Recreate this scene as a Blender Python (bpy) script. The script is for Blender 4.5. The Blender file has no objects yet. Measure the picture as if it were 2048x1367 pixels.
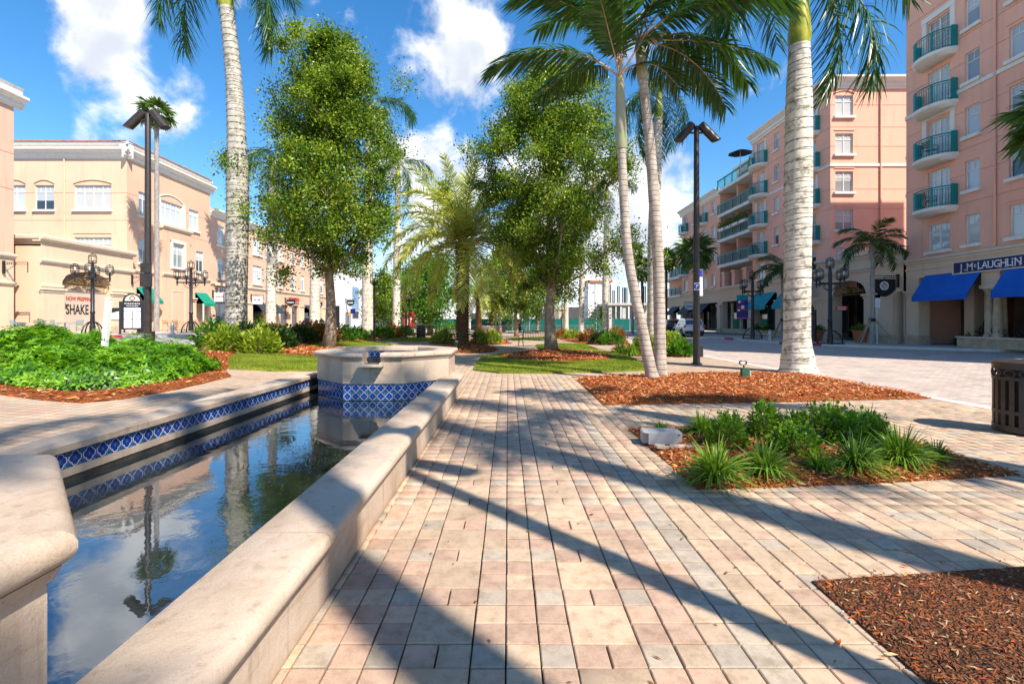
import bpy, bmesh, math, random
import numpy as np
from mathutils import Vector, Matrix
from mathutils.geometry import tessellate_polygon

R = math.radians
PI = math.pi
sc = bpy.context.scene
C = sc.collection
rng = random.Random(7)

# ------------------------------------------------------------------ camera, sky, sun, exposure
cam_d = bpy.data.cameras.new('camera')
cam = bpy.data.objects.new('camera', cam_d)
C.objects.link(cam)
cam.location = (0, 0, 1.5)
cam.rotation_euler = (R(90), 0, 0)
cam_d.sensor_width = 36
cam_d.lens = 17.05
cam_d.shift_x = 0.0039
cam_d.shift_y = -0.0212
cam_d.clip_end = 3000
cam_d.clip_start = 0.05
sc.camera = cam

SUN_EL, SUN_AZ = R(49), R(43)          # the sun stands behind the camera to the right
sun_from = Vector((math.sin(SUN_AZ) * math.cos(SUN_EL), -math.cos(SUN_AZ) * math.cos(SUN_EL), math.sin(SUN_EL)))
sun_d = bpy.data.lights.new('sun', 'SUN')
sun_d.energy = 5.0
sun_d.angle = R(0.55)
sun_d.color = (1.0, 0.93, 0.83)
sun = bpy.data.objects.new('sun', sun_d)
C.objects.link(sun)
sun.rotation_euler = (-sun_from).to_track_quat('-Z', 'Y').to_euler()

vs = sc.view_settings
vs.view_transform = 'Standard'
vs.look = 'None'
vs.exposure = 0.74
vs.gamma = 1.0
sc.cycles.use_denoising = True
sc.cycles.max_bounces = 5
sc.cycles.diffuse_bounces = 2
sc.cycles.glossy_bounces = 3
sc.cycles.transparent_max_bounces = 6
sc.cycles.caustics_reflective = False
sc.cycles.caustics_refractive = False
sc.cycles.sample_clamp_indirect = 6

world = bpy.data.worlds.new('World')
sc.world = world
world.use_nodes = True
wt = world.node_tree
wt.nodes.clear()


class NB:
    """small helper to write node graphs"""
    def __init__(s, tree): s.t = tree
    def n(s, kind, **kw):
        nd = s.t.nodes.new(kind)
        for k, v in kw.items():
            if k.startswith('_'): setattr(nd, k[1:], v)
        for k, v in kw.items():
            if not k.startswith('_'):
                key = int(k[1:]) if k[0] == 'i' and k[1:].isdigit() else k.replace('__', ' ')
                s.put(nd.inputs[key], v)
        return nd
    def put(s, sock, v):
        if isinstance(v, bpy.types.NodeSocket): s.t.links.new(v, sock)
        elif isinstance(v, bpy.types.Node): s.t.links.new(v.outputs[0], sock)
        else:
            if isinstance(v, (tuple, list)) and len(v) == 3 and sock.type == 'RGBA': v = (*v, 1)
            sock.default_value = v
    def m(s, op, a, b=0.0, c=0.0, clamp=False):
        nd = s.n('ShaderNodeMath', _operation=op, _use_clamp=clamp, i0=a, i1=b)
        if op in ('MULTIPLY_ADD', 'SMOOTH_MIN', 'SMOOTH_MAX', 'COMPARE'): s.put(nd.inputs[2], c)
        return nd.outputs[0]
    def vm(s, op, a, b=(0, 0, 0)):
        nd = s.n('ShaderNodeVectorMath', _operation=op, i0=a)
        if op == 'SCALE': s.put(nd.inputs['Scale'], b)
        else: s.put(nd.inputs[1], b)
        return nd.outputs[1] if op in ('LENGTH', 'DISTANCE', 'DOT_PRODUCT') else nd.outputs[0]
    def noise(s, vec, scale, detail=3, rough=.55, dist=0.0):
        nd = s.n('ShaderNodeTexNoise', Scale=scale, Detail=detail, Roughness=rough, Distortion=dist)
        if vec is not None: s.put(nd.inputs['Vector'], vec)
        return nd.outputs[0]
    def mix(s, f, a, b, blend='MIX'):
        nd = s.n('ShaderNodeMix', _data_type='RGBA', _blend_type=blend)
        s.put(nd.inputs[0], f); s.put(nd.inputs[6], a); s.put(nd.inputs[7], b)
        return nd.outputs[2]
    def ramp(s, f, stops, interp='LINEAR'):
        nd = s.n('ShaderNodeValToRGB', i0=f)
        cr = nd.color_ramp
        cr.interpolation = interp
        while len(cr.elements) < len(stops): cr.elements.new(.5)
        for e, (p, c) in zip(cr.elements, stops):
            e.position = p
            e.color = (*c, 1) if len(c) == 3 else c
        return nd.outputs[0]
    def mr(s, v, a, b, c=0.0, d=1.0, smooth=True):
        nd = s.n('ShaderNodeMapRange', _interpolation_type='SMOOTHSTEP' if smooth else 'LINEAR', i0=v, i1=a, i2=b, i3=c, i4=d)
        return nd.outputs[0]


def build_sky():
    b = NB(wt)
    sky = b.n('ShaderNodeTexSky', _sky_type='NISHITA', _sun_disc=False, _sun_elevation=SUN_EL,
              _sun_rotation=PI - SUN_AZ, _altitude=0.0, _air_density=1.0, _dust_density=0.25, _ozone_density=2.2)
    hs = b.n('ShaderNodeHueSaturation', Hue=.499, Saturation=1.34, Value=1.0, Color=sky)
    skyc = b.vm('SCALE', hs, 0.14)
    d = b.n('ShaderNodeTexCoord').outputs['Generated']
    d = b.vm('NORMALIZE', d)
    dd = b.vm('ADD', d, b.vm('SCALE', b.n('ShaderNodeTexNoise', Vector=d, Scale=7.0, Detail=1.0).outputs[1], .07))
    big = b.noise(d, 2.1, 1, .5)
    fine = b.noise(dd, 8.5, 6, .60)
    # heaps of cumulus by direction (azimuth tangent, elevation tangent, radius, weight)
    heaps = [(-.69, .60, .165, 1.25), (-.79, .57, .09, .8), (-.60, .50, .10, .95), (-.70, .47, .08, .7), (-.01, .60, .16, 1.25), (-.15, .56, .08, 1.0), (.03, .52, .14, 1.0), (-.13, .39, .10, 1.3), (-.05, .35, .14, 1.2),
             (.33, .31, .16, 1.5), (.27, .25, .19, 1.3), (.42, .43, .075, .8), (.36, .40, .05, .4), (.78, .52, .10, .55), (-.97, .46, .06, .42), (.10, .36, .2, .7),
             (-.55, .22, .12, .35), (.05, .16, .3, .45), (-.3, .12, .2, .35), (1.25, .45, .2, .8)]
    tot = None
    for (u, v, r, w) in heaps:
        c = Vector((u, 1, v)).normalized()
        dist = b.vm('DISTANCE', dd, tuple(c - Vector((.035, .035, .035))))
        k = b.m('MULTIPLY', b.m('SUBTRACT', 1.0, b.m('DIVIDE', dist, r / math.sqrt(1 + u * u + v * v) * 1.25), clamp=True), w)
        tot = k if tot is None else b.m('MAXIMUM', tot, k)
    wide = b.m('MULTIPLY', b.m('SUBTRACT', big, .56), 1.2)
    ahead = b.mr(b.n('ShaderNodeSeparateXYZ', Vector=d).outputs[1], .10, .50)
    wide = b.m('SUBTRACT', wide, b.m('MULTIPLY', ahead, .55))
    gap = b.m('MULTIPLY', b.m('SUBTRACT', 1.0, b.m('DIVIDE', b.vm('DISTANCE', d, tuple(Vector((-1.08, 1, .52)).normalized())), .16), clamp=True), .9)
    base = b.m('SUBTRACT', b.m('MAXIMUM', tot, wide), gap)
    den = b.m('ADD', base, b.m('MULTIPLY', b.m('SUBTRACT', fine, .54), 1.55))
    cov = b.mr(den, .10, .50)
    # lit tops and grey bellies: the same field looked up a little higher
    up = b.noise(b.vm('ADD', dd, (.02, 0, .05)), 8.5, 2, .55)
    shade = b.mr(b.m('ADD', b.m('MULTIPLY', b.m('SUBTRACT', up, fine), 1.6), b.m('MULTIPLY', den, .35)), -.12, .42)
    ccol = b.mix(shade, (.86, .855, .85), (.50, .525, .58))
    el = b.n('ShaderNodeSeparateXYZ', Vector=d).outputs[2]
    horizon = b.mr(el, -.02, .22, .62, 0.0)
    skyc = b.mix(horizon, skyc, (.50, .68, .86))
    col = b.mix(b.m('MULTIPLY', cov, .96), skyc, ccol)
    bg = b.n('ShaderNodeBackground', Color=col, Strength=1.0)
    out = b.n('ShaderNodeOutputWorld')
    wt.links.new(bg.outputs[0], out.inputs[0])


build_sky()
world.cycles.sampling_method = 'MANUAL'
world.cycles.sample_map_resolution = 256

# ------------------------------------------------------------------ helpers
F, HX, HY, CH = 970.0, 1016.0, 640.0, 1.5     # focal length and horizon of the photograph, eye height


def gz(x, y):
    """height of the ground: it rises gently to the street on the left and sinks a little far away"""
    return .5 * min(1., max(0., (-1. - x) / 9.)) - .010 * min(60., max(0., y - 38.))


def gp(px, py, dz=0.0):
    """the place on the ground (plus a step dz) seen at that spot of the photograph"""
    z = dz
    for _ in range(12):
        Y = F * (CH - z) / (py - HY)
        X = (px - HX) * Y / F
        z = .5 * z + .5 * (gz(X, Y) + dz)
    return (X, Y, gz(X, Y) + dz)


def zat(py, Y): return CH + (HY - py) * Y / F
def xat(px, Y): return (px - HX) * Y / F


class MB:
    def __init__(s): s.v = []; s.f = []; s.mi = []; s.cur = 0
    def add(s, vs_, fs):
        o = len(s.v)
        s.v += [tuple(p) for p in vs_]
        s.f += [tuple(i + o for i in f) for f in fs]
        s.mi += [s.cur] * len(fs)
        return s
    def box(s, x0, x1, y0, y1, z0, z1):
        return s.add([(x0, y0, z0), (x1, y0, z0), (x1, y1, z0), (x0, y1, z0), (x0, y0, z1), (x1, y0, z1), (x1, y1, z1), (x0, y1, z1)],
                     [(0, 3, 2, 1), (4, 5, 6, 7), (0, 1, 5, 4), (1, 2, 6, 5), (2, 3, 7, 6), (3, 0, 4, 7)])
    def bar(s, p0, p1, w, h=None):
        """a square bar between two points"""
        h = h or w
        a, b = Vector(p0), Vector(p1)
        d = (b - a).normalized()
        up = Vector((0, 0, 1)) if abs(d.z) < .95 else Vector((0, 1, 0))
        sx = d.cross(up).normalized() * (w / 2)
        sy = sx.cross(d).normalized() * (h / 2)
        q = [a - sx - sy, a + sx - sy, a + sx + sy, a - sx + sy, b - sx - sy, b + sx - sy, b + sx + sy, b - sx + sy]
        return s.add(q, [(0, 3, 2, 1), (4, 5, 6, 7), (0, 1, 5, 4), (1, 2, 6, 5), (2, 3, 7, 6), (3, 0, 4, 7)])
    def tube(s, pts, rad, n=8, cap=True):
        pts = [Vector(p) for p in pts]
        if not hasattr(rad, '__len__'): rad = [rad] * len(pts)
        vs_, fs = [], []
        ref = None
        for i, p in enumerate(pts):
            d = (pts[min(i + 1, len(pts) - 1)] - pts[max(i - 1, 0)]).normalized()
            if ref is None:
                ref = d.cross(Vector((0, 0, 1)) if abs(d.z) < .9 else Vector((1, 0, 0))).normalized()
            else:
                ref = (ref - d * ref.dot(d)).normalized()
            bi = d.cross(ref)
            for k in range(n):
                a = 2 * PI * k / n
                vs_.append(p + (ref * math.cos(a) + bi * math.sin(a)) * rad[i])
        for i in range(len(pts) - 1):
            for k in range(n):
                k2 = (k + 1) % n
                fs.append((i * n + k, i * n + k2, (i + 1) * n + k2, (i + 1) * n + k))
        if cap:
            fs.append(tuple(range(n - 1, -1, -1)))
            fs.append(tuple((len(pts) - 1) * n + k for k in range(n)))
        return s.add(vs_, fs)
    def lathe(s, prof, n=16, c=(0, 0, 0), cap=True):
        vs_, fs = [], []
        for (r, z) in prof:
            for k in range(n):
                a = 2 * PI * k / n
                vs_.append((c[0] + r * math.cos(a), c[1] + r * math.sin(a), c[2] + z))
        for i in range(len(prof) - 1):
            for k in range(n):
                k2 = (k + 1) % n
                fs.append((i * n + k, i * n + k2, (i + 1) * n + k2, (i + 1) * n + k))
        if cap:
            fs.append(tuple(range(n - 1, -1, -1)))
            fs.append(tuple((len(prof) - 1) * n + k for k in range(n)))
        return s.add(vs_, fs)
    def prism(s, poly, z0, z1):
        n = len(poly)
        vs_ = [(x, y, z0) for x, y in poly] + [(x, y, z1) for x, y in poly]
        fs = [tuple(range(n - 1, -1, -1)), tuple(range(n, 2 * n))]
        for k in range(n): fs.append((k, (k + 1) % n, n + (k + 1) % n, n + k))
        return s.add(vs_, fs)
    def extr(s, prof, y0, y1):
        """a closed profile in (x, z) swept along y"""
        n = len(prof)
        vs_ = [(x, y0, z) for x, z in prof] + [(x, y1, z) for x, z in prof]
        fs = [tuple(range(n)), tuple(range(2 * n - 1, n - 1, -1))]
        for k in range(n): fs.append((k, n + k, n + (k + 1) % n, (k + 1) % n))
        return s.add(vs_, fs)
    def ext_x(s, prof, x0, x1):
        """a closed profile in (y, z) swept along x"""
        n = len(prof)
        vs_ = [(x0, y, z) for y, z in prof] + [(x1, y, z) for y, z in prof]
        fs = [tuple(range(n - 1, -1, -1)), tuple(range(n, 2 * n))]
        for k in range(n): fs.append((k, (k + 1) % n, n + (k + 1) % n, n + k))
        return s.add(vs_, fs)
    def xf(s, mat, start=0):
        s.v[start:] = [tuple(mat @ Vector(p)) for p in s.v[start:]]
        return s
    def mesh(s, name, mats, smooth=False):
        me = bpy.data.meshes.new(name)
        me.from_pydata(s.v, [], s.f)
        for m in (mats if isinstance(mats, (list, tuple)) else [mats]): me.materials.append(m)
        if any(s.mi): me.polygons.foreach_set('material_index', s.mi)
        if smooth: shade(me, smooth)
        me.update()
        return me
    def build(s, name, mats, parent=None, loc=(0, 0, 0), rz=0.0, smooth=False):
        return link(name, s.mesh(name, mats, smooth), parent, loc, rz)


def shade(me, ang):
    me.polygons.foreach_set('use_smooth', [True] * len(me.polygons))
    if ang is not True:
        try: me.set_sharp_from_angle(angle=R(ang))
        except Exception: pass


def link(name, me, parent=None, loc=(0, 0, 0), rz=0.0, rot=None, scale=None):
    o = bpy.data.objects.new(name, me)
    C.objects.link(o)
    o.location = loc
    o.rotation_euler = rot if rot is not None else (0, 0, rz)
    if scale is not None: o.scale = scale if hasattr(scale, '__len__') else (scale,) * 3
    if parent is not None: o.parent = parent
    return o


def npmesh(name, verts, faces, mats, mi=None, smooth=False):
    """numpy verts (n,3), faces (m,k) all of one size"""
    me = bpy.data.meshes.new(name)
    n, (m, k) = len(verts), faces.shape
    me.vertices.add(n)
    me.vertices.foreach_set('co', np.ascontiguousarray(verts, dtype=np.float32).ravel())
    me.loops.add(m * k)
    me.loops.foreach_set('vertex_index', np.ascontiguousarray(faces, dtype=np.int32).ravel())
    me.polygons.add(m)
    me.polygons.foreach_set('loop_start', np.arange(0, m * k, k, dtype=np.int32))
    for mt in (mats if isinstance(mats, (list, tuple)) else [mats]): me.materials.append(mt)
    if mi is not None: me.polygons.foreach_set('material_index', np.ascontiguousarray(mi, dtype=np.int32))
    if smooth: me.polygons.foreach_set('use_smooth', np.ones(m, dtype=bool))
    me.update(calc_edges=True)
    return me


def tag(o, label=None, cat=None, group=None, kind=None):
    if label: o['label'] = label
    if cat: o['category'] = cat
    if group: o['group'] = group
    if kind: o['kind'] = kind
    return o


def thing(name, label, cat, loc=(0, 0, 0), rz=0.0, group=None, scale=None):
    o = link(name, None, None, loc, rz, scale=scale)
    o.empty_display_size = .2
    return tag(o, label, cat, group)


def dup(root, loc, rz=0.0, label=None, group=None, scale=None):
    def cp(o, parent):
        c = o.copy()
        C.objects.link(c)
        c.parent = parent
        for ch in kids.get(o, []): cp(ch, c)
        return c
    kids = {}
    stack = [root]
    while stack:
        q = stack.pop()
        kids[q] = list(q.children)
        stack += kids[q]
    r = cp(root, None)
    r.location = loc
    r.rotation_euler = (0, 0, rz)
    if scale is not None: r.scale = (scale,) * 3
    if label: r['label'] = label
    if group: r['group'] = group
    return r


# ------------------------------------------------------------------ materials
MATS = {}


def new_mat(name):
    m = bpy.data.materials.new(name)
    m.use_nodes = True
    t = m.node_tree
    t.nodes.clear()
    b = NB(t)
    out = b.n('ShaderNodeOutputMaterial')
    MATS[name] = m
    return m, b, out


def pm(name, col, rough=.7, var=.12, scale=3.0, bump=0.0, bscale=40.0, metal=0.0, spec=.4, col2=None, isl=0.0, coat=0.0, fine=.06, stain=None, sscale=1.2, detail=4, emit=None):
    """plain surface: two-tone noise, fine grain, bump; isl = difference from piece to piece"""
    if name in MATS: return MATS[name]
    m, b, out = new_mat(name)
    pos = b.n('ShaderNodeNewGeometry')
    P = pos.outputs['Position']
    c2 = col2 or tuple(min(1, c * (1 + var)) for c in col)
    c1 = tuple(c * (1 - var) for c in col)
    f = b.mr(b.noise(P, scale, detail, .6), .3, .7)
    c = b.mix(f, c1, c2)
    if fine:
        g = b.noise(P, scale * 28, 2, .6)
        c = b.mix(1.0, c, b.ramp(g, [(.25, (1 - fine * 2,) * 3), (.75, (1 + fine,) * 3)]), 'MULTIPLY')
    if stain:
        sf = b.mr(b.noise(P, sscale, 5, .65), .52, .72)
        c = b.mix(b.m('MULTIPLY', sf, stain[1]), c, stain[0])
    if isl:
        r = b.m('ADD', pos.outputs['Random Per Island'], b.n('ShaderNodeObjectInfo').outputs['Random'])
        r = b.m('FRACT', r)
        c = b.mix(1.0, c, b.ramp(r, [(0, (1 - isl,) * 3), (1, (1 + isl * .6,) * 3)]), 'MULTIPLY')
    bs = b.n('ShaderNodeBsdfPrincipled', Base__Color=c, Roughness=rough, Metallic=metal)
    bs.inputs['Specular IOR Level'].default_value = spec
    if coat: bs.inputs['Coat Weight'].default_value = coat; bs.inputs['Coat Roughness'].default_value = .06
    if emit: bs.inputs['Emission Color'].default_value = (*emit[0], 1); bs.inputs['Emission Strength'].default_value = emit[1]
    if bump:
        h = b.noise(P, bscale, 4, .65)
        bs_n = b.n('ShaderNodeBump', Strength=bump, Distance=.02, Height=h)
        b.put(bs.inputs['Normal'], bs_n)
    b.put(out.inputs[0], bs)
    return m


def leafmat(name, cols, trans=.35, rough=.45, spec=.35):
    """leaves: colour differs from leaf to leaf, light shines through"""
    if name in MATS: return MATS[name]
    m, b, out = new_mat(name)
    g = b.n('ShaderNodeNewGeometry')
    big = b.noise(g.outputs['Position'], 1.3, 2, .5)
    r = b.m('ADD', b.m('MULTIPLY', g.outputs['Random Per Island'], .62), b.m('MULTIPLY', b.mr(big, .35, .65), .38))
    n = len(cols)
    c = b.ramp(r, [((i + .0) / (n - 1), k) for i, k in enumerate(cols)])
    bs = b.n('ShaderNodeBsdfPrincipled', Base__Color=c, Roughness=rough)
    bs.inputs['Specular IOR Level'].default_value = spec
    tr = b.n('ShaderNodeBsdfTranslucent', Color=b.mix(1.0, c, (1.5, 1.45, .7), 'MULTIPLY'))
    ms = b.n('ShaderNodeMixShader', i0=trans, i1=bs, i2=tr)
    b.put(out.inputs[0], ms)
    return m


def paving_mat(name, pitch, palette, joint=.05, jcol=(.10, .075, .055), ratio=1.0, stagger=0.0, rough=.85, weights=None, rot=0.0, fade=.25):
    """a floor of small pavers too far off to build one by one"""
    if name in MATS: return MATS[name]
    m, b, out = new_mat(name)
    P = b.n('ShaderNodeNewGeometry').outputs['Position']
    mp = b.n('ShaderNodeMapping', Vector=P)
    mp.inputs['Rotation'].default_value = (0, 0, rot)
    mp.inputs['Scale'].default_value = (1 / pitch, 1 / (pitch * ratio), 1)
    sp = b.n('ShaderNodeSeparateXYZ', Vector=mp)
    y = sp.outputs[1]
    fy = b.m('FLOOR', y)
    x = b.m('ADD', sp.outputs[0], b.m('MULTIPLY', b.m('MODULO', fy, 2.0), stagger))
    fx = b.m('FLOOR', x)
    wn = b.n('ShaderNodeTexWhiteNoise', _noise_dimensions='2D', Vector=b.n('ShaderNodeCombineXYZ', X=fx, Y=fy))
    stops, acc = [], 0
    w = weights or [1] * len(palette)
    for c, k in zip(palette, w):
        stops.append((acc / sum(w), c)); acc += k
    col = b.ramp(wn.outputs[0], stops, 'CONSTANT')
    col = b.mix(1.0, col, b.ramp(b.noise(P, 1.1, 4, .6), [(.25, (.78, .77, .76)), (.75, (1.12, 1.1, 1.08))]), 'MULTIPLY')
    col = b.mix(1.0, col, b.ramp(b.noise(P, 60, 2, .6), [(.25, (.85,) * 3), (.75, (1.1,) * 3)]), 'MULTIPLY')
    ax = b.m('ABSOLUTE', b.m('SUBTRACT', b.m('FRACT', x), .5))
    ay = b.m('ABSOLUTE', b.m('SUBTRACT', b.m('FRACT', y), .5))
    j = b.m('MAXIMUM', b.mr(ax, .5 - joint * 1.2, .5 - joint * .4), b.mr(ay, .5 - joint * 1.2, .5 - joint * .4))
    col = b.mix(b.m('MULTIPLY', j, 1 - fade), col, jcol)
    bs = b.n('ShaderNodeBsdfPrincipled', Base__Color=col, Roughness=rough)
    bs.inputs['Specular IOR Level'].default_value = .25
    b.put(bs.inputs['Normal'], b.n('ShaderNodeBump', Strength=.5, Distance=.006, Height=b.m('SUBTRACT', b.m('MULTIPLY', b.noise(P, 90, 2), .35), j)))
    b.put(out.inputs[0], bs)
    return m


M_joint = pm('joint_sand', (.10, .075, .055), .95, .3, 9, .5, 120)
M_white = pm('white_paint', (.78, .76, .71), .5, .05, 2)
M_black = pm('black_metal', (.018, .017, .018), .38, .25, 6, spec=.5)
M_bronze = pm('dark_bronze_metal', (.035, .026, .02), .4, .25, 6, spec=.5)
M_concrete = pm('concrete', (.56, .53, .48), .85, .12, 1.5, .2, 60)


def sheet(name, poly, dz, mat, step=None, lip=0.0, mound=None, kind='structure', parent=None, label=None):
    """a flat piece of ground that follows the rise of the land; lip = depth of its edge"""
    bm = bmesh.new()
    vs_ = [bm.verts.new((x, y, 0)) for x, y in poly]
    bm.faces.new(vs_)
    xs, ys = [p[0] for p in poly], [p[1] for p in poly]
    cuts_x, cuts_y = [-1, -5.5, -10], [38, 98]
    if step:
        cuts_x += list(np.arange(min(xs) + step, max(xs), step)); cuts_y += list(np.arange(min(ys) + step, max(ys), step))
    for c in cuts_x:
        if min(xs) < c < max(xs): bmesh.ops.bisect_plane(bm, geom=bm.verts[:] + bm.edges[:] + bm.faces[:], plane_co=(c, 0, 0), plane_no=(1, 0, 0))
    for c in cuts_y:
        if min(ys) < c < max(ys): bmesh.ops.bisect_plane(bm, geom=bm.verts[:] + bm.edges[:] + bm.faces[:], plane_co=(0, c, 0), plane_no=(0, 1, 0))
    bmesh.ops.triangulate(bm, faces=[f for f in bm.faces if len(f.verts) > 4])
    P2 = [Vector((a, b_)) for a, b_ in poly]
    for v in bm.verts:
        x, y = v.co.x, v.co.y
        z = gz(x, y) + dz
        if mound:
            d = min(seg_d(Vector((x, y)), P2[i], P2[(i + 1) % len(P2)]) for i in range(len(P2)))
            z += mound(x, y, d)
        v.co.z = z
    bmesh.ops.recalc_face_normals(bm, faces=bm.faces[:])
    if bm.faces and sum(f.normal.z for f in bm.faces) < 0: bmesh.ops.reverse_faces(bm, faces=bm.faces[:])
    if lip:
        be = [e for e in bm.edges if e.is_boundary]
        r = bmesh.ops.extrude_edge_only(bm, edges=be)
        for g in r['geom']:
            if isinstance(g, bmesh.types.BMVert): g.co.z -= lip
    me = bpy.data.meshes.new(name)
    bm.to_mesh(me)
    bm.free()
    me.materials.append(mat)
    if step: shade(me, 40)
    o = link(name, me, parent)
    if parent is None: o['kind'] = kind
    elif kind == 'stuff': o['kind'] = 'stuff'
    if label: o['label'] = label
    return o


def seg_d(p, a, b_):
    ab = b_ - a
    t = max(0, min(1, (p - a).dot(ab) / max(1e-9, ab.dot(ab))))
    return (p - (a + ab * t)).length


def inside(x, y, poly):
    c = False
    j = len(poly) - 1
    for i in range(len(poly)):
        if (poly[i][1] > y) != (poly[j][1] > y) and x < (poly[j][0] - poly[i][0]) * (y - poly[i][1]) / (poly[j][1] - poly[i][1]) + poly[i][0]: c = not c
        j = i
    return c
# ------------------------------------------------------------------ the ground
PINK, CREAM, GREY, TAN = (.485, .332, .238), (.525, .39, .268), (.42, .352, .272), (.50, .368, .25)
M_paving = paving_mat('far_paving', .155, [PINK, CREAM, GREY, TAN], weights=[3, 4, 1.2, 2])
M_road = paving_mat('road_paving', .21, [(.50, .40, .335), (.55, .45, .375), (.43, .36, .32)], ratio=.5, stagger=.5, joint=.035, jcol=(.22, .17, .14), fade=.35)
M_walk = paving_mat('sidewalk_paving', .6, [(.56, .48, .42), (.53, .45, .39)], joint=.012, jcol=(.3, .25, .21), fade=.3)
M_asphalt = pm('street_surface', (.30, .275, .26), .9, .12, .6, .3, 80)
M_kerb = pm('kerb_concrete', (.62, .57, .51), .85, .1, 2, .2, 50)
M_redkerb = pm('red_kerb_paint', (.50, .035, .045), .6, .15, 4)

sheet('ground', [(-900, -500), (900, -500), (900, 1500), (-900, 1500)], -.42, M_concrete)
sheet('road_beside_shops', [(8.35, -30), (60, -30), (60, 130), (8.35, 130)], -.012, M_road)
sheet('road_beside_cafes', [(-60, -30), (-13.2, -30), (-13.2, 130), (-60, 130)], -.03, M_asphalt)
sheet('kerb_flush', [(8.12, -30), (8.35, -30), (8.35, 85), (8.12, 85)], .004, M_kerb)
sheet('kerb_of_median', [(-13.2, -30), (-12.95, -30), (-12.95, 85), (-13.2, 85)], .06, M_kerb, lip=.15)

RW = [(70, 18), (27, 20.2), (25.4, 21.6), (24.0, 22.8), (22.0, 24.0), (20.0, 26.2), (18.3, 28.3), (17.1, 30.6), (16.7, 33.5), (17.2, 37), (17.6, 41), (17.6, 90), (70, 90)]
LW = [(-70, 18), (-30, 20.5), (-27.5, 23.8), (-25.2, 26.6), (-22.5, 28.3), (-20, 29.5), (-19, 32), (-19.2, 36), (-19.6, 40), (-19.6, 90), (-70, 90)]


def offset_line(line, d):
    out = []
    for i, p in enumerate(line):
        a, b = Vector(line[max(i - 1, 0)]), Vector(line[min(i + 1, len(line) - 1)])
        t = (b - a).normalized()
        out.append((p[0] - t.y * d, p[1] + t.x * d))
    return out


for nm, P_, sg in (('sidewalk_by_shops', RW, 1), ('sidewalk_by_cafes', LW, -1)):
    edge = P_[1:-1]
    inner = offset_line(edge, -.18 * sg)
    sheet(nm, [P_[0]] + inner + [P_[-1]] if sg > 0 else [P_[0]] + inner + [P_[-1]], .12, M_walk)
    sheet('kerb_by_' + nm[12:], edge + inner[::-1], .125, M_kerb, lip=.2)
# red painted lengths of kerb
for nm, P_, sg, i0, i1 in (('shops', RW, 1, 6, 8), ('shops', RW, 1, 9, 10), ('cafes', LW, -1, 3, 5), ('cafes', LW, -1, 6, 7)):
    e = P_[i0:i1]
    if len(e) < 2: e = [P_[i0], tuple(Vector(P_[i0]).lerp(Vector(P_[i0 + 1]), .5))]
    sheet('red_kerb_paint_by_' + nm, offset_line(e, .006 * sg) + offset_line(e, -.182 * sg)[::-1], .130, M_redkerb, lip=.2)

# median: paved sheets round the pool, real pavers near the camera
BED1 = [(1.70, .2), (1.74, 2.78), (3.2, 2.95), (4.9, 3.12), (4.9, .2)]
BED2 = [(1.68, 4.29), (3.3, 4.44), (4.97, 4.70), (5.0, 5.5), (4.95, 6.95), (3.3, 6.82), (1.66, 6.68)]
BED3 = [(1.68, 8.56), (4.9, 8.86), (8.1, 9.27), (8.1, 13.15), (6.9, 13.45), (5.6, 13.4), (3.6, 13.0), (1.73, 12.35)]
PX0, PX1, PY0, PY1 = -.985, 8.12, -.6, 12.9
sheet('paving_bed', [(PX0 - .02, PY0), (PX1, PY0), (PX1, PY1), (PX0 - .02, PY1)], -.035, M_joint)
sheet('paving_near_hedge', [(-12.95, -8), (-4.345, -8), (-4.345, PY1), (-12.95, PY1)], 0, M_paving)
sheet('paving_behind_basin', [(-4.345, 10.2), (PX0, 10.2), (PX0, PY1), (-4.345, PY1)], 0, M_paving)
sheet('paving_behind_camera', [(-4.345, -30), (8.12, -30), (8.12, PY0), (-4.345, PY0)], 0, M_paving)
sheet('paving_far', [(-12.95, PY1), (8.12, PY1), (8.12, 85), (-12.95, 85)], 0, M_paving)


def paver_mesh(nm, w, d, mat):
    """one paver with worn edges, 20 mm joint depth"""
    m = MB()
    g, c, h = .0036, .0045, .0045
    x, y = w / 2 - g, d / 2 - g
    vs_ = [(-x, -y, -.03), (x, -y, -.03), (x, y, -.03), (-x, y, -.03), (-x, -y, -h), (x, -y, -h), (x, y, -h), (-x, y, -h),
           (-x + c, -y + c, 0), (x - c, -y + c, 0), (x - c, y - c, 0), (-x + c, y - c, 0)]
    fs = [(8, 9, 10, 11)] + [(i, (i + 1) % 4, 4 + (i + 1) % 4, 4 + i) for i in range(4)] + [(4 + i, 4 + (i + 1) % 4, 8 + (i + 1) % 4, 8 + i) for i in range(4)]
    m.add(vs_, fs)
    return m.mesh(nm, mat)


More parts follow.
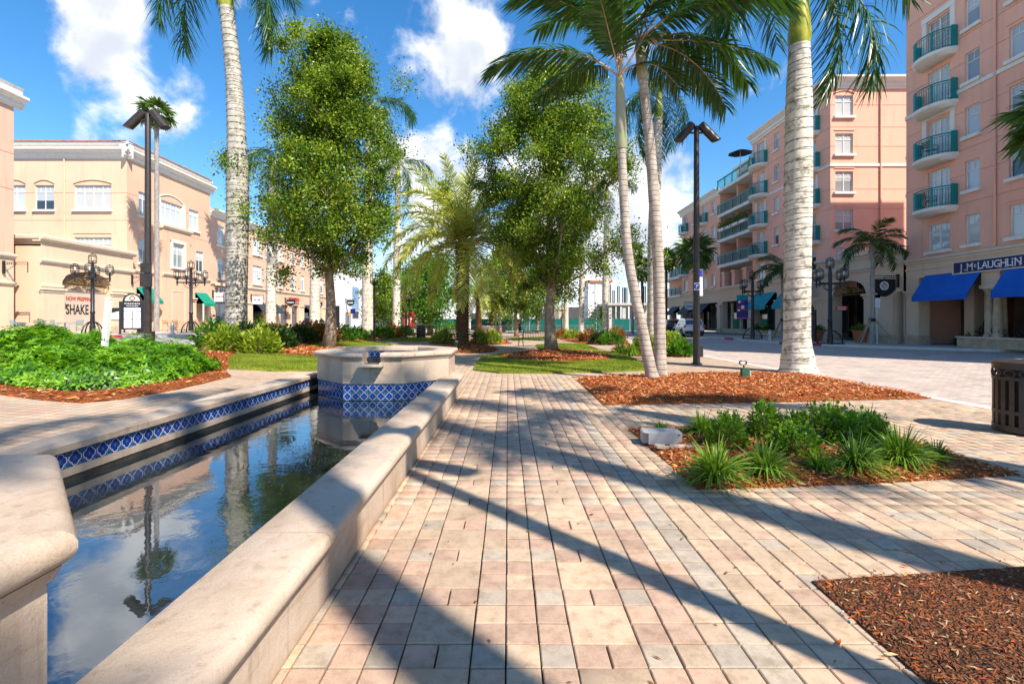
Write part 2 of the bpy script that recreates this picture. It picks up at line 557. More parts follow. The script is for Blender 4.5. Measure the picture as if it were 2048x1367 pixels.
def paver_mat(name, col):
    m, b, out = new_mat(name)
    g = b.n('ShaderNodeNewGeometry')
    P = g.outputs['Position']
    r = b.m('FRACT', b.m('ADD', g.outputs['Random Per Island'], b.n('ShaderNodeObjectInfo').outputs['Random']))
    c = b.mix(1.0, col, b.ramp(r, [(0, (.84, .83, .83)), (.5, (1, 1, 1)), (1, (1.12, 1.09, 1.05))]), 'MULTIPLY')
    sp = b.noise(P, 420, 2, .7)
    c = b.mix(1.0, c, b.ramp(sp, [(.30, (.62, .60, .58)), (.48, (1, 1, 1)), (.68, (1.22, 1.2, 1.18))]), 'MULTIPLY')
    c = b.mix(1.0, c, b.ramp(b.noise(P, 2.2, 5, .65), [(.25, (.80, .78, .76)), (.7, (1.08, 1.08, 1.08))]), 'MULTIPLY')
    c = b.mix(1.0, c, b.ramp(b.noise(P, 11, 5, .7), [(.3, (.70, .67, .63)), (.52, (1, 1, 1)), (.75, (1.10, 1.09, 1.08))]), 'MULTIPLY')
    st = b.mr(b.noise(P, 3.3, 6, .7), .58, .76)
    c = b.mix(b.m('MULTIPLY', st, .5), c, (.20, .145, .10))
    spot = b.mr(b.n('ShaderNodeTexVoronoi', Vector=P, Scale=2.6).outputs[0], .035, .028)
    c = b.mix(b.m('MULTIPLY', spot, .8), c, (.05, .04, .035))
    bs = b.n('ShaderNodeBsdfPrincipled', Base__Color=c, Roughness=.86)
    bs.inputs['Specular IOR Level'].default_value = .3
    b.put(bs.inputs['Normal'], b.n('ShaderNodeBump', Strength=.55, Distance=.004, Height=b.noise(P, 260, 3, .7)))
    b.put(out.inputs[0], bs)
    return m


PM = [paver_mat('paver_pink', PINK), paver_mat('paver_cream', CREAM), paver_mat('paver_grey', GREY), paver_mat('paver_tan', TAN)]


def lay_pavers():
    U = .155
    pieces = []          # (x, y, w, d, colour)
    def put(x0, x1, y0, y1, c):
        cx, cy = (x0 + x1) / 2, (y0 + y1) / 2
        for B in (BED1, BED2, BED3):
            if all(inside(a_, b_, B) for a_ in (x0, x1) for b_ in (y0, y1)): return
        pieces.append((cx, cy, x1 - x0, y1 - y0, c))
    k0 = math.floor((PY0 - 2.0965) / (3 * U))
    rows = []
    k = k0
    while 2.0965 + k * 3 * U < PY1:
        rows.append(2.0965 + k * 3 * U); k += 1
    cols = []                                     # (kind, x0)
    x = -.94
    for i in range(3): cols.append(('s', x, i)); x += U
    for rep in range(2):
        cols.append(('b', x, 0)); x += 2 * U
        for i in range(3): cols.append(('s', x, i)); x += U
    cols.append(('g', x, 0)); x += U
    for i in range(3): cols.append(('c', x, i)); x += U
    walk_end = x
    for y in rows:
        for i in range(3): put(PX0, -.94, y + i * U, y + (i + 1) * U, rng.choice([0, 1, 1, 2]))
        for kind, x0, i in cols:
            if kind == 'b':
                put(x0, x0 + U, y, y + U, rng.choice([0, 0, 0, 1])); put(x0 + U, x0 + 2 * U, y, y + U, rng.choice([0, 0, 0, 1]))
                put(x0, x0 + 2 * U, y + U, y + 3 * U, rng.choice([1, 3, 3]))
            elif kind == 's':
                put(x0, x0 + U, y, y + U, 2 if i != 1 else rng.choice([1, 1, 0]))
                for q in (1, 2): put(x0, x0 + U, y + q * U, y + (q + 1) * U, rng.choice([0, 0, 0, 0, 1]))
            elif kind == 'g':
                for q in range(3): put(x0, x0 + U, y + q * U, y + (q + 1) * U, 2)
            else:
                for q in range(3): put(x0, x0 + U, y + q * U, y + (q + 1) * U, rng.choice([1, 1, 3, 3, 0]))
    # wide crossing floor to the right of the walk: mostly cream, some grey, a few large squares
    nx, ny = int((PX1 - walk_end) / U) + 1, int((PY1 - rows[0]) / U)
    U2 = (PX1 - walk_end) / nx
    taken = set()
    for j in range(ny):
        for i in range(nx):
            if (i, j) in taken: continue
            x0, y0 = walk_end + i * U2, rows[0] + j * U
            if i % 5 == 3 and j % 6 == 2 and i + 1 < nx:
                taken |= {(i + 1, j), (i, j + 1), (i + 1, j + 1)}
                put(x0, x0 + 2 * U2, y0, y0 + 2 * U, rng.choice([1, 3])); continue
            ring = (i % 5 in (2, 5 % 5) and j % 6 in (1, 2, 3, 4)) or (j % 6 in (1, 4) and i % 5 in (3, 4))
            put(x0, x0 + U2, y0, y0 + U, 2 if ring and rng.random() < .55 else rng.choice([1, 1, 1, 3, 3, 0, 0]))
    # the 300 that show largest stand alone, the rest are laid as one floor
    def seen(p):
        x_, y_, w, d, c = p
        if y_ - d / 2 < 1.92: return 0
        px = HX + x_ / y_ * F
        if not (-40 < px < 2090): return 0
        return w * F / y_ * (F * CH / (y_ - d / 2) - F * CH / (y_ + d / 2))
    pieces.sort(key=seen, reverse=True)
    walk = link('paver_walk', None, None)
    walk['kind'] = 'structure'
    cache = {}
    for (cx, cy, w, d, c) in pieces[:300]:
        key = (round(w, 3), round(d, 3), c)
        if key not in cache: cache[key] = paver_mesh('paver', w, d, PM[c])
        link('paver', cache[key], walk, (cx + rng.gauss(0, .0008), cy + rng.gauss(0, .0008), rng.gauss(0, .0016)),
             rot=(rng.gauss(0, .005), rng.gauss(0, .005), rng.gauss(0, .003)))
    V, Fq, mi = [], [], []
    g, c_, h = .0036, .0045, .0045
    for (cx, cy, w, d, c) in pieces[300:]:
        x, y = w / 2 - g, d / 2 - g
        z = rng.gauss(0, .0016)
        o = len(V)
        tx, ty = rng.gauss(0, .004), rng.gauss(0, .004)
        for (a, b_, q) in [(-x, -y, -.03), (x, -y, -.03), (x, y, -.03), (-x, y, -.03), (-x, -y, -h), (x, -y, -h), (x, y, -h), (-x, y, -h),
                           (-x + c_, -y + c_, 0), (x - c_, -y + c_, 0), (x - c_, y - c_, 0), (-x + c_, y - c_, 0)]:
            V.append((cx + a, cy + b_, z + q + tx * a + ty * b_))
        Fq.append((o + 8, o + 9, o + 10, o + 11))
        for i in range(4):
            Fq.append((o + i, o + (i + 1) % 4, o + 4 + (i + 1) % 4, o + 4 + i)); Fq.append((o + 4 + i, o + 4 + (i + 1) % 4, o + 8 + (i + 1) % 4, o + 8 + i))
        mi += [c] * 9
    me = npmesh('paver_field', np.array(V), np.array(Fq), PM, mi)
    o = link('paver_field', me, walk)
    o['kind'] = 'stuff'


lay_pavers()
# ------------------------------------------------------------------ the fountain
def stone_mat():
    m, b, out = new_mat('cast_stone')
    g = b.n('ShaderNodeNewGeometry')
    P = g.outputs['Position']
    c = b.ramp(b.noise(P, 1.7, 5, .62), [(.28, (.37, .265, .18)), (.5, (.50, .385, .285)), (.72, (.585, .48, .375))])
    st = b.n('ShaderNodeMapping', Vector=P)
    st.inputs['Scale'].default_value = (2.2, 1.1, 7)
    bands = b.mr(b.noise(st, 1.3, 5, .65, .6), .52, .70)
    c = b.mix(b.m('MULTIPLY', bands, .6), c, (.33, .215, .13))
    pits = b.noise(P, 130, 4, .7)
    c = b.mix(1.0, c, b.ramp(pits, [(.30, (.74, .70, .66)), (.44, (1, 1, 1)), (.75, (1.07, 1.06, 1.05))]), 'MULTIPLY')
    grime = b.mr(b.noise(P, 3.4, 7, .72), .54, .74)
    c = b.mix(b.m('MULTIPLY', grime, .42), c, (.24, .17, .11))
    drip = b.n('ShaderNodeMapping', Vector=P)
    drip.inputs['Scale'].default_value = (9, 9, .5)
    c = b.mix(b.m('MULTIPLY', b.mr(b.noise(drip, 1.4, 4, .6), .56, .72), .38), c, (.20, .14, .09))
    low = b.mr(b.m('ADD', b.n('ShaderNodeSeparateXYZ', Vector=P).outputs[2], b.m('MULTIPLY', b.noise(P, 9, 3), .10)), .02, .13, .38, 0.0)
    c = b.mix(low, c, (.36, .20, .09))
    bs = b.n('ShaderNodeBsdfPrincipled', Base__Color=c, Roughness=.82)
    bs.inputs['Specular IOR Level'].default_value = .3
    h = b.m('ADD', b.m('MULTIPLY', pits, .6), b.noise(P, 28, 4, .6))
    b.put(bs.inputs['Normal'], b.n('ShaderNodeBump', Strength=.45, Distance=.010, Height=h))
    b.put(out.inputs[0], bs)
    return m


def blue_tile_mat():
    """glazed tile: pale four-lobed ring on cobalt, turquoise corners, small rosette"""
    m, b, out = new_mat('blue_glazed_tile')
    sp = b.n('ShaderNodeSeparateXYZ', Vector=b.n('ShaderNodeTexCoord').outputs['Object'])
    T = 1 / .075
    x = b.m('MULTIPLY', b.m('ABSOLUTE', sp.outputs[0]), T)
    z = b.m('MULTIPLY', b.m('ABSOLUTE', sp.outputs[2]), T)
    hi, lo = b.m('MAXIMUM', x, z), b.m('MINIMUM', x, z)
    def ln(u, v): return b.m('SQRT', b.m('ADD', b.m('MULTIPLY', u, u), b.m('MULTIPLY', v, v)))
    lobe = b.m('SUBTRACT', ln(b.m('SUBTRACT', hi, .42), lo), .47)
    r = ln(x, z)
    lobe = b.m('MINIMUM', lobe, b.m('SUBTRACT', r, .66))
    noi = b.noise(b.n('ShaderNodeNewGeometry').outputs['Position'], 60, 3)
    ring = b.m('SUBTRACT', 1.0, b.mr(b.m('ABSOLUTE', lobe), .035, .075))
    inner = b.mr(lobe, .02, -.04)
    body = b.mix(b.mr(noi, .3, .7), (.006, .018, .15), (.012, .045, .27))
    petals = b.m('MULTIPLY', b.mr(b.m('SINE', b.m('MULTIPLY', b.m('ARCTAN2', x, z), 8.0)), .4, .9), b.m('SUBTRACT', 1.0, b.mr(b.m('ABSOLUTE', b.m('SUBTRACT', r, .24)), .05, .11)))
    body = b.mix(b.m('MULTIPLY', petals, .75), body, (.05, .28, .42))
    dot = b.mr(r, .09, .05)
    body = b.mix(dot, body, (.25, .45, .55))
    corner = b.mix(b.mr(b.noise(b.n('ShaderNodeTexCoord').outputs['Object'], 75, 3, .6), .45, .6), (.008, .035, .17), (.09, .30, .42))
    c = b.mix(inner, corner, body)
    c = b.mix(ring, c, (.62, .60, .66))
    edge = b.mr(hi, .965, .985)
    c = b.mix(edge, c, (.05, .09, .16))
    rr = b.n('ShaderNodeObjectInfo').outputs['Random']
    c = b.mix(1.0, c, b.ramp(rr, [(0, (.75,) * 3), (1, (1.25,) * 3)]), 'MULTIPLY')
    bs = b.n('ShaderNodeBsdfPrincipled', Base__Color=c, Roughness=.14)
    b.put(bs.inputs['Normal'], b.n('ShaderNodeBump', Strength=.12, Distance=.004, Height=noi))
    b.put(out.inputs[0], bs)
    return m


def water_mat():
    m, b, out = new_mat('pool_water')
    P = b.n('ShaderNodeNewGeometry').outputs['Position']
    h = b.m('ADD', b.noise(P, 5.5, 3, .5), b.m('MULTIPLY', b.noise(P, 26, 2, .5), .16))
    calm = b.mr(b.noise(P, .9, 2), .40, .62, .04, .42)
    bump = b.n('ShaderNodeBump', Strength=calm, Distance=.008, Height=h)
    floor_c = b.mix(b.mr(b.noise(P, 2.2, 5, .65), .3, .7), (.010, .016, .020), (.035, .042, .040))
    leaf = b.mr(b.n('ShaderNodeTexVoronoi', Vector=P, Scale=16.0).outputs[0], .13, .09)
    leaf = b.m('MULTIPLY', leaf, b.mr(b.noise(P, 2.5, 2), .5, .62))
    floor_c = b.mix(leaf, floor_c, (.12, .07, .03))
    bs = b.n('ShaderNodeBsdfPrincipled', Base__Color=floor_c, Roughness=.6, Normal=bump)
    bs.inputs['Specular IOR Level'].default_value = 0.0
    gl = b.n('ShaderNodeBsdfGlossy', Color=(.93, .95, .98), Roughness=.012, Normal=bump)
    fr = b.n('ShaderNodeFresnel', IOR=1.55, Normal=bump)
    fac = b.m('ADD', b.m('MULTIPLY', fr, .95), .17, clamp=True)
    b.put(out.inputs[0], b.n('ShaderNodeMixShader', i0=fac, i1=bs, i2=gl))
    return m


M_stone, M_tile, M_water = stone_mat(), blue_tile_mat(), water_mat()
M_wetstone = pm('wet_algae_stone', (.045, .04, .03), .5, .4, 5, .4, 40)
M_grout = pm('dark_grout', (.03, .035, .05), .8, .2, 8)


def bullnose(x0, x1, z0, z1, n=7):
    """profile with a round outer edge at x1"""
    r = (z1 - z0) / 2
    pts = [(x0, z0)]
    for i in range(n + 1):
        a = -PI / 2 + PI * i / n
        pts.append((x1 - r + r * math.cos(a) * 1.0, (z0 + z1) / 2 + r * math.sin(a)))
    pts += [(x0 + .012, z1), (x0, z1 - .012)]
    return pts


def build_fountain():
    ft = thing('fountain', 'long cream stone fountain with blue patterned tiles and octagonal basins', 'fountain', (0, 0, 0))
    Y0, Y1 = .3, 10.35
    # wall along the walk: slabs with joints, bullnose coping stones
    ys = [Y0, 1.35, 2.54, 3.9, 5.35, 6.8, 8.25, 9.5, Y1]
    for a, c in zip(ys, ys[1:]):
        m = MB().extr(bullnose(-1.335, -.922, .29, .39), a + .0045, c - .0045)
        m.build('coping_stone', M_stone, ft, smooth=50)
    ys = [Y0, 1.1, 2.0, 3.15, 4.3, 5.4, 6.6, 7.8, 9.0, Y1 - .03]
    for a, c in zip(ys, ys[1:]):
        MB().box(-1.30, -.985, a + .0015, c - .0015, -.12, .288).build('wall_slab', M_stone, ft)
    MB().extr([(-1.0, .262), (-.962, .262), (-.955, .289), (-1.0, .289)], Y0, Y1 - .02).build('wall_moulding', M_stone, ft)
    # low wall on the hedge side: square coping, one row of tiles, ledge, dark foot
    ys = [1.2, 2.9, 5.34, 7.0, 8.6, 10.3]
    for a, c in zip(ys, ys[1:]):
        m = MB().extr([(-4.34, .31), (-3.975, .31), (-3.965, .32), (-3.965, .382), (-3.977, .39), (-4.34, .39)], a + .0015, c - .0015)
        m.build('coping_stone', M_stone, ft)
    MB().box(-4.32, -4.012, 1.2, 10.3, -.3, .309).build('inner_wall', M_grout, ft)
    MB().box(-4.2, -3.99, 1.2, 10.2, .085, .155).build('ledge', M_stone, ft)
    MB().box(-4.2, -4.0, 1.2, 10.2, -.3, .083).build('wall_foot', M_wetstone, ft)
    tm = MB().box(-.0745, .0745, -.004, .004, -.0745, .0745).mesh('tile', M_tile)
    for i in range(54):
        y = 1.75 + i * .152
        if y > 9.95: break
        link('tile', tm, ft, (-4.006 + rng.gauss(0, .0006), y, .232), rot=(rng.gauss(0, .004), 0, R(90)))
    MB().box(-4.0, -1.3, .4, 9.6, -.35, -.30).build('pool_floor', M_wetstone, ft)
    # two octagonal basins
    for bi, (cx, cy) in enumerate(((-2.47, 10.12), (-2.60, .83))):
        Ri, Ro, Rin, top = 1.30, 1.365, .98, .905
        t8 = math.tan(PI / 8)
        for k in range(8):
            a = k * PI / 4                       # face normal angle; k=6 faces the camera
            M = Matrix.Translation((cx, cy, 0)) @ Matrix.Rotation(a, 4, 'Z')
            wl = Ri * t8
            spout = (bi == 0 and k == 6)
            # wall panel, lower edge above the tiles
            m = MB()
            zb = .345
            if spout:
                m.box(1.10, Ri, -wl, -.155, zb, .80); m.box(1.10, Ri, .155, wl, zb, .80); m.box(1.10, Ri, -.155, .155, zb, .70)
            else:
                m.add([(1.10, -1.10 * t8, zb), (Ri, -wl + .0015, zb), (Ri, wl - .0015, zb), (1.10, 1.10 * t8, zb), (1.10, -1.10 * t8, .80), (Ri, -wl + .0015, .80), (Ri, wl - .0015, .80), (1.10, 1.10 * t8, .80)],
                      [(0, 3, 2, 1), (4, 5, 6, 7), (0, 1, 5, 4), (1, 2, 6, 5), (2, 3, 7, 6), (3, 0, 4, 7)])
            m.xf(M).build('basin_panel', M_stone, ft)
            m = MB().add([(.9, -.9 * t8, -.3), (Ri - .03, -(Ri - .03) * t8, -.3), (Ri - .03, (Ri - .03) * t8, -.3), (.9, .9 * t8, -.3), (.9, -.9 * t8, .343), (Ri - .03, -(Ri - .03) * t8, .343), (Ri - .03, (Ri - .03) * t8, .343), (.9, .9 * t8, .343)],
                         [(0, 3, 2, 1), (4, 5, 6, 7), (0, 1, 5, 4), (1, 2, 6, 5), (2, 3, 7, 6), (3, 0, 4, 7)])
            m.xf(M).build('basin_foot', M_grout, ft)
            # moulding and bullnose coping, mitred
            prof = bullnose(Rin, Ro, .805, top)
            mould = [(1.2, .765), (Ri + .012, .765), (Ri + .03, .803), (1.2, .803)]
            for nm, pr in (('coping_stone', prof), ('basin_moulding', mould)):
                runs = [(-1, 1)] if not spout else [(-1, None), (None, 1)]
                for (e0, e1) in runs:
                    m = MB()
                    n = len(pr)
                    va = [(x, (-x * t8 + .0012) if e0 is not None else .160, z) for x, z in pr]
                    vb = [(x, (x * t8 - .0012) if e1 is not None else -.160, z) for x, z in pr]
                    m.add(va + vb, [tuple(range(n)), tuple(range(2 * n - 1, n - 1, -1))] + [(q, n + q, n + (q + 1) % n, (q + 1) % n) for q in range(n)])
                    m.xf(M).build(nm, M_stone, ft, smooth=50)
            if spout:
                m = MB().box(1.05, 1.50, -.215, .215, .665, .70)
                m.box(1.05, 1.44, -.215, -.158, .70, .735); m.box(1.05, 1.44, .158, .215, .70, .735)
                m.xf(M).build('spout', M_stone, ft)
            # tiles: two rows on the faces towards the channel, rows inside the bowl
            if bi == 0 and k in (5, 6, 7):
                for row in range(2):
                    for i in range(7):
                        yv = (i - 3) * .1525
                        p = M @ Vector((Ri - .024, yv, .265 - row * .152))
                        link('tile', tm, ft, p, rot=(0, 0, a - PI / 2 + PI))
            if bi == 0 and k in (1, 2, 3, 0, 4):
                for row in range(2):
                    for i in range(5):
                        p = M @ Vector((Rin - .012 + .03, (i - 2) * .152, .725 - row * .152))
                        link('tile', tm, ft, p, rot=(0, 0, a + PI / 2 + PI))
            m = MB().add([(.96, -.96 * t8, .45), (1.11, -1.11 * t8, .45), (1.11, 1.11 * t8, .45), (.96, .96 * t8, .45), (1.01, -1.01 * t8, .80), (1.11, -1.11 * t8, .80), (1.11, 1.11 * t8, .80), (1.01, 1.01 * t8, .80)],
                         [(4, 5, 6, 7), (0, 1, 5, 4), (2, 3, 7, 6), (3, 0, 4, 7)])
            if not spout: m.xf(M).build('bowl_wall', M_grout, ft)
        MB().prism([(cx + .97 * math.cos((k + .5) * PI / 4) / math.cos(PI / 8), cy + .97 * math.sin((k + .5) * PI / 4) / math.cos(PI / 8)) for k in range(8)], .40, .50).build('bowl_floor', M_wetstone, ft)
    w = MB().add([(-4.0, .4, .03), (-1.3, .4, .03), (-1.3, 9.7, .03), (-4.0, 9.7, .03)], [(0, 1, 2, 3)]).build('water', M_water)
    w['kind'] = 'structure'
    w2 = MB().add([(-2.47 + .96 * math.cos((k + .5) * PI / 4) / math.cos(PI / 8), 10.12 + .96 * math.sin((k + .5) * PI / 4) / math.cos(PI / 8), .60) for k in range(8)], [tuple(range(8))]).build('water', M_water)
    w2['kind'] = 'structure'


build_fountain()
# ------------------------------------------------------------------ buildings
def stucco(name, col, var=.05):
    m, b, out = new_mat(name)
    P = b.n('ShaderNodeNewGeometry').outputs['Position']
    c = b.mix(b.mr(b.noise(P, .35, 4, .6), .3, .7), tuple(k * (1 - var) for k in col), tuple(k * (1 + var) for k in col))
    st = b.n('ShaderNodeMapping', Vector=P)
    st.inputs['Scale'].default_value = (2.0, 2.0, .16)
    streak = b.mr(b.noise(st, 1.6, 5, .65), .50, .75)
    c = b.mix(b.m('MULTIPLY', streak, .34), c, tuple(k * .62 for k in col))
    bs = b.n('ShaderNodeBsdfPrincipled', Base__Color=c, Roughness=.9)
    bs.inputs['Specular IOR Level'].default_value = .2
    b.put(bs.inputs['Normal'], b.n('ShaderNodeBump', Strength=.25, Distance=.01, Height=b.noise(P, 35, 4, .6)))
    b.put(out.inputs[0], bs)
    return m


def glass(name, col, col2, rough=.03):
    m, b, out = new_mat(name)
    P = b.n('ShaderNodeNewGeometry').outputs['Position']
    r = b.n('ShaderNodeObjectInfo').outputs['Random']
    c = b.mix(b.m('ADD', b.m('MULTIPLY', r, .7), b.m('MULTIPLY', b.noise(P, 1.3, 2), .3)), col, col2)
    bs = b.n('ShaderNodeBsdfPrincipled', Base__Color=c, Roughness=rough)
    bs.inputs['Specular IOR Level'].default_value = .8
    b.put(bs.inputs['Normal'], b.n('ShaderNodeBump', Strength=.05, Distance=.02, Height=b.noise(P, 1.6, 2)))
    b.put(out.inputs[0], bs)
    return m


M_pink = stucco('pink_stucco', (.86, .455, .325))
M_rose = stucco('rose_stucco', (.76, .45, .32))
M_peach = stucco('peach_stucco', (.74, .46, .31))
M_cream = stucco('cream_stucco', (.73, .525, .36))
M_beige = stucco('beige_stucco', (.69, .515, .365))
M_trim = stucco('cream_trim', (.69, .575, .435), .04)
M_trimw = stucco('white_trim', (.78, .74, .66), .03)
M_base = pm('base_stone', (.50, .38, .25), .8, .15, 3, .3, 40)
M_gdark, M_gblind, M_gmid = glass('window_glass', (.02, .03, .05), (.07, .09, .11)), glass('glass_with_blinds', (.42, .45, .45), (.62, .63, .60)), glass('glass_with_curtain', (.16, .19, .21), (.33, .36, .36))
M_teal = pm('teal_metal', (.0, .235, .225), .4, .1, 4)
M_terr = pm('roof_tile_clay', (.52, .13, .045), .8, .3, 4, isl=.25)
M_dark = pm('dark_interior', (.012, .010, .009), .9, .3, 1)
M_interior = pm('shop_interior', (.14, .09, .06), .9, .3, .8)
M_blueaw = pm('blue_awning_cloth', (.0, .11, .52), .75, .08, 2)
M_tealaw = pm('teal_awning_cloth', (.0, .27, .31), .75, .08, 2)
M_greenaw = pm('green_awning_cloth', (.0, .24, .15), .75, .08, 2)
M_blackaw = pm('charcoal_awning_cloth', (.03, .038, .045), .75, .1, 2)
M_navy = pm('navy_sign_paint', (.012, .012, .10), .4, .05, 2)
M_gold = pm('gilded_ironwork', (.30, .17, .05), .45, .2, 5, metal=.3)
M_sign_w = pm('sign_white', (.80, .80, .80), .5, .03, 2)
M_sign_r = pm('sign_red', (.60, .03, .035), .5, .05, 2)
M_sign_b = pm('sign_blue', (.02, .05, .42), .5, .05, 2)
M_sign_k = pm('sign_black', (.015, .015, .02), .5, .1, 2)


def text(name, s, size, mat, parent, loc, rot, ext=.004, sx=1.0, align='CENTER', bold=0.0):
    cu = bpy.data.curves.new(name, 'FONT')
    cu.body = s
    cu.size = size
    cu.extrude = ext
    cu.offset = bold
    cu.align_x = align
    cu.align_y = 'CENTER'
    cu.materials.append(mat)
    cu.resolution_u = 3
    t_ = bpy.data.objects.new('t', cu)
    C.objects.link(t_)
    bpy.context.view_layer.update()
    me = bpy.data.meshes.new_from_object(t_.evaluated_get(bpy.context.evaluated_depsgraph_get()))
    bpy.data.objects.remove(t_)
    bpy.data.curves.remove(cu)
    me.name = name
    o = link(name, me, parent, loc, rot=rot)
    o.scale = (sx, 1, 1)
    return o


def strokes(name, n, w, h, mats, parent, loc, rot, seed=1):
    """lettering too far away to read: a row of short broken strokes"""
    r_ = random.Random(seed)
    m = MB()
    x = -w / 2
    for k in range(n):
        g = w / n
        m.cur = k * len(mats) // n
        for q in range(2):
            a = x + g * (.12 + .42 * q)
            m.box(a, a + g * .2, -.012, -.001, -h / 2 * r_.uniform(.7, 1), h / 2 * r_.uniform(.7, 1))
        m.box(x + g * .1, x + g * .75, -.013, -.002, h * r_.uniform(-.4, .3), h * .12 + h * .3)
        x += g
    o = m.build(name, mats, parent, loc)
    o.rotation_euler = rot
    o['kind'] = 'stuff'
    return o


class Fac:
    """one face of a building: u runs along it, v up, w outwards"""
    def __init__(s, root, ox, oy, a):
        s.root, s.a = root, R(a)
        s.o = Vector((ox, oy, 0))
        s.U = Vector((math.cos(s.a), math.sin(s.a), 0))
        s.N = Vector((math.sin(s.a), -math.cos(s.a), 0))
    def at(s, u, v=0., w=0.): return s.o + s.U * u + s.N * w + Vector((0, 0, v)) - s.root.location
    def put(s, name, me, u=0., v=0., w=0.): return link(name, me, s.root, s.at(u, v, w), s.a)
    def wall(s, u0, u1, v0, v1, holes, mat, name='wall', depth=.24, grooves=(), w=0.):
        us = sorted({u0, u1, *[h[0] for h in holes], *[h[1] for h in holes]})
        gv = [g for g in grooves if v0 + .05 < g < v1 - .05]
        vs_ = sorted({v0, v1, *[h[2] for h in holes], *[h[3] for h in holes], *[g - .02 for g in gv], *[g + .02 for g in gv]})
        us = [u for u in us if u0 <= u <= u1]; vs_ = [v for v in vs_ if v0 <= v <= v1]
        m = MB()
        for a, b in zip(us, us[1:]):
            for c, d in zip(vs_, vs_[1:]):
                cu, cv = (a + b) / 2, (c + d) / 2
                if any(h[0] < cu < h[1] and h[2] < cv < h[3] for h in holes): continue
                g = any(abs(cv - q) < .019 for q in gv)
                y = .03 if g else 0
                m.add([(a, y, c), (b, y, c), (b, y, d), (a, y, d)], [(0, 1, 2, 3)])
                if g: m.add([(a, 0, c), (b, 0, c), (b, y, c), (a, y, c), (a, 0, d), (b, 0, d), (b, y, d), (a, y, d)], [(0, 1, 2, 3), (4, 7, 6, 5)])
        for h in holes:
            a, b, c, d = max(h[0], u0), min(h[1], u1), max(h[2], v0), min(h[3], v1)
            D = h[4] if len(h) > 4 else depth
            m.add([(a, 0, c), (a, D, c), (a, D, d), (a, 0, d)], [(0, 1, 2, 3)])
            m.add([(b, 0, c), (b, 0, d), (b, D, d), (b, D, c)], [(0, 1, 2, 3)])
            m.add([(a, 0, d), (a, D, d), (b, D, d), (b, 0, d)], [(0, 1, 2, 3)])
            m.add([(a, 0, c), (b, 0, c), (b, D, c), (a, D, c)], [(0, 1, 2, 3)])
        return s.put(name, m.mesh(name, mat), 0, 0, w)
    def box(s, name, u0, u1, v0, v1, w0, w1, mat):
        return s.put(name, MB().box(u0, u1, -w1, -w0, v0, v1).mesh(name, mat))
    def band(s, name, u0, u1, v, prof, mat, w=0.):
        """a moulding: profile of (out, up) points; open shape is closed along the wall"""
        pr = [(-o - w, v + z) for o, z in prof]
        return s.put(name, MB().ext_x(pr, u0, u1).mesh(name, mat, 50))


COR = [(0, 0), (.10, 0), (.12, .16), (.22, .20), (.22, .42), (.38, .50), (.44, .62), (.55, .66), (.55, .80), (0, .80)]
BELT = [(0, 0), (.06, 0), (.08, .10), (.16, .14), (.18, .26), (.12, .30), (0, .30)]
CAP = [(0, 0), (.05, 0), (.10, .08), (.14, .10), (.14, .22), (.06, .24), (0, .24)]
_wm = {}


def win(f, u, v, w, h, kind='two', pane=None, sill=True, parent=None, deep=.12):
    """a white framed window set back in its opening; u is the middle, v the foot"""
    key = (round(w, 2), round(h, 2), kind)
    if key not in _wm:
        m = MB()
        t = .055
        y0, y1 = -.03, .03
        m.box(-w / 2, -w / 2 + t, y0, y1, 0, h); m.box(w / 2 - t, w / 2, y0, y1, 0, h)
        m.box(-w / 2 + t, w / 2 - t, y0, y1, 0, t); m.box(-w / 2 + t, w / 2 - t, y0, y1, h - t, h)
        if kind == 'door':
            m.box(-.045, .045, y0 - .004, y1, t, h - t)
            for sx in (-1, 1):
                for k in range(1, 5): m.box(min(.045 * sx, sx * (w / 2 - t)), max(.045 * sx, sx * (w / 2 - t)), -.012, .012, k * h / 5 - .012, k * h / 5 + .012)
                xm = sx * (w / 4)
                m.box(xm - .011, xm + .011, -.011, .011, t, h - t)
        elif kind == 'one':
            m.box(-w / 2 + t, w / 2 - t, -.02, .02, h * .66, h * .66 + .04)
            m.box(-.012, .012, -.015, .015, h * .66 + .04, h - t)
        else:
            n = 2 if kind == 'two' else 4
            for k in range(1, n):
                x = -w / 2 + w * k / n
                m.box(x - .028, x + .028, -.026, .026, t, h - t)
            zt = h * .70
            m.box(-w / 2 + t, w / 2 - t, -.022, .022, zt, zt + .045)
            for k in range(n):
                x = -w / 2 + w * (k + .5) / n
                m.box(x - .012, x + .012, -.015, .015, zt + .045, h - t)
        _wm[key] = (m.mesh('window', M_white), MB().add([(-w / 2 + .03, .008, .03), (w / 2 - .03, .008, .03), (w / 2 - .03, .008, h - .03), (-w / 2 + .03, .008, h - .03)], [(0, 1, 2, 3)]),
                    MB().box(-w / 2 - .12, w / 2 + .12, -.16, .05, -.17, 0).mesh('sill', M_trimw), {})
    fm, pb, sm, pc = _wm[key]
    pane = pane or rng.choice([M_gdark, M_gblind, M_gblind, M_gmid])
    if pane.name not in pc: pc[pane.name] = pb.mesh('pane', pane)
    o = f.put('window' if kind != 'door' else 'french_door', fm, u, v, -deep)
    link('pane', pc[pane.name], o)
    if kind != 'door' and pane is not M_gblind and rng.random() < .7:
        fr_ = rng.choice([.3, .45, .62])
        kb = 'blind%.2f' % fr_
        if kb not in pc: pc[kb] = MB().add([(-w / 2 + .04, .004, h * (1 - fr_)), (w / 2 - .04, .004, h * (1 - fr_)), (w / 2 - .04, .004, h - .04), (-w / 2 + .04, .004, h - .04)], [(0, 1, 2, 3)]).mesh('blind', M_gblind)
        link('blind', pc[kb], o)
    if sill: link('sill', sm, o, (0, -deep, 0))
    return o


def hole(u, v, w, h): return (u - w / 2, u + w / 2, v, v + h)


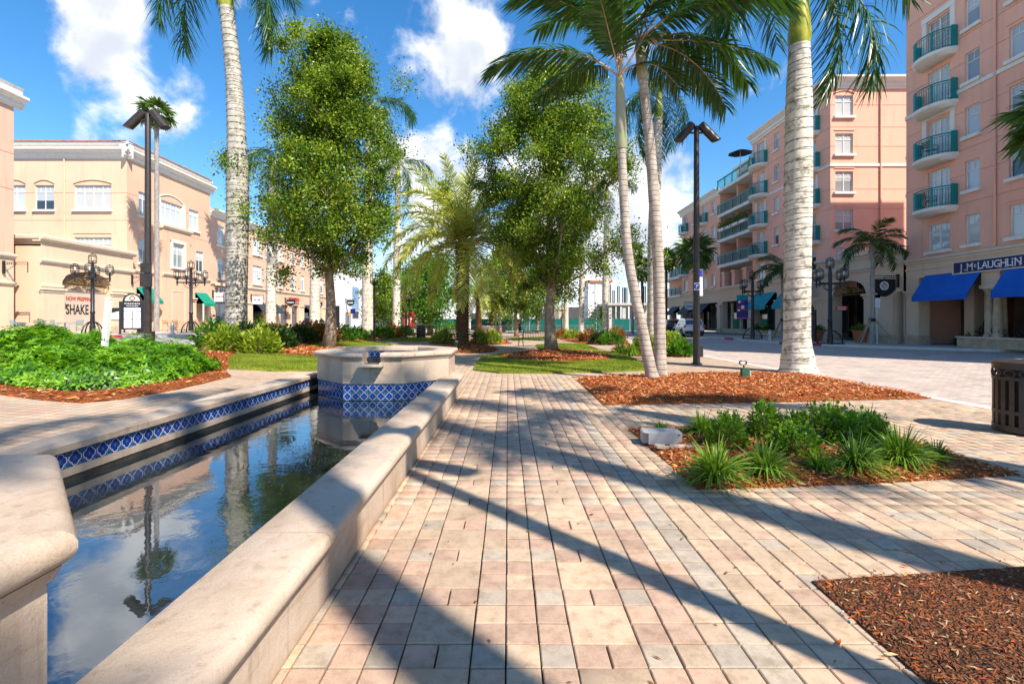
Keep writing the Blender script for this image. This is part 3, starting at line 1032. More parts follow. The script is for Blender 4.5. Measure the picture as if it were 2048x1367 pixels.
def hood(f, u, v, w, rise=.28, mat=None):
    """a shallow arched label over a window"""
    m = MB()
    n = 10
    a, b = [], []
    for k in range(n + 1):
        x = -w / 2 + w * k / n
        z = rise * (1 - (2 * k / n - 1) ** 2)
        a.append((x, z)); b.append((x, z + .07))
    for k in range(n):
        (x0, z0), (x1, z1) = a[k], a[k + 1]
        (_, q0), (_, q1) = b[k], b[k + 1]
        m.add([(x0, 0, z0), (x1, 0, z1), (x1, 0, q1), (x0, 0, q0), (x0, -.07, z0), (x1, -.07, z1), (x1, -.07, q1), (x0, -.07, q0)],
              [(4, 5, 6, 7), (0, 4, 7, 3), (1, 2, 6, 5), (2, 3, 7, 6), (0, 1, 5, 4)])
    return f.put('window_hood', m.mesh('window_hood', mat or M_trim), u, v)


def lab(f, u, v, w, mat):
    return f.box('lintel', u - w / 2 - .04, u + w / 2 + .04, v, v + .07, 0, .05, mat)


def downpipe(f, u, v0, v1, mat):
    m = MB().tube([(u, -.07, v0), (u, -.07, v1)], .055, 8)
    for k in range(int((v1 - v0) / 2.7)): m.box(u - .08, u + .08, -.09, -.001, v0 + 1 + k * 2.7, v0 + 1.06 + k * 2.7)
    return f.put('downpipe', m.mesh('downpipe', mat))


_bal = {}


def balcony(f, u, v, w=2.2, d=.95):
    """half-round balcony: cream slab and teal railing with two broad end posts"""
    key = (w, d)
    if key not in _bal:
        n = 18
        def arc(sx, sd): return [(-sx * math.cos(PI * k / n), -sd * math.sin(PI * k / n) ** .8) for k in range(n + 1)]
        m = MB()
        o, i = arc(w / 2, d), arc(w / 2 * .9, d * .78)
        vs_ = [(x, y, .0) for x, y in o] + [(x, y, -.16) for x, y in o] + [(x, y, -.32) for x, y in i]
        k = n + 1
        fs = [tuple(range(k)), tuple(range(3 * k - 1, 2 * k - 1, -1))]
        for q in range(n): fs += [(q + 1, q, k + q, k + q + 1), (k + q + 1, k + q, 2 * k + q, 2 * k + q + 1)]
        slab = m.add(vs_, fs).mesh('balcony', M_trimw, 40)
        rl = MB()
        rr = arc(w / 2 - .07, d - .07)
        rl.tube([(x, y, 1.02) for x, y in rr], .035, 6)
        rl.tube([(x, y, .90) for x, y in rr], .018, 5); rl.tube([(x, y, .10) for x, y in rr], .018, 5)
        fine = [(-(w / 2 - .07) * math.cos(PI * q / 26), -(d - .07) * math.sin(PI * q / 26) ** .8) for q in range(1, 26)]
        for x, y in fine: rl.bar((x, y, .02), (x, y, .92), .02)
        for sx in (-1, 1): rl.box(sx * (w / 2 - .09) - .05, sx * (w / 2 - .09) + .05, -.30, -.02, 0, 1.12)
        for q in (9, 17): x, y = -(w / 2 - .07) * math.cos(PI * q / 26), -(d - .07) * math.sin(PI * q / 26) ** .8; rl.box(x - .05, x + .05, y - .03, y + .03, 0, 1.0)
        _bal[key] = (slab, rl.mesh('railing', M_teal))
    o = f.put('balcony', _bal[key][0], u, v)
    link('railing', _bal[key][1], o)
    return o


def long_balcony(f, u0, u1, v, w0, w1):
    o = f.put('balcony', MB().box(u0, u1, -w1, -w0, v - .30, v).mesh('balcony', M_trimw))
    m = MB()
    y = -w1 + .06
    for z, r in ((1.02, .04), (.92, .02), (.10, .02)): m.box(u0, u1, y - r, y + r, v + z - r, v + z + r)
    n = int((u1 - u0) / .12)
    for k in range(n + 1):
        u = u0 + .03 + (u1 - u0 - .06) * k / n
        m.box(u - .009, u + .009, y - .009, y + .009, v + .1, v + .92)
    for k in range(int((u1 - u0) / 1.7) + 1):
        u = min(u1 - .06, u0 + .06 + k * 1.7)
        m.box(u - .06, u + .06, y - .05, y + .05, v, v + 1.08)
    link('railing', m.mesh('railing', M_teal), o)
    return o


def tiles_roof(f, u0, u1, v, back=2.4, w=.45, pitch=.32, mat=None, hip=(0, 0)):
    """eaves course and slope of barrel tiles"""
    n = max(4, int((u1 - u0) / .26))
    V, Q = [], []
    st = 6
    cols = n * st + 1
    x = np.linspace(u0, u1, cols)
    wave = .055 * np.abs(np.sin(np.linspace(0, PI * n, cols)))
    rows = [(0.0, 0.0), (back, back * pitch)]
    for (b_, z) in rows:
        lo, hi = u0 + hip[0] * b_, u1 - hip[1] * b_
        for k in range(cols): V.append((min(max(x[k], lo), hi), -w + b_ - (max(0, lo - x[k], x[k] - hi) if b_ else 0), v + z - (max(0, lo - x[k], x[k] - hi) * pitch if b_ else 0) + wave[k]))
    for k in range(cols - 1): Q.append((k, k + 1, cols + k + 1, cols + k))
    o0 = len(V)
    for k in range(cols): V.append((x[k], -w, v - .03))
    for k in range(cols - 1): Q.append((o0 + k, o0 + k + 1, k + 1, k))
    me = npmesh('roof_tiles', np.array(V), np.array(Q), mat or M_terr)
    o = f.put('roof_tiles', me)
    o['kind'] = 'stuff'
    return o


def awning(f, u0, u1, vt, vb, d, mat, val=.22, sides=False, name='awning'):
    m = MB()
    t = .02
    m.ext_x([(0, vt), (0, vt - .03), (-d + .01, vb), (-d + .01, vb - val), (-d - t, vb - val), (-d - t, vb + .01)], u0, u1)
    if sides:
        for u in (u0, u1): m.add([(u, 0, vt - .02), (u, -d, vb), (u, 0, vb)], [(0, 1, 2), (2, 1, 0)])
    o = f.put(name, m.mesh(name, mat))
    fr = MB()
    for k in range(4):
        u = u0 + .03 + (u1 - u0 - .06) * k / 3
        fr.bar((u, 0, vt - .05), (u, -d + .03, vb - .03), .025)
    link('awning_frame', fr.mesh('awning_frame', M_black), o)
    return o


def arch_panel(f, u0, u1, vs_, vt, mat, rise, depth=.3, w=0.0):
    """wall over an arch: flat top at vt, arc springing at vs_"""
    m = MB()
    n = 14
    W = u1 - u0
    arc = [(u0 + W * k / n, vs_ + rise * (1 - (2 * k / n - 1) ** 2) ** .5) for k in range(n + 1)]
    for k in range(n):
        (a, za), (b, zb) = arc[k], arc[k + 1]
        m.add([(a, 0, za), (b, 0, zb), (b, 0, vt), (a, 0, vt)], [(0, 1, 2, 3)])
        m.add([(a, 0, za), (b, 0, zb), (b, depth, zb), (a, depth, za)], [(3, 2, 1, 0)])
    return f.put('arch', m.mesh('arch', mat), 0, 0, w)


def lunette(f, u0, u1, vs_, rise, w):
    """gilded iron fan in the head of an arch: emblem, leaves and a cresting of letters too fine to read"""
    m = MB()
    W = u1 - u0
    cx = (u0 + u1) / 2
    n = 16
    pts = [(u0 + W * k / n, -w, vs_ + rise * max(0, 1 - (2 * k / n - 1) ** 2) ** .5) for k in range(n + 1)]
    m.tube(pts, .03, 5); m.tube([pts[0], pts[-1]], .03, 5)
    for k in range(2, n - 1, 2): m.bar((pts[k][0], -w, vs_), pts[k], .018)
    r = rise * .34
    c = vs_ + rise * .5
    m.tube([(cx + r * math.sin(q), -w - .03, c + r * 1.1 * math.cos(q)) for q in (0, PI / 2, PI, 3 * PI / 2, 2 * PI)], .035, 5)
    m.tube([(cx + r * .5 * math.sin(q), -w - .03, c + r * .55 * math.cos(q)) for q in (0, PI / 2, PI, 3 * PI / 2, 2 * PI)], .03, 5)
    for sx in (-1, 1):
        for q, (l, h) in enumerate(((.36, .10), (.30, .32), (.20, .52))):
            p = [(cx + sx * (r * .7 + l * W * t), -w - .02, vs_ + .12 + h * rise * math.sin(t * PI * .8) * (1 - .3 * t)) for t in (0, .25, .5, .75, 1)]
            m.tube(p, [.025, .05, .05, .035, .015], 5)
    return f.put('lunette', m.mesh('lunette', M_gold))


def pillar(f, u0, u1, v0, v1, w0, w1, mat, name='pillar'):
    m = MB().box(u0, u1, -w1, -w0, v0 + .5, v1)
    o = f.put(name, m.mesh(name, mat))
    b = MB().box(u0 - .06, u1 + .06, -w1 - .06, -w0, v0, v0 + .44)
    b.add([(u0 - .06, -w1 - .06, v0 + .44), (u1 + .06, -w1 - .06, v0 + .44), (u1 + .06, -w0, v0 + .44), (u0 - .06, -w0, v0 + .44),
           (u0, -w1, v0 + .52), (u1, -w1, v0 + .52), (u1, -w0, v0 + .52), (u0, -w0, v0 + .52)], [(0, 1, 5, 4), (1, 2, 6, 5), (3, 0, 4, 7)])
    link('plinth', b.mesh('plinth', M_base), o)
    c = MB()
    for k, (e, z0, z1) in enumerate(((.05, -.30, -.24), (.03, -.24, -.14), (.12, -.14, 0))): c.box(u0 - e, u1 + e, -w1 - e, -w0, v1 + z0, v1 + z1 - .001)
    link('capital', c.mesh('capital', M_trim), o)
    return o


def column(f, u, v0, v1, w, r=.16):
    m = MB().lathe([(r * 1.5, 0), (r * 1.5, .08), (r * 1.3, .12), (r * 1.15, .18), (r * 1.12, 1.0), (r * .86, v1 - v0 - .35), (r * .95, v1 - v0 - .33), (r * .9, v1 - v0 - .28), (r * 1.3, v1 - v0 - .1), (r * 1.6, v1 - v0 - .06), (r * 1.6, v1 - v0)], 14)
    return f.put('column', m.mesh('column', M_base, 40), u, v0, w)


def storefront(f, u0, u1, v0, v1, w, n=3, mat=None):
    """dark shop window behind an arcade"""
    o = f.put('shop_window', MB().box(u0, u1, -w - .03, -w, v0, v0 + .35).mesh('shop_window', M_bronze))
    link('head_rail', MB().box(u0, u1, -w - .03, -w, v1 - .12, v1).mesh('head_rail', M_bronze), o)
    for k in range(n + 1):
        u = u0 + (u1 - u0) * k / n
        link('mullion', MB().box(u - .04, u + .04, -w - .035, -w, v0 + .35, v1 - .12).mesh('mullion', M_bronze), o)
    link('pane', MB().add([(u0, -w - .01, v0 + .35), (u1, -w - .01, v0 + .35), (u1, -w - .01, v1 - .12), (u0, -w - .01, v1 - .12)], [(0, 1, 2, 3)]).mesh('pane', mat or M_gdark), o)
    return o


def blade_sign(f, u, v, txt, boardm, textm, w=1.3, hgt=.8, nm='bracket_sign', label='', plain=False, shape='box', ts=.24):
    """iron bracket standing out from the wall with a hanging board"""
    t = thing(nm, label, 'sign', tuple(f.at(u, v) + f.root.location), f.a)
    m = MB()
    m.box(-.05, .05, -.14, -.02, -.55, .25)
    m.bar((0, -.14, .15), (0, -w, .15), .035); m.bar((0, -.14, .02), (0, -w, .02), .03); m.bar((0, -w, .17), (0, -w, -.5), .035)
    for k in range(5): m.bar((0, -.3 - k * .14, .02), (0, -.3 - k * .14, .15), .025)
    m.bar((0, -.14, -.45), (0, -w * .55, .02), .025)
    m.build('bracket', M_black, t)
    if not plain:
        b = MB()
        y0, y1 = -w + .12, -.22
        if shape == 'box': b.box(-.03, .03, y0, y1, -.05 - hgt, -.05)
        else:
            n = 12
            prof = [(y0, -.05), (y0, -.05 - hgt * .6)] + [(y0 + (y1 - y0) * k / n, -.05 - hgt * .6 - hgt * .4 * math.sin(PI * k / n)) for k in range(1, n)] + [(y1, -.05 - hgt * .6), (y1, -.05)]
            b.ext_x(prof, -.03, .03)
        o = b.build('board', boardm, t)
        if txt:
            for sx in (1, -1): strokes('lettering', txt, (y1 - y0) * .72, hgt * .22, [textm], o, (.031 * sx, (y0 + y1) / 2, -.05 - hgt * .45), (0, 0, R(90) * sx), txt)
    return t
# ------------------------------------------------------------------ shops and flats on the right
FL = [4.75 + 2.75 * k for k in range(7)]
GR = [7.5, 8.95, 10.25, 12.2, 14.7, 16.05, 18.6]


def near_block():
    root = thing('apartment_block', 'tall salmon pink apartment block with teal balconies above blue shop awnings', 'building', (23.4, 28.5, .12))
    f = Fac(root, 23.4, 28.5, -90)
    W = 18.5
    top = 20.6
    holes, jobs = [], []
    for k in range(6):
        z = FL[k]
        for ub in (2.15, 9.6, 15.6):
            if k == 0: jobs.append((ub, z + .55, 1.35, 1.45, 'two', True))
            else: jobs.append((ub, z + .04, 1.35, 2.15, 'door', False))
        for uw, ww, kd in ((4.05, .78, 'one'), (6.6, 1.5, 'two'), (12.2, 1.5, 'two')):
            jobs.append((uw, z + .60, ww, 1.50, kd, True))
    jobs = [j for j in jobs if j[1] + j[3] < top - 1]
    holes = [hole(*j[:4]) for j in jobs]
    f.wall(0, W, 4.95, top, holes, M_pink, grooves=GR)
    for (u, v, w, h, kd, sl) in jobs:
        win(f, u, v, w, h, kd, sill=sl, pane=None if kd != 'door' else rng.choice([M_gblind, M_gmid]))
        lab(f, u, v + h + .14, w + .1, M_pink) if kd != 'one' else None
    for k in range(1, 6):
        for ub in (2.15, 9.6, 15.6):
            if FL[k] + 2.2 < top - .9: balcony(f, ub, FL[k], 2.35, 1.0)
            if k in (2, 4):
                for sx in (-1, 1): f.box('door_surround', ub + sx * .86 - .13, ub + sx * .86 + .13, FL[k], FL[k] + 2.30, 0, .07, M_trimw)
                f.box('door_surround', ub - 1.0, ub + 1.0, FL[k] + 2.302, FL[k] + 2.60, 0, .09, M_trimw)
    downpipe(f, 5.25, 5.05, top - .02, M_pink)
    f.band('belt_course', -.02, W, 13.22, [(0, 0), (.07, 0), (.07, .2), (0, .2)], M_trimw)
    f.band('cornice', -.4, W, top, COR, M_trimw)
    tiles_roof(f, -.4, W, top + .82, 3.5, hip=(1, 0))
    # returns: end walls and back (seen only from elsewhere)
    g = Fac(root, 35, 28.5, 180)
    g.wall(0, 11.6, .12, top, [], M_pink)
    g2 = Fac(root, 23.4, 10, 0)
    g2.wall(0, 11.6, .12, top, [hole(3, FL[k] + .6, 1.4, 1.5) for k in range(5)] + [hole(8, FL[k] + .6, 1.4, 1.5) for k in range(5)], M_pink)
    for k in range(5):
        for u in (3, 8): win(g2, u, FL[k] + .6, 1.4, 1.5)
    rf = MB().box(23.6, 35, 10.1, 28.4, top - .3, top - .05); rf.v = [(x - 23.4, y - 28.5, z - .12) for x, y, z in rf.v]
    rf.build('roof', M_concrete, root)
    MB().box(11.5, 11.6, -18.4, -.1, 0, top - .45).build('back_wall', M_pink, root)
    # shop front: beam, pillars, columns, planter wall, awnings, sign
    f.wall(0, W, 3.95, 4.95, [], M_beige, name='shop_beam', depth=.5)
    f.box('beam_soffit', 0, W, 3.90, 3.949, -.6, -.001, M_beige)
    f.band('belt_course', -.03, W, 4.72, BELT, M_trim)
    f.band('belt_course', -.03, W, 4.35, [(0, 0), (.04, 0), (.06, .06), (.03, .10), (0, .10)], M_trim)
    for (a, b_) in ((0, .85), (9.6, 10.6), (14.2, 15.2)): pillar(f, a, b_, .12, 3.2, -.65, -.01, M_beige); f.box('pillar_head', a, b_, 3.2, 3.95, -.6, -.012, M_beige)
    for u, w in ((4.75, -.18), (5.15, -.18), (4.95, -.62)): column(f, u, .67, 3.05, w)
    f.box('column_beam', 4.45, 5.45, 3.05, 3.22, -.85, .05, M_trim); f.box('column_head', 4.5, 5.4, 3.22, 3.9, -.8, -.012, M_beige)
    f.box('planter_wall', 3.2, 6.1, .12, .60, -.8, -.02, M_base); f.box('planter_wall', 6.104, 9.4, .12, .60, -.8, -.02, M_base)
    f.box('planter_coping', 3.15, 9.45, .60, .67, -.86, .03, M_trim)
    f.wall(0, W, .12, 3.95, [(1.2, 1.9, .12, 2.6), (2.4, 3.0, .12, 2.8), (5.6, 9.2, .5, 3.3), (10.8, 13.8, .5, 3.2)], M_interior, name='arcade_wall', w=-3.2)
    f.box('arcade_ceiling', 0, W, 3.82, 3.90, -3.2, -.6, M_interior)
    storefront(f, 5.6, 9.2, .5, 3.3, -3.25); storefront(f, 10.8, 13.8, .5, 3.2, -3.25); storefront(f, 1.2, 1.9, .12, 2.6, -3.25, 1)
    f.box('poster', 6.2, 7.3, .9, 2.5, -1.62, -1.6, pm('poster_print', (.5, .42, .40), .5, .5, 3, col2=(.08, .05, .06)))
    for j, (u, w, ht) in enumerate(((2.2, -1.6, 3.7), (3.3, -1.6, 3.7))): f.box('inner_pillar', u - .28, u + .28, .12, 3.82, w - .5, w, M_beige)
    a1 = awning(f, 1.30, 4.55, 4.0, 2.78, .75, M_blueaw, .24); a2 = awning(f, 5.75, 9.3, 4.0, 2.78, .75, M_blueaw, .24); awning(f, 10.8, 14.0, 4.0, 2.78, .75, M_blueaw, .24)
    sg = thing('shop_sign', 'navy shop fascia sign with white serif capitals above the blue awnings', 'sign', (23.4, 28.5 - 5.9, 4.17), R(-90))
    MB().box(-2.75, 2.6, -.10, -.03, -.24, .30).build('board', M_navy, sg)
    fr = MB()
    fr.box(-2.82, 2.67, -.13, -.02, -.30, -.242); fr.box(-2.82, 2.67, -.13, -.02, .302, .36); fr.box(-2.82, -2.752, -.13, -.02, -.242, .302); fr.box(2.602, 2.67, -.13, -.02, -.242, .302)
    fr.build('frame', M_trim, sg)
    x = -2.38
    for ch, s_, dz, adv in (('J', .50, 0, .20), ('.', .50, 0, .13), ('M', .50, 0, .40), ('c', .32, .06, .17), ('L', .50, 0, .22), ('A', .50, 0, .28), ('U', .50, 0, .30), ('G', .50, 0, .31), ('H', .50, 0, .30), ('L', .50, 0, .22), ('i', .50, .0, .12), ('N', .50, 0, .30)):
        text('letter', ch, s_, M_sign_w, sg, (x, -.104, .015 + dz), (R(90), 0, 0), .004, .92, 'LEFT', .003)
        if ch in 'JMLUHNi':                                   # serifs
            wch = {'M': .34, 'U': .25, 'H': .25, 'N': .26}.get(ch, .1)
            mm = MB()
            for q in ((0.03, wch) if ch in 'MUHN' else (.05,)): mm.box(x + q - .04, x + q + .05, -.112, -.104, .165, .185)
            if ch != 'U' and ch != 'J':
                for q in ((0.03, wch) if ch in 'MHN' else (.05,)): mm.box(x + q - .04, x + q + .05, -.112, -.104, -.172, -.152)
            mm.build('serif', M_sign_w, sg)
        x += adv
    return root


def wing_two():
    root = thing('apartment_wing', 'set back salmon apartment wing with tiled roof and stacked curved balconies', 'building', (23.4, 35.2, .12))
    c = Fac(root, 23.4, 35.2, 0)
    top = 18.25
    cam_jobs = []
    for k in range(5):
        cam_jobs.append((1.0, FL[k] + .55, 1.3, 1.5, 'two'))
        cam_jobs.append((6.2, FL[k] + .55, 1.0, 1.5, 'two'))
    gr = [7.5, 9.6, 11.0, 14.1, 15.5, 17.1]
    c.wall(0, 12, 4.9, top, [hole(*j[:4]) for j in cam_jobs], M_pink, grooves=gr)
    for j in cam_jobs:
        win(c, *j, pane=rng.choice([M_gblind, M_gmid, M_gmid]))
        if j[1] > 15.5 and j[0] < 2: hood(c, j[0], j[1] + j[3] + .12, j[2] + .2, .22, M_pink)
        else: lab(c, j[0], j[1] + j[3] + .2, j[2] + .1, M_pink)
    downpipe(c, 3.6, 5.9, top - .02, M_pink)
    c.band('belt_course', -.06, 12, 12.65, [(0, 0), (.07, 0), (.07, .2), (0, .2)], M_trimw)
    c.band('cornice', -.5, 12, top, COR, M_trimw)
    tiles_roof(c, -.5, 12, top + .82, 3.5, hip=(1, 0))
    # street face, section A: Y 35.2 - 46.4
    f = Fac(root, 23.4, 46.4, -90)
    W = 11.2
    jobs = []
    for k in range(5):
        for ub in (1.55, 8.9): jobs.append((ub, FL[k] + (.04 if k else .55), 1.3, 2.1 if k else 1.5, 'door' if k else 'two'))
        for uw in (4.1, 6.2): jobs.append((uw, FL[k] + .6, .75, 1.45, 'one'))
    f.wall(0, W, 4.9, top, [hole(*j[:4]) for j in jobs], M_pink, grooves=gr)
    for j in jobs: win(f, *j, sill=j[4] != 'door')
    for k in range(1, 5):
        for ub in (1.55, 8.9):
            balcony(f, ub, FL[k], 2.35, 1.0)
            if k in (2, 4):
                hood(f, ub, FL[k] + 2.2, 1.7, .3, M_trimw)
                for sx in (-1, 1): f.box('door_surround', ub + sx * .8 - .11, ub + sx * .8 + .11, FL[k], FL[k] + 2.2, 0, .06, M_trimw)
    f.band('belt_course', 0, W + .06, 12.65, [(0, 0), (.07, 0), (.07, .2), (0, .2)], M_trimw)
    f.band('cornice', -.1, W + .5, top, COR, M_trimw)
    tiles_roof(f, -.1, W + .5, top + .82, 3.5, hip=(0, 1))
    # section B: open loggias, Y 46.4 - 53.5
    b = Fac(root, 23.4, 53.5, -90)
    W = 7.1
    bj = []
    for k in range(1, 5):
        for u in (1.6, 5.2): bj.append((u, FL[k] + .04, 1.5, 2.1, 'door'))
    b.wall(0, W, 4.9, 17.4, [hole(*j[:4]) for j in bj], M_pink, w=-1.9)
    for j in bj: o = win(b, *j, sill=False); o.location += Vector((1.9, 0, 0))
    for k in range(1, 5):
        long_balcony(b, 0.02, W - .02, FL[k], -1.88, .35)
        if k < 4: b.box('party_wall', 3.35, 3.55, FL[k], FL[k + 1] - .3, -1.88, -.25, M_pink)
    for u in (0, W):
        gs = Fac(root, 23.4, 53.5 - u, 180 if u == 0 else 0)
        gs.wall(-1.9 if u == 0 else 0, 0 if u == 0 else 1.9, 4.9, 16.0 if u == 0 else 17.4, [], M_pink, name='loggia_side')
    b.band('cornice', 0, W, 17.4, COR, M_trimw, w=-1.9)
    b.box('parapet', 0, W, 4.9, 5.1, -1.88, .3, M_trim)
    for u in (1.2, 3.5, 5.9): b.box('terrace_pier', u - .35, u + .35, 5.1, 6.5, -.35, .2, M_pink); b.box('pier_cap', u - .42, u + .42, 6.5, 6.68, -.42, .27, M_trim)
    # section C and D
    d = Fac(root, 23.4, 65.2, -90)
    W = 11.7
    dj = []
    for k in range(4):
        for ub in (1.3, 7.4): dj.append((ub, FL[k] + (.04 if k else .5), 1.2, 2.05 if k else 1.5, 'door' if k else 'two'))
        for uw in (4.2, 9.9): dj.append((uw, FL[k] + .6, .9, 1.45, 'one'))
    d.wall(0, W, 4.9, 15.3, [hole(*j[:4]) for j in dj], M_pink, grooves=gr)
    for j in dj: win(d, *j, sill=j[4] != 'door')
    for k in range(1, 4):
        for ub in (1.3, 7.4): balcony(d, ub, FL[k], 2.0, .9)
        if k == 3:
            for ub in (1.3, 7.4): hood(d, ub, FL[k] + 2.15, 1.6, .3, M_trimw)
    d.band('cornice', -.4, W, 15.3, COR, M_trimw)
    d.band('belt_course', -.06, W, 9.95, [(0, 0), (.07, 0), (.07, .2), (0, .2)], M_trimw)
    e = Fac(root, 23.4, 74, -90)
    e.wall(0, 8.8, 4.9, 11.2, [hole(u, FL[k] + .04, 1.4, 2.05) for k in range(1, 2) for u in (2, 6)], M_pink, w=-1.2)
    for u in (2, 6): o = win(e, u, FL[1] + .04, 1.4, 2.05, 'door', sill=False); o.location += Vector((1.2, 0, 0))
    long_balcony(e, 0, 8.78, FL[1], -1.18, .3); long_balcony(e, 0, 8.78, FL[0] + .2, -1.18, .3)
    e.band('cornice', -.3, 8.78, 11.2, COR, M_trimw, w=-1.2)
    eb = Fac(root, 23.4, 65.2, 180)
    eb.wall(-12, 0, 4.9, 15.3, [], M_pink)
    # bodies so that the roofs are closed
    for (y0, y1, z) in ((35.4, 46.3, top), (46.3, 53.5, 17.4), (53.5, 65.1, 15.3), (65.3, 74, 11.2)):
        m = MB().box(26, 35, y0, y1, z - .3, z - .02)
        m.v = [(x - 23.4, y - 35.2, q - .12) for x, y, q in m.v]
        m.build('roof', M_concrete, root)
    for (y0, y1, z) in ((35.4, 53.5, 17.3), (53.51, 65.1, 15.2), (65.11, 74, 11.1)): MB().box(11.5, 11.6, y0 - 35.2, y1 - 35.2, 0, z - .5).build('back_wall', M_pink, root)
    # shop level
    s = Fac(root, 23.4, 74, -90)
    L = 74 - 36.6
    def U(Y): return 74 - Y
    op = [(U(73), U(70), .12, 3.3), (U(69), U(65.5), .12, 3.3), (U(64.5), U(60.5), .12, 3.3), (U(59.5), U(54.2), .12, 3.5), (U(53.0), U(47.3), .12, 3.5), (U(46.2), U(42.2), .12, 3.9), (U(41.4), U(37.6), .12, 3.9)]
    s.wall(0, L, .12, 4.9, op, M_beige, name='shop_wall', depth=.6)
    s.band('belt_course', -.1, L, 4.65, BELT, M_trim)
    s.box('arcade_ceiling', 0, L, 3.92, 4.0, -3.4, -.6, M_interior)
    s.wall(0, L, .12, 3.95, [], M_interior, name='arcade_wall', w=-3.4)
    for (a, b_, v0, v1) in op:
        storefront(s, a + .1, b_ - .1, .12, 3.2, -3.1, 3, rng.choice([M_gdark, M_gdark, M_gmid]))
    edges = [U(73.5), U(69.5), U(65), U(60), U(53.6), U(46.75), U(41.8), U(37.1)]
    for u in edges: pillar(s, u - .42, u + .42, .12, 3.25, .001, .14, M_beige)
    for u in (U(51.2), U(49.2)): column(s, u, .55, 3.3, -.3, .14)
    s.box('planter_wall', U(52.9), U(47.4), .12, .60, -.5, .02, M_base)
    s.box('planter_wall', U(46.1), U(42.3), .12, .62, -.1, .55, M_base)
    for (y0, y1, mt, vt, vb) in ((45.9, 42.4, M_tealaw, 4.0, 2.75), (41.3, 37.8, M_tealaw, 4.0, 2.75), (64.3, 60.7, M_blackaw, 3.5, 2.5), (59.4, 56.2, M_blackaw, 3.5, 2.5), (69, 66, M_blackaw, 3.4, 2.5)):
        awning(s, U(y0), U(y1), vt, vb, .95, mt, .3, sides=True)
    return root


def infill():
    root = thing('arcade_link', 'low beige arcade with a gilded arch linking two salmon apartment blocks', 'building', (23.3, 32.4, .12))
    f = Fac(root, 23.34, 36.6, -90)
    W = 8.1 - .12
    def U(Y): return 36.6 - Y
    a, b_ = U(34.9), U(31.6)
    f.wall(0, W, .12, 5.75, [(a, b_, .12, 4.6, .7), (U(29.15), W, .12, 3.2, .7)], M_beige, grooves=[2.2, 3.9])
    arch_panel(f, a, b_, 3.25, 4.62, M_beige, .95, .6)
    lunette(f, a + .02, b_ - .02, 3.25, .92, -.10)
    f.band('belt_course', -.02, W, 5.55, [(0, 0), (.1, 0), (.12, .12), (.26, .18), (.28, .34), (.16, .40), (0, .40)], M_trim)
    f.band('belt_course', -.02, W, 4.72, BELT, M_trim)
    pillar(f, .1, a - .02, .12, 3.2, .001, .18, M_beige); pillar(f, b_ + .02, U(29.2), .12, 3.2, .001, .18, M_beige)
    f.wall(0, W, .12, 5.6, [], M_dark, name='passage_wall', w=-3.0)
    f.box('terrace', 0, W, 5.50, 5.60, -6, -.02, M_concrete)
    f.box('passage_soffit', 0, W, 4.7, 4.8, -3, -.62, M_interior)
    return root


near_block(); wing_two(); infill()
fR = Fac(thing('arcade_sign_anchor', '', ''), 23.34, 36.6, -90)
bpy.data.objects.remove(fR.root)


class _Z: location = Vector((0, 0, 0))


fR = Fac(_Z, 23.34, 36.6, -90)
bs = blade_sign(fR, 36.6 - 28.95, 4.0, '', M_sign_k, M_sign_w, 1.7, 1.05, 'bracket_sign', 'black shield sign with white diamond emblem by the blue awning', shape='round')
em = MB()
yc, zc = (-1.58 - .22) / 2, -.45
n = 20
em.add([(.034, yc + .27 * math.cos(2 * PI * k / n), zc + .27 * math.sin(2 * PI * k / n)) for k in range(n)], [tuple(range(n))])
em.build('emblem_disc', M_sign_w, bs)
em = MB()
for r_ in (.20, .11): em.tube([(.045, yc + r_ * math.sin(q), zc + r_ * math.cos(q)) for q in (0, PI / 2, PI, 3 * PI / 2, 2 * PI)], .018, 4)
em.build('emblem', M_sign_k, bs)
# the same marks on the side that looks towards the camera
for q in [o for o in bs.children if o.name.startswith('emblem')]:
    c2 = q.copy(); C.objects.link(c2); c2.parent = bs; c2.scale = (-1, 1, 1)
blade_sign(fR, 36.6 - 59.9, 3.6, 6, M_sign_w, M_sign_k, 1.6, .8, 'bracket_sign', 'white rounded sign on a black bracket over charcoal awning', shape='round', ts=.3)
blade_sign(fR, 36.6 - 37.4, 4.3, '', M_tealaw, M_sign_w, 1.7, 1.0, 'bracket_sign', 'teal hanging sign on bracket behind the lit palm trunk')
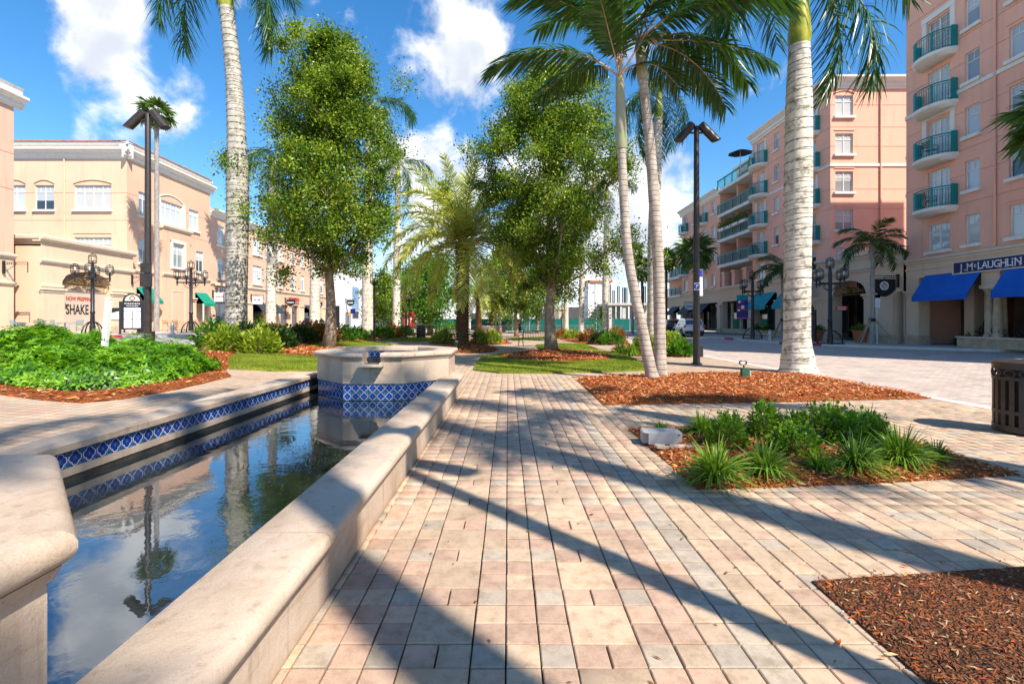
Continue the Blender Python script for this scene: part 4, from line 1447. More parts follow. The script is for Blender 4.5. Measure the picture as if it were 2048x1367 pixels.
# ------------------------------------------------------------------ cafes and offices on the left
def left_near():
    root = thing('corner_block', 'peach stucco block cut by the picture edge behind the cafe tables', 'building', (-31.9, 31.3, .6))
    f = Fac(root, -31.9, 8, 90)
    W = 23.3
    jobs = [(u, v, 1.5, 2.0, 'two') for u in (4, 9, 14, 19) for v in (6.8, 11)]
    f.wall(0, W, 5.6, 15.2, [hole(*j[:4]) for j in jobs], M_rose, grooves=[9.9, 12.2])
    for j in jobs: win(f, *j)
    f.band('cornice', 0, W + .5, 15.2, COR, M_trimw)
    f.band('belt_course', 0, W + .5, 16.0, [(-.4, 0), (.1, 0), (.1, .5), (.2, .6), (-.4, .6)], M_trimw)
    tiles_roof(f, 0, W + .2, 16.6, 3, .1, hip=(0, 1))
    f.wall(0, W, .6, 5.6, [(2, 6, .6, 3.8), (8, 12, .6, 3.8), (14, 18, .6, 3.8), (20.2, 22.2, .6, 3.8, .6)], M_cream, name='shop_wall', depth=.5)
    f.band('belt_course', 0, W + .1, 5.45, BELT, M_trim)
    f.band('belt_course', 0, W + .1, 3.75, CAP, M_trim)
    for a in (2, 8, 14): storefront(f, a, a + 4, .6, 3.7, -.5)
    f.wall(20.0, W, .6, 4, [(20.6, 21.6, .6, 3.0)], M_interior, name='passage_wall', w=-2.2)
    storefront(f, 20.6, 21.6, .6, 3.0, -2.22, 1)
    g = Fac(root, -31.9, 31.3, 180)
    g.wall(0, 12, .6, 15.2, [], M_rose)
    rf = MB().box(-44, -32, 8, 31.2, 14.8, 15.1); rf.v = [(x + 31.9, y - 31.3, z - .6) for x, y, z in rf.v]
    rf.build('roof', M_concrete, root)


def left_main():
    root = thing('office_building', 'cream and peach stucco office building with orange tiled roof and green awnings', 'building', (-31.9, 40.6, .6))
    c = Fac(root, -45, 40.6, 0)
    top = 15.0
    W = 13.1
    cj = [(X + 45, 10.75, w, 2.05, kd) for X, w, kd in ((-41.2, 1.6, 'two'), (-38.8, 1.6, 'two'), (-34.75, 3.1, 'four'))]
    cl = [(X + 45, 6.4, w, 2.05, kd) for X, w, kd in ((-34.75, 3.1, 'four'),)]
    c.wall(0, W, .6, top, [hole(*j[:4]) for j in cj + cl], M_cream, grooves=[9.85, 12.15])
    for k, j in enumerate(cj + cl):
        win(c, *j, pane=(M_gblind, M_gdark, M_gblind, M_gblind)[k])
        if k < 3: hood(c, j[0], j[1] + j[3] + .12, j[2] + .1, .3, M_cream)
        else: lab(c, j[0], j[1] + j[3] + .3, j[2], M_cream)
    downpipe(c, 7.9, 6.8, top - .02, M_cream)
    c.band('cornice', 0, W + .543, top, COR, M_trimw)
    c.band('belt_course', 0, W + .193, top + .8, [(-.5, 0), (.02, 0), (.02, .35), (.2, .42), (.2, .6), (-.5, .6)], M_trimw)
    tiles_roof(c, 0, W + .2, top + 1.4, 2.5, .28, .30, hip=(0, 1))
    # street face, first section
    f = Fac(root, -31.9, 40.6, 90)
    W = 11.3
    fj = [(1.85, 10.6, 1.15, 2.05, 'two'), (5.4, 10.6, 3.0, 2.0, 'four'), (8.65, 10.6, 1.5, 2.05, 'two'), (1.85, 6.5, 1.15, 2.1, 'two'), (9.6, 6.5, 1.2, 2.1, 'two')]
    f.wall(0, W, .6, top, [hole(*j[:4]) for j in fj] + [(1.1, 2.9, .6, 4.3), (8.9, 10.7, .6, 4.3)], M_peach, grooves=[9.85, 12.15])
    for k, j in enumerate(fj): win(f, *j, pane=(M_gmid, M_gblind, M_gblind, M_gmid, M_gdark)[k])
    hood(f, 5.4, 12.75, 3.5, .5, M_trimw)
    for sx in (-1, 1): f.box('window_surround', 5.4 + sx * 1.68 - .14, 5.4 + sx * 1.68 + .14, 10.45, 12.75, 0, .10, M_trimw)
    f.band('cornice', -.547, W + .4, top, COR, M_trimw)
    f.band('belt_course', -.196, W + .2, top + .8, [(-.5, 0), (.02, 0), (.02, .35), (.2, .42), (.2, .6), (-.5, .6)], M_trimw)
    tiles_roof(f, -.2, W, top + 1.4, 2.5, .28, .30, hip=(1, 0))
    # bay under the arched window
    bay = Fac(root, -31.35, 40.6, 90)
    bj = [(5.5, 6.5, 1.5, 2.2, 'two')]
    bay.wall(3.5, 7.3, .6, 9.9, [hole(*bj[0][:4])], M_peach, name='bay')
    win(bay, *bj[0], pane=M_gmid)
    for u0, u1, z0, z1 in ((4.45, 4.72, 6.3, 9.0), (6.28, 6.55, 6.3, 9.0), (4.45, 6.55, 8.75, 9.02)): bay.box('window_surround', u0, u1, z0, z1, .001, .08 if z0 < 7 else .1, M_trimw)
    for u in (3.5, 7.3):
        q = Fac(root, -31.9 if u == 3.5 else -31.35, 40.6 + u, 0 if u == 3.5 else 180)
        q.wall(0, .55, .6, 9.9, [], M_peach, name='bay_side')
    bay.band('belt_course', 3.35, 7.45, 9.9, [(-.6, 0), (.06, 0), (.1, .12), (.2, .18), (.2, .42), (-.6, .42)], M_trim)
    for u0, u1 in ((-.02, 3.5), (7.3, W)): f.band('belt_course', u0, u1, 5.55, BELT, M_trim)
    bay.band('belt_course', 3.4, 7.4, 5.55, BELT, M_trim)
    for u0, u1 in ((.15, 1.0), (2.95, 3.45), (7.4, 8.8), (10.8, 11.2)): pillar(f, u0, u1, .6, 3.75, .001, .16, M_cream)
    bay.wall(4.4, 6.6, .6, 4.4, [(4.7, 6.3, .6, 4.2)], M_cream, name='doorway', w=.03)
    bay.box('door_recess', 4.7, 6.3, .6, 4.2, -.5, -.45, M_base)
    lunette(bay, 4.75, 6.25, 3.6, .5, -.10)
    awning(f, 1.05, 2.95, 4.35, 3.2, .95, M_greenaw, .25, sides=True); awning(f, 8.85, 10.75, 4.35, 3.2, .95, M_greenaw, .25, sides=True)
    for a, b_ in ((1.1, 2.9), (8.9, 10.7)): f.box('door_recess', a, b_, .6, 4.3, -.45, -.4, M_base)
    sgn = f.box('red_wall_sign', 7.5, 8.6, 3.35, 3.7, .17, .2, M_sign_r)
    # second and third sections, further down the street
    f2 = Fac(root, -31.9, 51.9, 90)
    W2 = 34.0
    j2 = []
    for u in (2.0, 4.4, 9.8, 13.0, 16.2, 20.0, 23.4, 27, 31):
        wide = u in (9.8, 13.0)
        j2.append((u, 9.8, 2.2 if wide else 1.3, 2.1, 'four' if wide else 'two'))
        j2.append((u, 6.1, 2.2 if wide else 1.3, 2.3, 'four' if wide else 'two'))
    shop = [(1, 6.4, .5, 3.9), (8.7, 11.2, .5, 3.7), (11.8, 14.6, .5, 3.7), (16, 18.6, .5, 3.7), (19.4, 22, .5, 3.7), (24, 27, .5, 3.7), (28, 31, .5, 3.7)]
    f2.wall(0, W2, .4, 12.7, [hole(*j[:4]) for j in j2] + shop, M_peach, grooves=[9.2, 11.6], depth=.35)
    for j in j2: win(f2, *j, pane=rng.choice([M_gmid, M_gblind, M_gdark]))
    for k, (a, b_, v0, v1) in enumerate(shop): storefront(f2, a, b_, v0, v1, -.35, 2, M_gdark)
    f2.band('cornice', 0, W2, 12.7, COR, M_trimw)
    f2.band('belt_course', 0, W2, 5.3, BELT, M_trim)
    m = MB()
    for k in range(22): m.box(.8 + k * .2 - .012, .8 + k * .2 + .012, -.4, -.376, 5.6, 6.6)
    m.box(.7, 5.2, -.42, -.36, 6.6, 6.66); m.box(.7, 5.2, -.42, -.36, 5.6, 5.64)
    f2.put('balcony_railing', m.mesh('balcony_railing', M_black))
    f2.box('balcony_slab', .6, 5.3, 5.28, 5.599, .19, .5, M_trim)
    for u0, u1 in ((7.0, 8.4), (14.9, 15.7), (18.8, 19.3), (22.3, 23.6), (31.4, 32.6)): pillar(f2, u0, u1, .5, 3.7, .001, .18, M_cream)
    awning(f2, 8.8, 11.2, 3.9, 2.6, 1.2, M_blackaw, .2, sides=True); awning(f2, 11.9, 14.7, 3.9, 2.6, 1.2, M_blackaw, .2, sides=True); awning(f2, 24, 27.2, 3.9, 2.7, 1.2, M_blackaw, .2, sides=True)
    e = Fac(root, -31.9, 85.9, 180)
    e.wall(0, 12, .4, 12.7, [], M_peach)
    for (y0, y1, z) in ((40.8, 51.8, top), (51.8, 85.8, 12.7)):
        m = MB().box(-45, -32.0, y0, y1, z - .2, z - .02); m.v = [(x + 31.9, y - 40.6, q - .6) for x, y, q in m.v]
        m.build('roof', M_concrete, root)


def left_link():
    root = thing('cafe_arcade', 'low cream arcade with gilded arch head and printed hoarding behind cafe tables', 'building', (-31.4, 37, .6))
    f = Fac(root, -31.38, 32.6, 90)
    W = 8.0
    a, b_ = 1.55, 5.75
    f.wall(0, W, .6, 6.9, [(a, b_, .6, 5.2, .7)], M_cream)
    arch_panel(f, a, b_, 4.25, 5.22, M_cream, .82, .7)
    lunette(f, a + .02, b_ - .02, 4.02, 1.0, -.15)
    f.box('arch_soffit', a + .002, b_ - .002, 3.722, 4.05, -.62, -.5, M_base)
    f.band('belt_course', -.2, W + .2, 6.8, [(0, 0), (.1, 0), (.12, .12), (.26, .18), (.28, .36), (.1, .44), (-.4, .44), (-.4, 0)], M_trim)
    f.band('belt_course', -.1, W, 5.35, BELT, M_trim)
    f.band('belt_course', -.1, a, 3.7, CAP, M_trim); f.band('belt_course', b_, W, 3.7, CAP, M_trim)
    pillar(f, -.05, a - .04, .6, 3.7, .001, .2, M_cream); pillar(f, b_ + .04, 6.9, .6, 3.7, .001, .2, M_cream)
    q = Fac(root, -34, 32.6, 0)
    q.wall(0, 2.62, .6, 6.9, [], M_cream, name='side_wall')
    q.band('belt_course', 0, 2.7, 6.8, [(0, 0), (.1, 0), (.12, .12), (.26, .18), (.28, .36), (.1, .44), (0, .44)], M_trim)
    f.box('terrace', 0, W, 6.5, 6.6, -8, -.02, M_concrete)
    # hoarding with print in the arch
    h = f.box('hoarding', a + .005, b_ - .005, .62, 3.72, -.5, -.42, pm('hoarding_panel', (.60, .47, .36), .7, .04, 1))
    ang = R(90)
    M_pr, M_pk = pm('print_red', (.42, .05, .03), .6, .05, 3), pm('print_black', (.025, .02, .02), .6, .05, 3)
    text('lettering', 'NOW PREPPING...', .40, M_pr, root, f.at(a + .72, 3.05, -.412), (R(90), 0, ang), .003, .78, 'LEFT', .012)
    text('lettering', 'SHAKE', 1.02, M_pk, root, f.at(a + .72, 2.25, -.412), (R(90), 0, ang), .003, .62, 'LEFT', .022)


left_near(); left_main(); left_link()
fL = Fac(_Z, -31.9, 0, 90)
blade_sign(fL, 30.6, 5.0, '', None, None, 1.6, nm='iron_bracket', label='empty black iron bracket on peach wall at picture edge', plain=True)
fL2 = Fac(_Z, -31.38, 0, 90)
blade_sign(fL2, 40.4, 5.0, '', None, None, 1.7, nm='iron_bracket', label='empty black iron bracket over the first green awning', plain=True)
fL3 = Fac(_Z, -31.9, 51.9, 90)
for u, t_, bm_, tm_, lb, sh in ((.4, 5, M_sign_w, M_sign_r, 'white and orange hanging sign beside the iron balcony', 'box'), (8.2, 2, M_sign_w, M_sign_k, 'plain white hanging sign beside charcoal awnings', 'box'),
                                (17.4, 7, M_sign_k, M_sign_w, 'black rounded hanging sign behind the oak trunk', 'round'), (27.6, 6, M_sign_k, M_sign_w, 'small black hanging sign at the far end of the cafe row', 'round')):
    blade_sign(fL3, u, 4.5, t_, bm_, tm_, 1.6, .95, 'bracket_sign', lb, shape=sh, ts=.32)
sg = thing('shop_sign', 'red lettering with a black line below on peach wall behind the oak trunk', 'sign', (-31.86, 72.3, 4.35), R(90))
strokes('lettering', 9, 3.6, .7, [M_sign_r], sg, (0, -.02, .2), (0, 0, 0), 3); strokes('lettering', 12, 3.4, .22, [M_sign_k], sg, (0, -.02, -.35), (0, 0, 0), 4)
sg = thing('shop_sign', 'white and red fascia lettering over the cafe doors', 'sign', (-31.78, 55.6, 4.7), R(90))
MB().box(-2.5, 2.5, -.045, -.002, -.4, .36).build('board', M_sign_w, sg)
strokes('lettering', 12, 4.5, .42, [M_sign_k, M_sign_r, M_sign_k, M_sign_r], sg, (0, -.045, .08), (0, 0, 0), 5); strokes('lettering', 10, 4.4, .2, [M_sign_k], sg, (0, -.045, -.26), (0, 0, 0), 6)
# ------------------------------------------------------------------ plants
nr = np.random.default_rng(11)
L_oak = leafmat('oak_leaf', [(.014, .038, .006), (.05, .11, .01), (.125, .22, .016), (.25, .34, .026), (.40, .45, .045)], .33, .42, .32)
L_bright = leafmat('fresh_leaf', [(.03, .10, .01), (.08, .22, .015), (.17, .34, .03)], .4)
L_palm = leafmat('palm_leaf', [(.018, .06, .012), (.035, .10, .015), (.07, .16, .02)], .30, .36, .5)
L_palm2 = leafmat('palm_leaf_light', [(.05, .11, .025), (.10, .18, .035), (.20, .27, .05)], .34, .42)
L_date = leafmat('date_palm_leaf', [(.27, .33, .06), (.46, .50, .12), (.64, .64, .20)], .38, .5)
L_hedge = leafmat('schefflera_leaf', [(.015, .06, .004), (.06, .19, .008), (.17, .38, .014), (.31, .50, .03)], .30, .38, .36)
L_lir = leafmat('strap_leaf', [(.025, .08, .014), (.08, .18, .02), (.20, .34, .03), (.34, .46, .05)], .34, .36, .45)
L_pit = leafmat('round_leaf', [(.05, .13, .012), (.14, .29, .02), (.28, .43, .035)], .34, .38, .4)
L_crot = leafmat('croton_leaf', [(.02, .06, .01), (.09, .16, .015), (.42, .20, .02), (.45, .09, .015), (.12, .03, .02)], .3)
L_yel = leafmat('yellow_green_leaf', [(.10, .20, .015), (.26, .36, .03), (.46, .48, .06)], .35)
L_dark = leafmat('dark_shrub_leaf', [(.008, .025, .006), (.02, .06, .01), (.05, .11, .015)], .25)
L_purple = leafmat('purple_spray_leaf', [(.03, .02, .02), (.09, .035, .04), (.05, .06, .02)], .25)
M_rachis = pm('palm_rachis', (.34, .30, .10), .5, .2, 4)
M_rachis_b = pm('palm_rachis_tan', (.50, .33, .20), .5, .2, 4)
M_shaft = pm('crownshaft_green', (.22, .30, .03), .35, .25, 2, col2=(.48, .44, .03))
M_shaft_b = pm('crownshaft_pale', (.42, .33, .24), .5, .15, 3, col2=(.30, .34, .16))
M_wire = pm('light_string_wire', (.015, .02, .015), .6, .1, 4)
M_bulb = pm('glass_bulb', (.7, .7, .68), .2, .05, 3)


def bark(name, col, col2, ring=0.0, bump=.4, scale=6, stretch=.35, lichen=.0):
    m, b, out = new_mat(name)
    P = b.n('ShaderNodeNewGeometry').outputs['Position']
    mp = b.n('ShaderNodeMapping', Vector=P)
    mp.inputs['Scale'].default_value = (1, 1, stretch)
    n1 = b.noise(mp, scale, 6, .65)
    c = b.mix(b.mr(n1, .3, .7), col, col2)
    h = n1
    if ring:
        z = b.n('ShaderNodeSeparateXYZ', Vector=b.vm('ADD', P, b.vm('SCALE', b.n('ShaderNodeTexNoise', Vector=P, Scale=2.5).outputs[1], .05))).outputs[2]
        w = b.m('FRACT', b.m('DIVIDE', z, ring))
        rg = b.mr(b.m('ABSOLUTE', b.m('SUBTRACT', w, .5)), .36, .5)
        c = b.mix(b.m('MULTIPLY', rg, .45), c, tuple(k * .45 for k in col))
        h = b.m('SUBTRACT', b.m('MULTIPLY', n1, .6), rg)
    if lichen:
        c = b.mix(b.m('MULTIPLY', b.mr(b.noise(P, 3.2, 6, .7), .5, .68), lichen), c, (.13, .11, .06))
        c = b.mix(b.m('MULTIPLY', b.mr(b.noise(P, 11, 4, .7), .6, .7), lichen * .8), c, (.05, .05, .03))
    bs = b.n('ShaderNodeBsdfPrincipled', Base__Color=c, Roughness=.88)
    bs.inputs['Specular IOR Level'].default_value = .2
    b.put(bs.inputs['Normal'], b.n('ShaderNodeBump', Strength=bump, Distance=.03, Height=h))
    b.put(out.inputs[0], bs)
    return m


B_royal = bark('royal_palm_trunk', (.56, .50, .40), (.74, .67, .54), .30, .4, 5, .5, .78)
B_royal_d = bark('royal_palm_trunk_mottled', (.36, .33, .27), (.55, .51, .43), .26, .5, 6, .5, .75)
B_thin = bark('slim_palm_trunk', (.33, .26, .20), (.54, .46, .38), .13, .5, 6, .5, .2)
B_brown = bark('brown_palm_trunk', (.10, .055, .03), (.26, .15, .09), .10, .8, 9, .6)
B_oak = bark('oak_bark', (.20, .14, .09), (.42, .31, .21), 0, .9, 9, .3, .25)
B_date = bark('date_palm_trunk', (.09, .045, .022), (.27, .145, .075), .09, 1.0, 14, .8)
B_grey = bark('grey_palm_trunk', (.26, .23, .21), (.42, .39, .36), .14, .4, 7, .5, .2)


def quads_leaf(Cn, D, N, L, W, fold=.25):
    """one kite-shaped leaf at each place"""
    n = len(Cn)
    S = np.cross(D, N)
    S /= np.linalg.norm(S, axis=1, keepdims=True) + 1e-9
    N2 = np.cross(S, D)
    L, W = L[:, None], W[:, None]
    a = Cn
    b = Cn + D * L * .45 + S * W * .5 + N2 * W * fold
    c = Cn + D * L
    d = Cn + D * L * .45 - S * W * .5 + N2 * W * fold
    V = np.stack([a, b, c, d], 1).reshape(-1, 3)
    Q = np.arange(4 * n).reshape(n, 4)
    return V, Q


def strips(P0, D, L, W, droop, seg=3, roll=None):
    """narrow leaves that bend down: n strips of seg quads"""
    n = len(P0)
    t = np.linspace(0, 1, seg + 1)
    S = np.cross(D, np.tile([0, 0, 1.], (n, 1)))
    nn = np.linalg.norm(S, axis=1, keepdims=True)
    S = np.where(nn > 1e-3, S / (nn + 1e-9), np.tile([1., 0, 0], (n, 1)))
    if roll is not None:
        S = S * np.cos(roll)[:, None] + np.cross(D, S) * np.sin(roll)[:, None]
    P = P0[:, None, :] + D[:, None, :] * (L[:, None] * t)[:, :, None]
    P[:, :, 2] -= droop[:, None] * L[:, None] * t ** 2
    wd = np.maximum(.04, np.sin(np.clip(.12 + t * .88, 0, 1) * PI) ** .6 * (1 - t * .25))
    wd[-1] = .03
    A = P + S[:, None, :] * (W[:, None] * wd)[:, :, None] * .5
    B = P - S[:, None, :] * (W[:, None] * wd)[:, :, None] * .5
    V = np.stack([A, B], 2).reshape(n, -1, 3)
    m = (seg + 1) * 2
    base = (np.arange(n) * m)[:, None]
    Q = []
    for k in range(seg): Q.append(np.stack([2 * k + base[:, 0], 2 * k + 1 + base[:, 0], 2 * k + 3 + base[:, 0], 2 * k + 2 + base[:, 0]], 1))
    Q = np.concatenate(Q, 0)
    return V.reshape(-1, 3), Q


def unit(v): return v / (np.linalg.norm(v, axis=-1, keepdims=True) + 1e-9)


def oak(name, label, x, y, zb, zt, rx, tr, seed, nclump=300, per=100, mat=None, lean=0.0, prof=None, lsize=(.08, .135), group=None, barkm=None, spread=.30):
    r = np.random.default_rng(seed)
    z0 = gz(x, y)
    t_ = thing(name, label, 'tree', (x, y, z0), 0, group)
    zb -= z0; zt -= z0
    H = zt - zb
    m = MB()
    k = 9
    pts = [(lean * q / k + .06 * math.sin(q * 1.7 + seed), .05 * math.cos(q * 2.1 + seed), -.1 + (zb + H * .62) * q / k) for q in range(k + 1)]
    rad = [tr * (1.55 if q == 0 else 1.12 if q == 1 else 1.0 * (1 - .7 * max(0, q - 1) / k)) for q in range(k + 1)]
    m.tube(pts, rad, 12)
    prof = prof or (lambda s: max(.05, math.sin(PI * (s ** .8) * .93 + .12)) ** .75)
    nb = max(14, nclump // 10)
    cl, limbs, own = [], [], []
    for q in range(nb):
        s = min(1, max(0, (q + r.uniform(.1, .9)) / nb)) ** .92
        a = q * 2.399 + r.uniform(-.5, .5)
        f = r.uniform(.50, 1.14) if q % 4 else r.uniform(.05, .4)
        rr = rx * prof(s) * f
        c = Vector((rr * math.cos(a) + lean * s, rr * math.sin(a), zb + H * s))
        h = max(zb * .85, c.z - rr * r.uniform(.55, .95) - .25)
        i = min(k, max(1, int(h / (zb + H * .62) * k)))
        p0 = Vector((pts[i][0], pts[i][1], min(h, zb + H * .6)))
        mid = p0.lerp(c, .5) + Vector((0, 0, -.10 * rr)) + Vector(r.normal(0, .10, 3))
        limbs.append((p0, mid, c))
        m.tube([p0, mid, c], [tr * .30 * (1 - .5 * s), tr * .17, .012], 6)
        rb = rx * r.uniform(.13, .29) * (1.12 - .45 * s)
        for _ in range(nclump // nb):
            o_ = Vector(r.normal(0, 1, 3)) * rb
            o_.z *= .62
            if r.uniform() < .09: o_ *= 1.75
            cl.append(tuple(c + o_)); own.append(q)
    m.build('trunk', barkm or B_oak, t_, smooth=True)
    cl = np.array(cl)
    nclump = len(cl)
    n = nclump * per
    rad = r.uniform(.5, 1.35, nclump) * spread
    ci = np.repeat(np.arange(nclump), per)
    off = r.normal(0, 1, (n, 3)) * rad[ci][:, None] * np.array([1, 1, .8])
    Cn = cl[ci] + off
    D = unit(off * .8 + r.normal(0, .55, (n, 3)) + np.array([0, 0, .10]))
    N = unit(r.normal(0, .6, (n, 3)) + np.array([.25, -.25, .9]))
    V, Q = quads_leaf(Cn, D, N, r.uniform(*lsize, n), r.uniform(.42, .62, n) * lsize[1])
    me = npmesh('crown', V, Q, mat or L_oak)
    link('crown', me, t_)
    # twigs between the clumps
    tw = MB()
    for c, q in list(zip(cl, own))[::2]:
        j = limbs[q]
        tw.tube([j[1].lerp(j[2], .6), (j[2] + Vector(c)) / 2 + Vector((0, 0, -.08)), c], [.022, .014, .006], 4, False)
    tw.build('twigs', barkm or B_oak, t_)['kind'] = 'stuff'
    return t_


def frond_mesh(name, L, a0, a1, ll, n, hang, mats, seed, p=1.0, wid=.045, twist=.5, rise=.0, plum=.0, seg=3, start=.18, rr=.03):
    """a feather leaf: mid-rib arching in the x-z plane and two rows of leaflets"""
    r = np.random.default_rng(seed)
    K = 26
    t = np.linspace(0, 1, K)
    ang = a0 + (a1 - a0) * t ** p
    sw = np.cumsum(r.normal(0, .01, K))
    dx, dz = np.cos(ang), np.sin(ang)
    X = np.concatenate([[0], np.cumsum((dx[1:] + dx[:-1]) / 2)]) * L / (K - 1)
    Z = np.concatenate([[0], np.cumsum((dz[1:] + dz[:-1]) / 2)]) * L / (K - 1)
    Yv = sw * L * .12
    m = MB()
    m.tube([(X[i], Yv[i], Z[i]) for i in range(0, K, 2)], [rr * (1 - .85 * t[i]) for i in range(0, K, 2)], 5)
    tt = np.repeat(np.linspace(start, .995, n), 2) + r.normal(0, .004, 2 * n)
    tt = np.clip(tt, start, 1)
    side = np.tile([1., -1.], n)
    ax, ay, az = np.interp(tt, t, X), np.interp(tt, t, Yv), np.interp(tt, t, Z)
    an = np.interp(tt, t, ang)
    T = np.stack([np.cos(an), np.zeros_like(an), np.sin(an)], 1)
    Nn = np.stack([-np.sin(an), np.zeros_like(an), np.cos(an)], 1)
    S = np.stack([np.zeros_like(an), side, np.zeros_like(an)], 1)
    fwd = .35 + .55 * tt + r.normal(0, .06, 2 * n)
    up = rise + r.normal(0, .10 + plum, 2 * n)
    D = unit(S * np.cos(fwd)[:, None] + T * np.sin(fwd)[:, None] + Nn * up[:, None])
    prof = np.sin(np.clip(.16 + .84 * (tt - start) / (1 - start), 0, 1) * PI * .86 + .12) ** .7
    LL = ll * np.maximum(.22, prof) * r.uniform(.85, 1.1, 2 * n)
    hg = hang * r.uniform(.7, 1.3, 2 * n)
    V, Q = strips(np.stack([ax, ay, az], 1), D, LL, np.full(2 * n, wid) * r.uniform(.8, 1.15, 2 * n), hg, seg, r.normal(0, twist, 2 * n))
    rv = np.array(m.v)
    # rib faces as quads only (caps left off)
    rq = np.array([f for f in m.f if len(f) == 4])
    VV = np.concatenate([V, rv])
    QQ = np.concatenate([Q, rq + len(V)])
    mi = np.concatenate([np.zeros(len(Q), int), np.ones(len(rq), int)])
    return npmesh(name, VV, QQ, mats, mi)


def fan_mesh(name, Rr, mats, seed, n=26, pet=.9):
    """a fan leaf on its stalk, along +x"""
    r = np.random.default_rng(seed)
    a = np.linspace(-2.0, 2.0, n) + r.normal(0, .03, n)
    D = unit(np.stack([np.cos(a), np.sin(a), .12 * np.cos(a * 3) + r.normal(0, .05, n)], 1))
    P0 = np.tile([[pet, 0, 0]], (n, 1)) + D * .02
    V, Q = strips(P0, D, Rr * r.uniform(.85, 1.05, n) * (1 - .12 * np.abs(a) / 2), np.full(n, Rr * .17), r.uniform(.25, .75, n), 3, r.normal(0, .5, n))
    m = MB().tube([(0, 0, 0), (pet * .5, 0, .04), (pet, 0, 0)], [.03, .022, .016], 4)
    rv, rq = np.array(m.v), np.array([f for f in m.f if len(f) == 4])
    return npmesh(name, np.concatenate([V, rv]), np.concatenate([Q, rq + len(V)]), mats, np.concatenate([np.zeros(len(Q), int), np.ones(len(rq), int)]))


def aim(o, az, el, roll=0.0):
    o.rotation_euler = (Matrix.Rotation(az, 4, 'Z') @ Matrix.Rotation(-el, 4, 'Y') @ Matrix.Rotation(roll, 4, 'X')).to_euler()


def trunk_path(path, rad, mat, parent, n=16, sub=5):
    """smooth tapering trunk through the given points"""
    P = [Vector(p) for p in path]
    pts, rs = [], []
    for i in range(len(P) - 1):
        p0, p1, p2, p3 = P[max(i - 1, 0)], P[i], P[i + 1], P[min(i + 2, len(P) - 1)]
        for k in range(sub):
            t = k / sub
            pts.append(.5 * ((2 * p1) + (p2 - p0) * t + (2 * p0 - 5 * p1 + 4 * p2 - p3) * t * t + (3 * p1 - p0 - 3 * p2 + p3) * t ** 3))
            rs.append(rad[i] + (rad[i + 1] - rad[i]) * (3 * t * t - 2 * t ** 3))
    pts.append(P[-1]); rs.append(rad[-1])
    MB().tube(pts, rs, n).build('trunk', mat, parent, smooth=60)
    return pts, rs


def light_string(label, pts, rs, base, pitch, group=None, r=.008, n=12):
    """thin dark wire with small bulbs wound up a trunk"""
    t_ = thing('light_string', label, 'string lights', base, 0, group)
    seglen = [0]
    for a, b in zip(pts, pts[1:]): seglen.append(seglen[-1] + (b - a).length)
    tot = seglen[-1]
    turns = tot / pitch
    K = int(turns * n)
    out, bulbs = [], MB()
    for k in range(K + 1):
        s = tot * k / K
        i = max(j for j in range(len(seglen)) if seglen[j] <= s + 1e-6)
        i = min(i, len(pts) - 2)
        f = (s - seglen[i]) / max(1e-6, seglen[i + 1] - seglen[i])
        c = pts[i].lerp(pts[i + 1], f)
        rad = rs[i] + (rs[i + 1] - rs[i]) * f + r * .6
        a = 2 * PI * k / n
        sag = .018 * math.sin(a * 2.3)
        out.append(c + Vector((rad * math.cos(a), rad * math.sin(a), sag)))
        if k % 3 == 1:
            p = out[-1] + Vector((math.cos(a), math.sin(a), -.4)) * r * 2
            bulbs.bar(out[-1], p + Vector((math.cos(a) * .02, math.sin(a) * .02, -.012)), r * 1.1)
    MB().tube(out, r, 4, False).build('wire', M_wire, t_)
    bulbs.build('bulbs', M_wire, t_)['kind'] = 'stuff'
    return t_


def crown(parent, c, fr_list, meshes, seed=0, name='frond'):
    """hang fronds on a crown: (azimuth, elevation, mesh index, scale)"""
    r = random.Random(seed)
    for (az, el, mi, s_) in fr_list:
        o = link(name, meshes[mi % len(meshes)], parent, c)
        aim(o, az, el, r.uniform(-.25, .25))
        o.scale = (s_,) * 3


# --- royal palms
ROY = [frond_mesh('frond', 4.3, R(62), R(-82), .95, 85, .55, [L_palm, M_rachis], 31 + k, p=.85, wid=.05, twist=.9, plum=.35) for k in range(3)]
ROYD = [frond_mesh('frond', 4.4, R(30), R(-88), .95, 85, .75, [L_palm, M_rachis], 41 + k, p=.55, wid=.05, twist=.9, plum=.35) for k in range(3)]


def royal(label, base, path, rad, shaft_len, fl, barkm=None, lights=None, scale=1.0, group=None, name='royal_palm', lpitch=.28):
    t_ = thing(name, label, 'palm tree', base, 0, group)
    pts, rs = trunk_path([(0, 0, -.05)] + path, rad, barkm or B_royal, t_)
    tip = Vector(path[-1])
    d = (pts[-1] - pts[-3]).normalized()
    rt = rad[-1]
    MB().tube([tip - d * .02, tip + d * shaft_len * .12, tip + d * shaft_len * .5, tip + d * shaft_len], [rt * .98, rt * 1.12, rt * .9, rt * .42], 14).build('crownshaft', M_shaft, t_, smooth=60)
    c = tip + d * shaft_len * .96
    r = random.Random(hash(label) % 999)
    if isinstance(fl, int): fl = [(k * 2.399 + r.uniform(-.2, .2), r.uniform(-.25, .35) - .35 * (k % 2), k, scale * r.uniform(.9, 1.08)) for k in range(fl)]
    crown(t_, c, fl, ROY + ROYD, 3)
    if lights: light_string(lights, pts, rs, base, lpitch)
    return t_


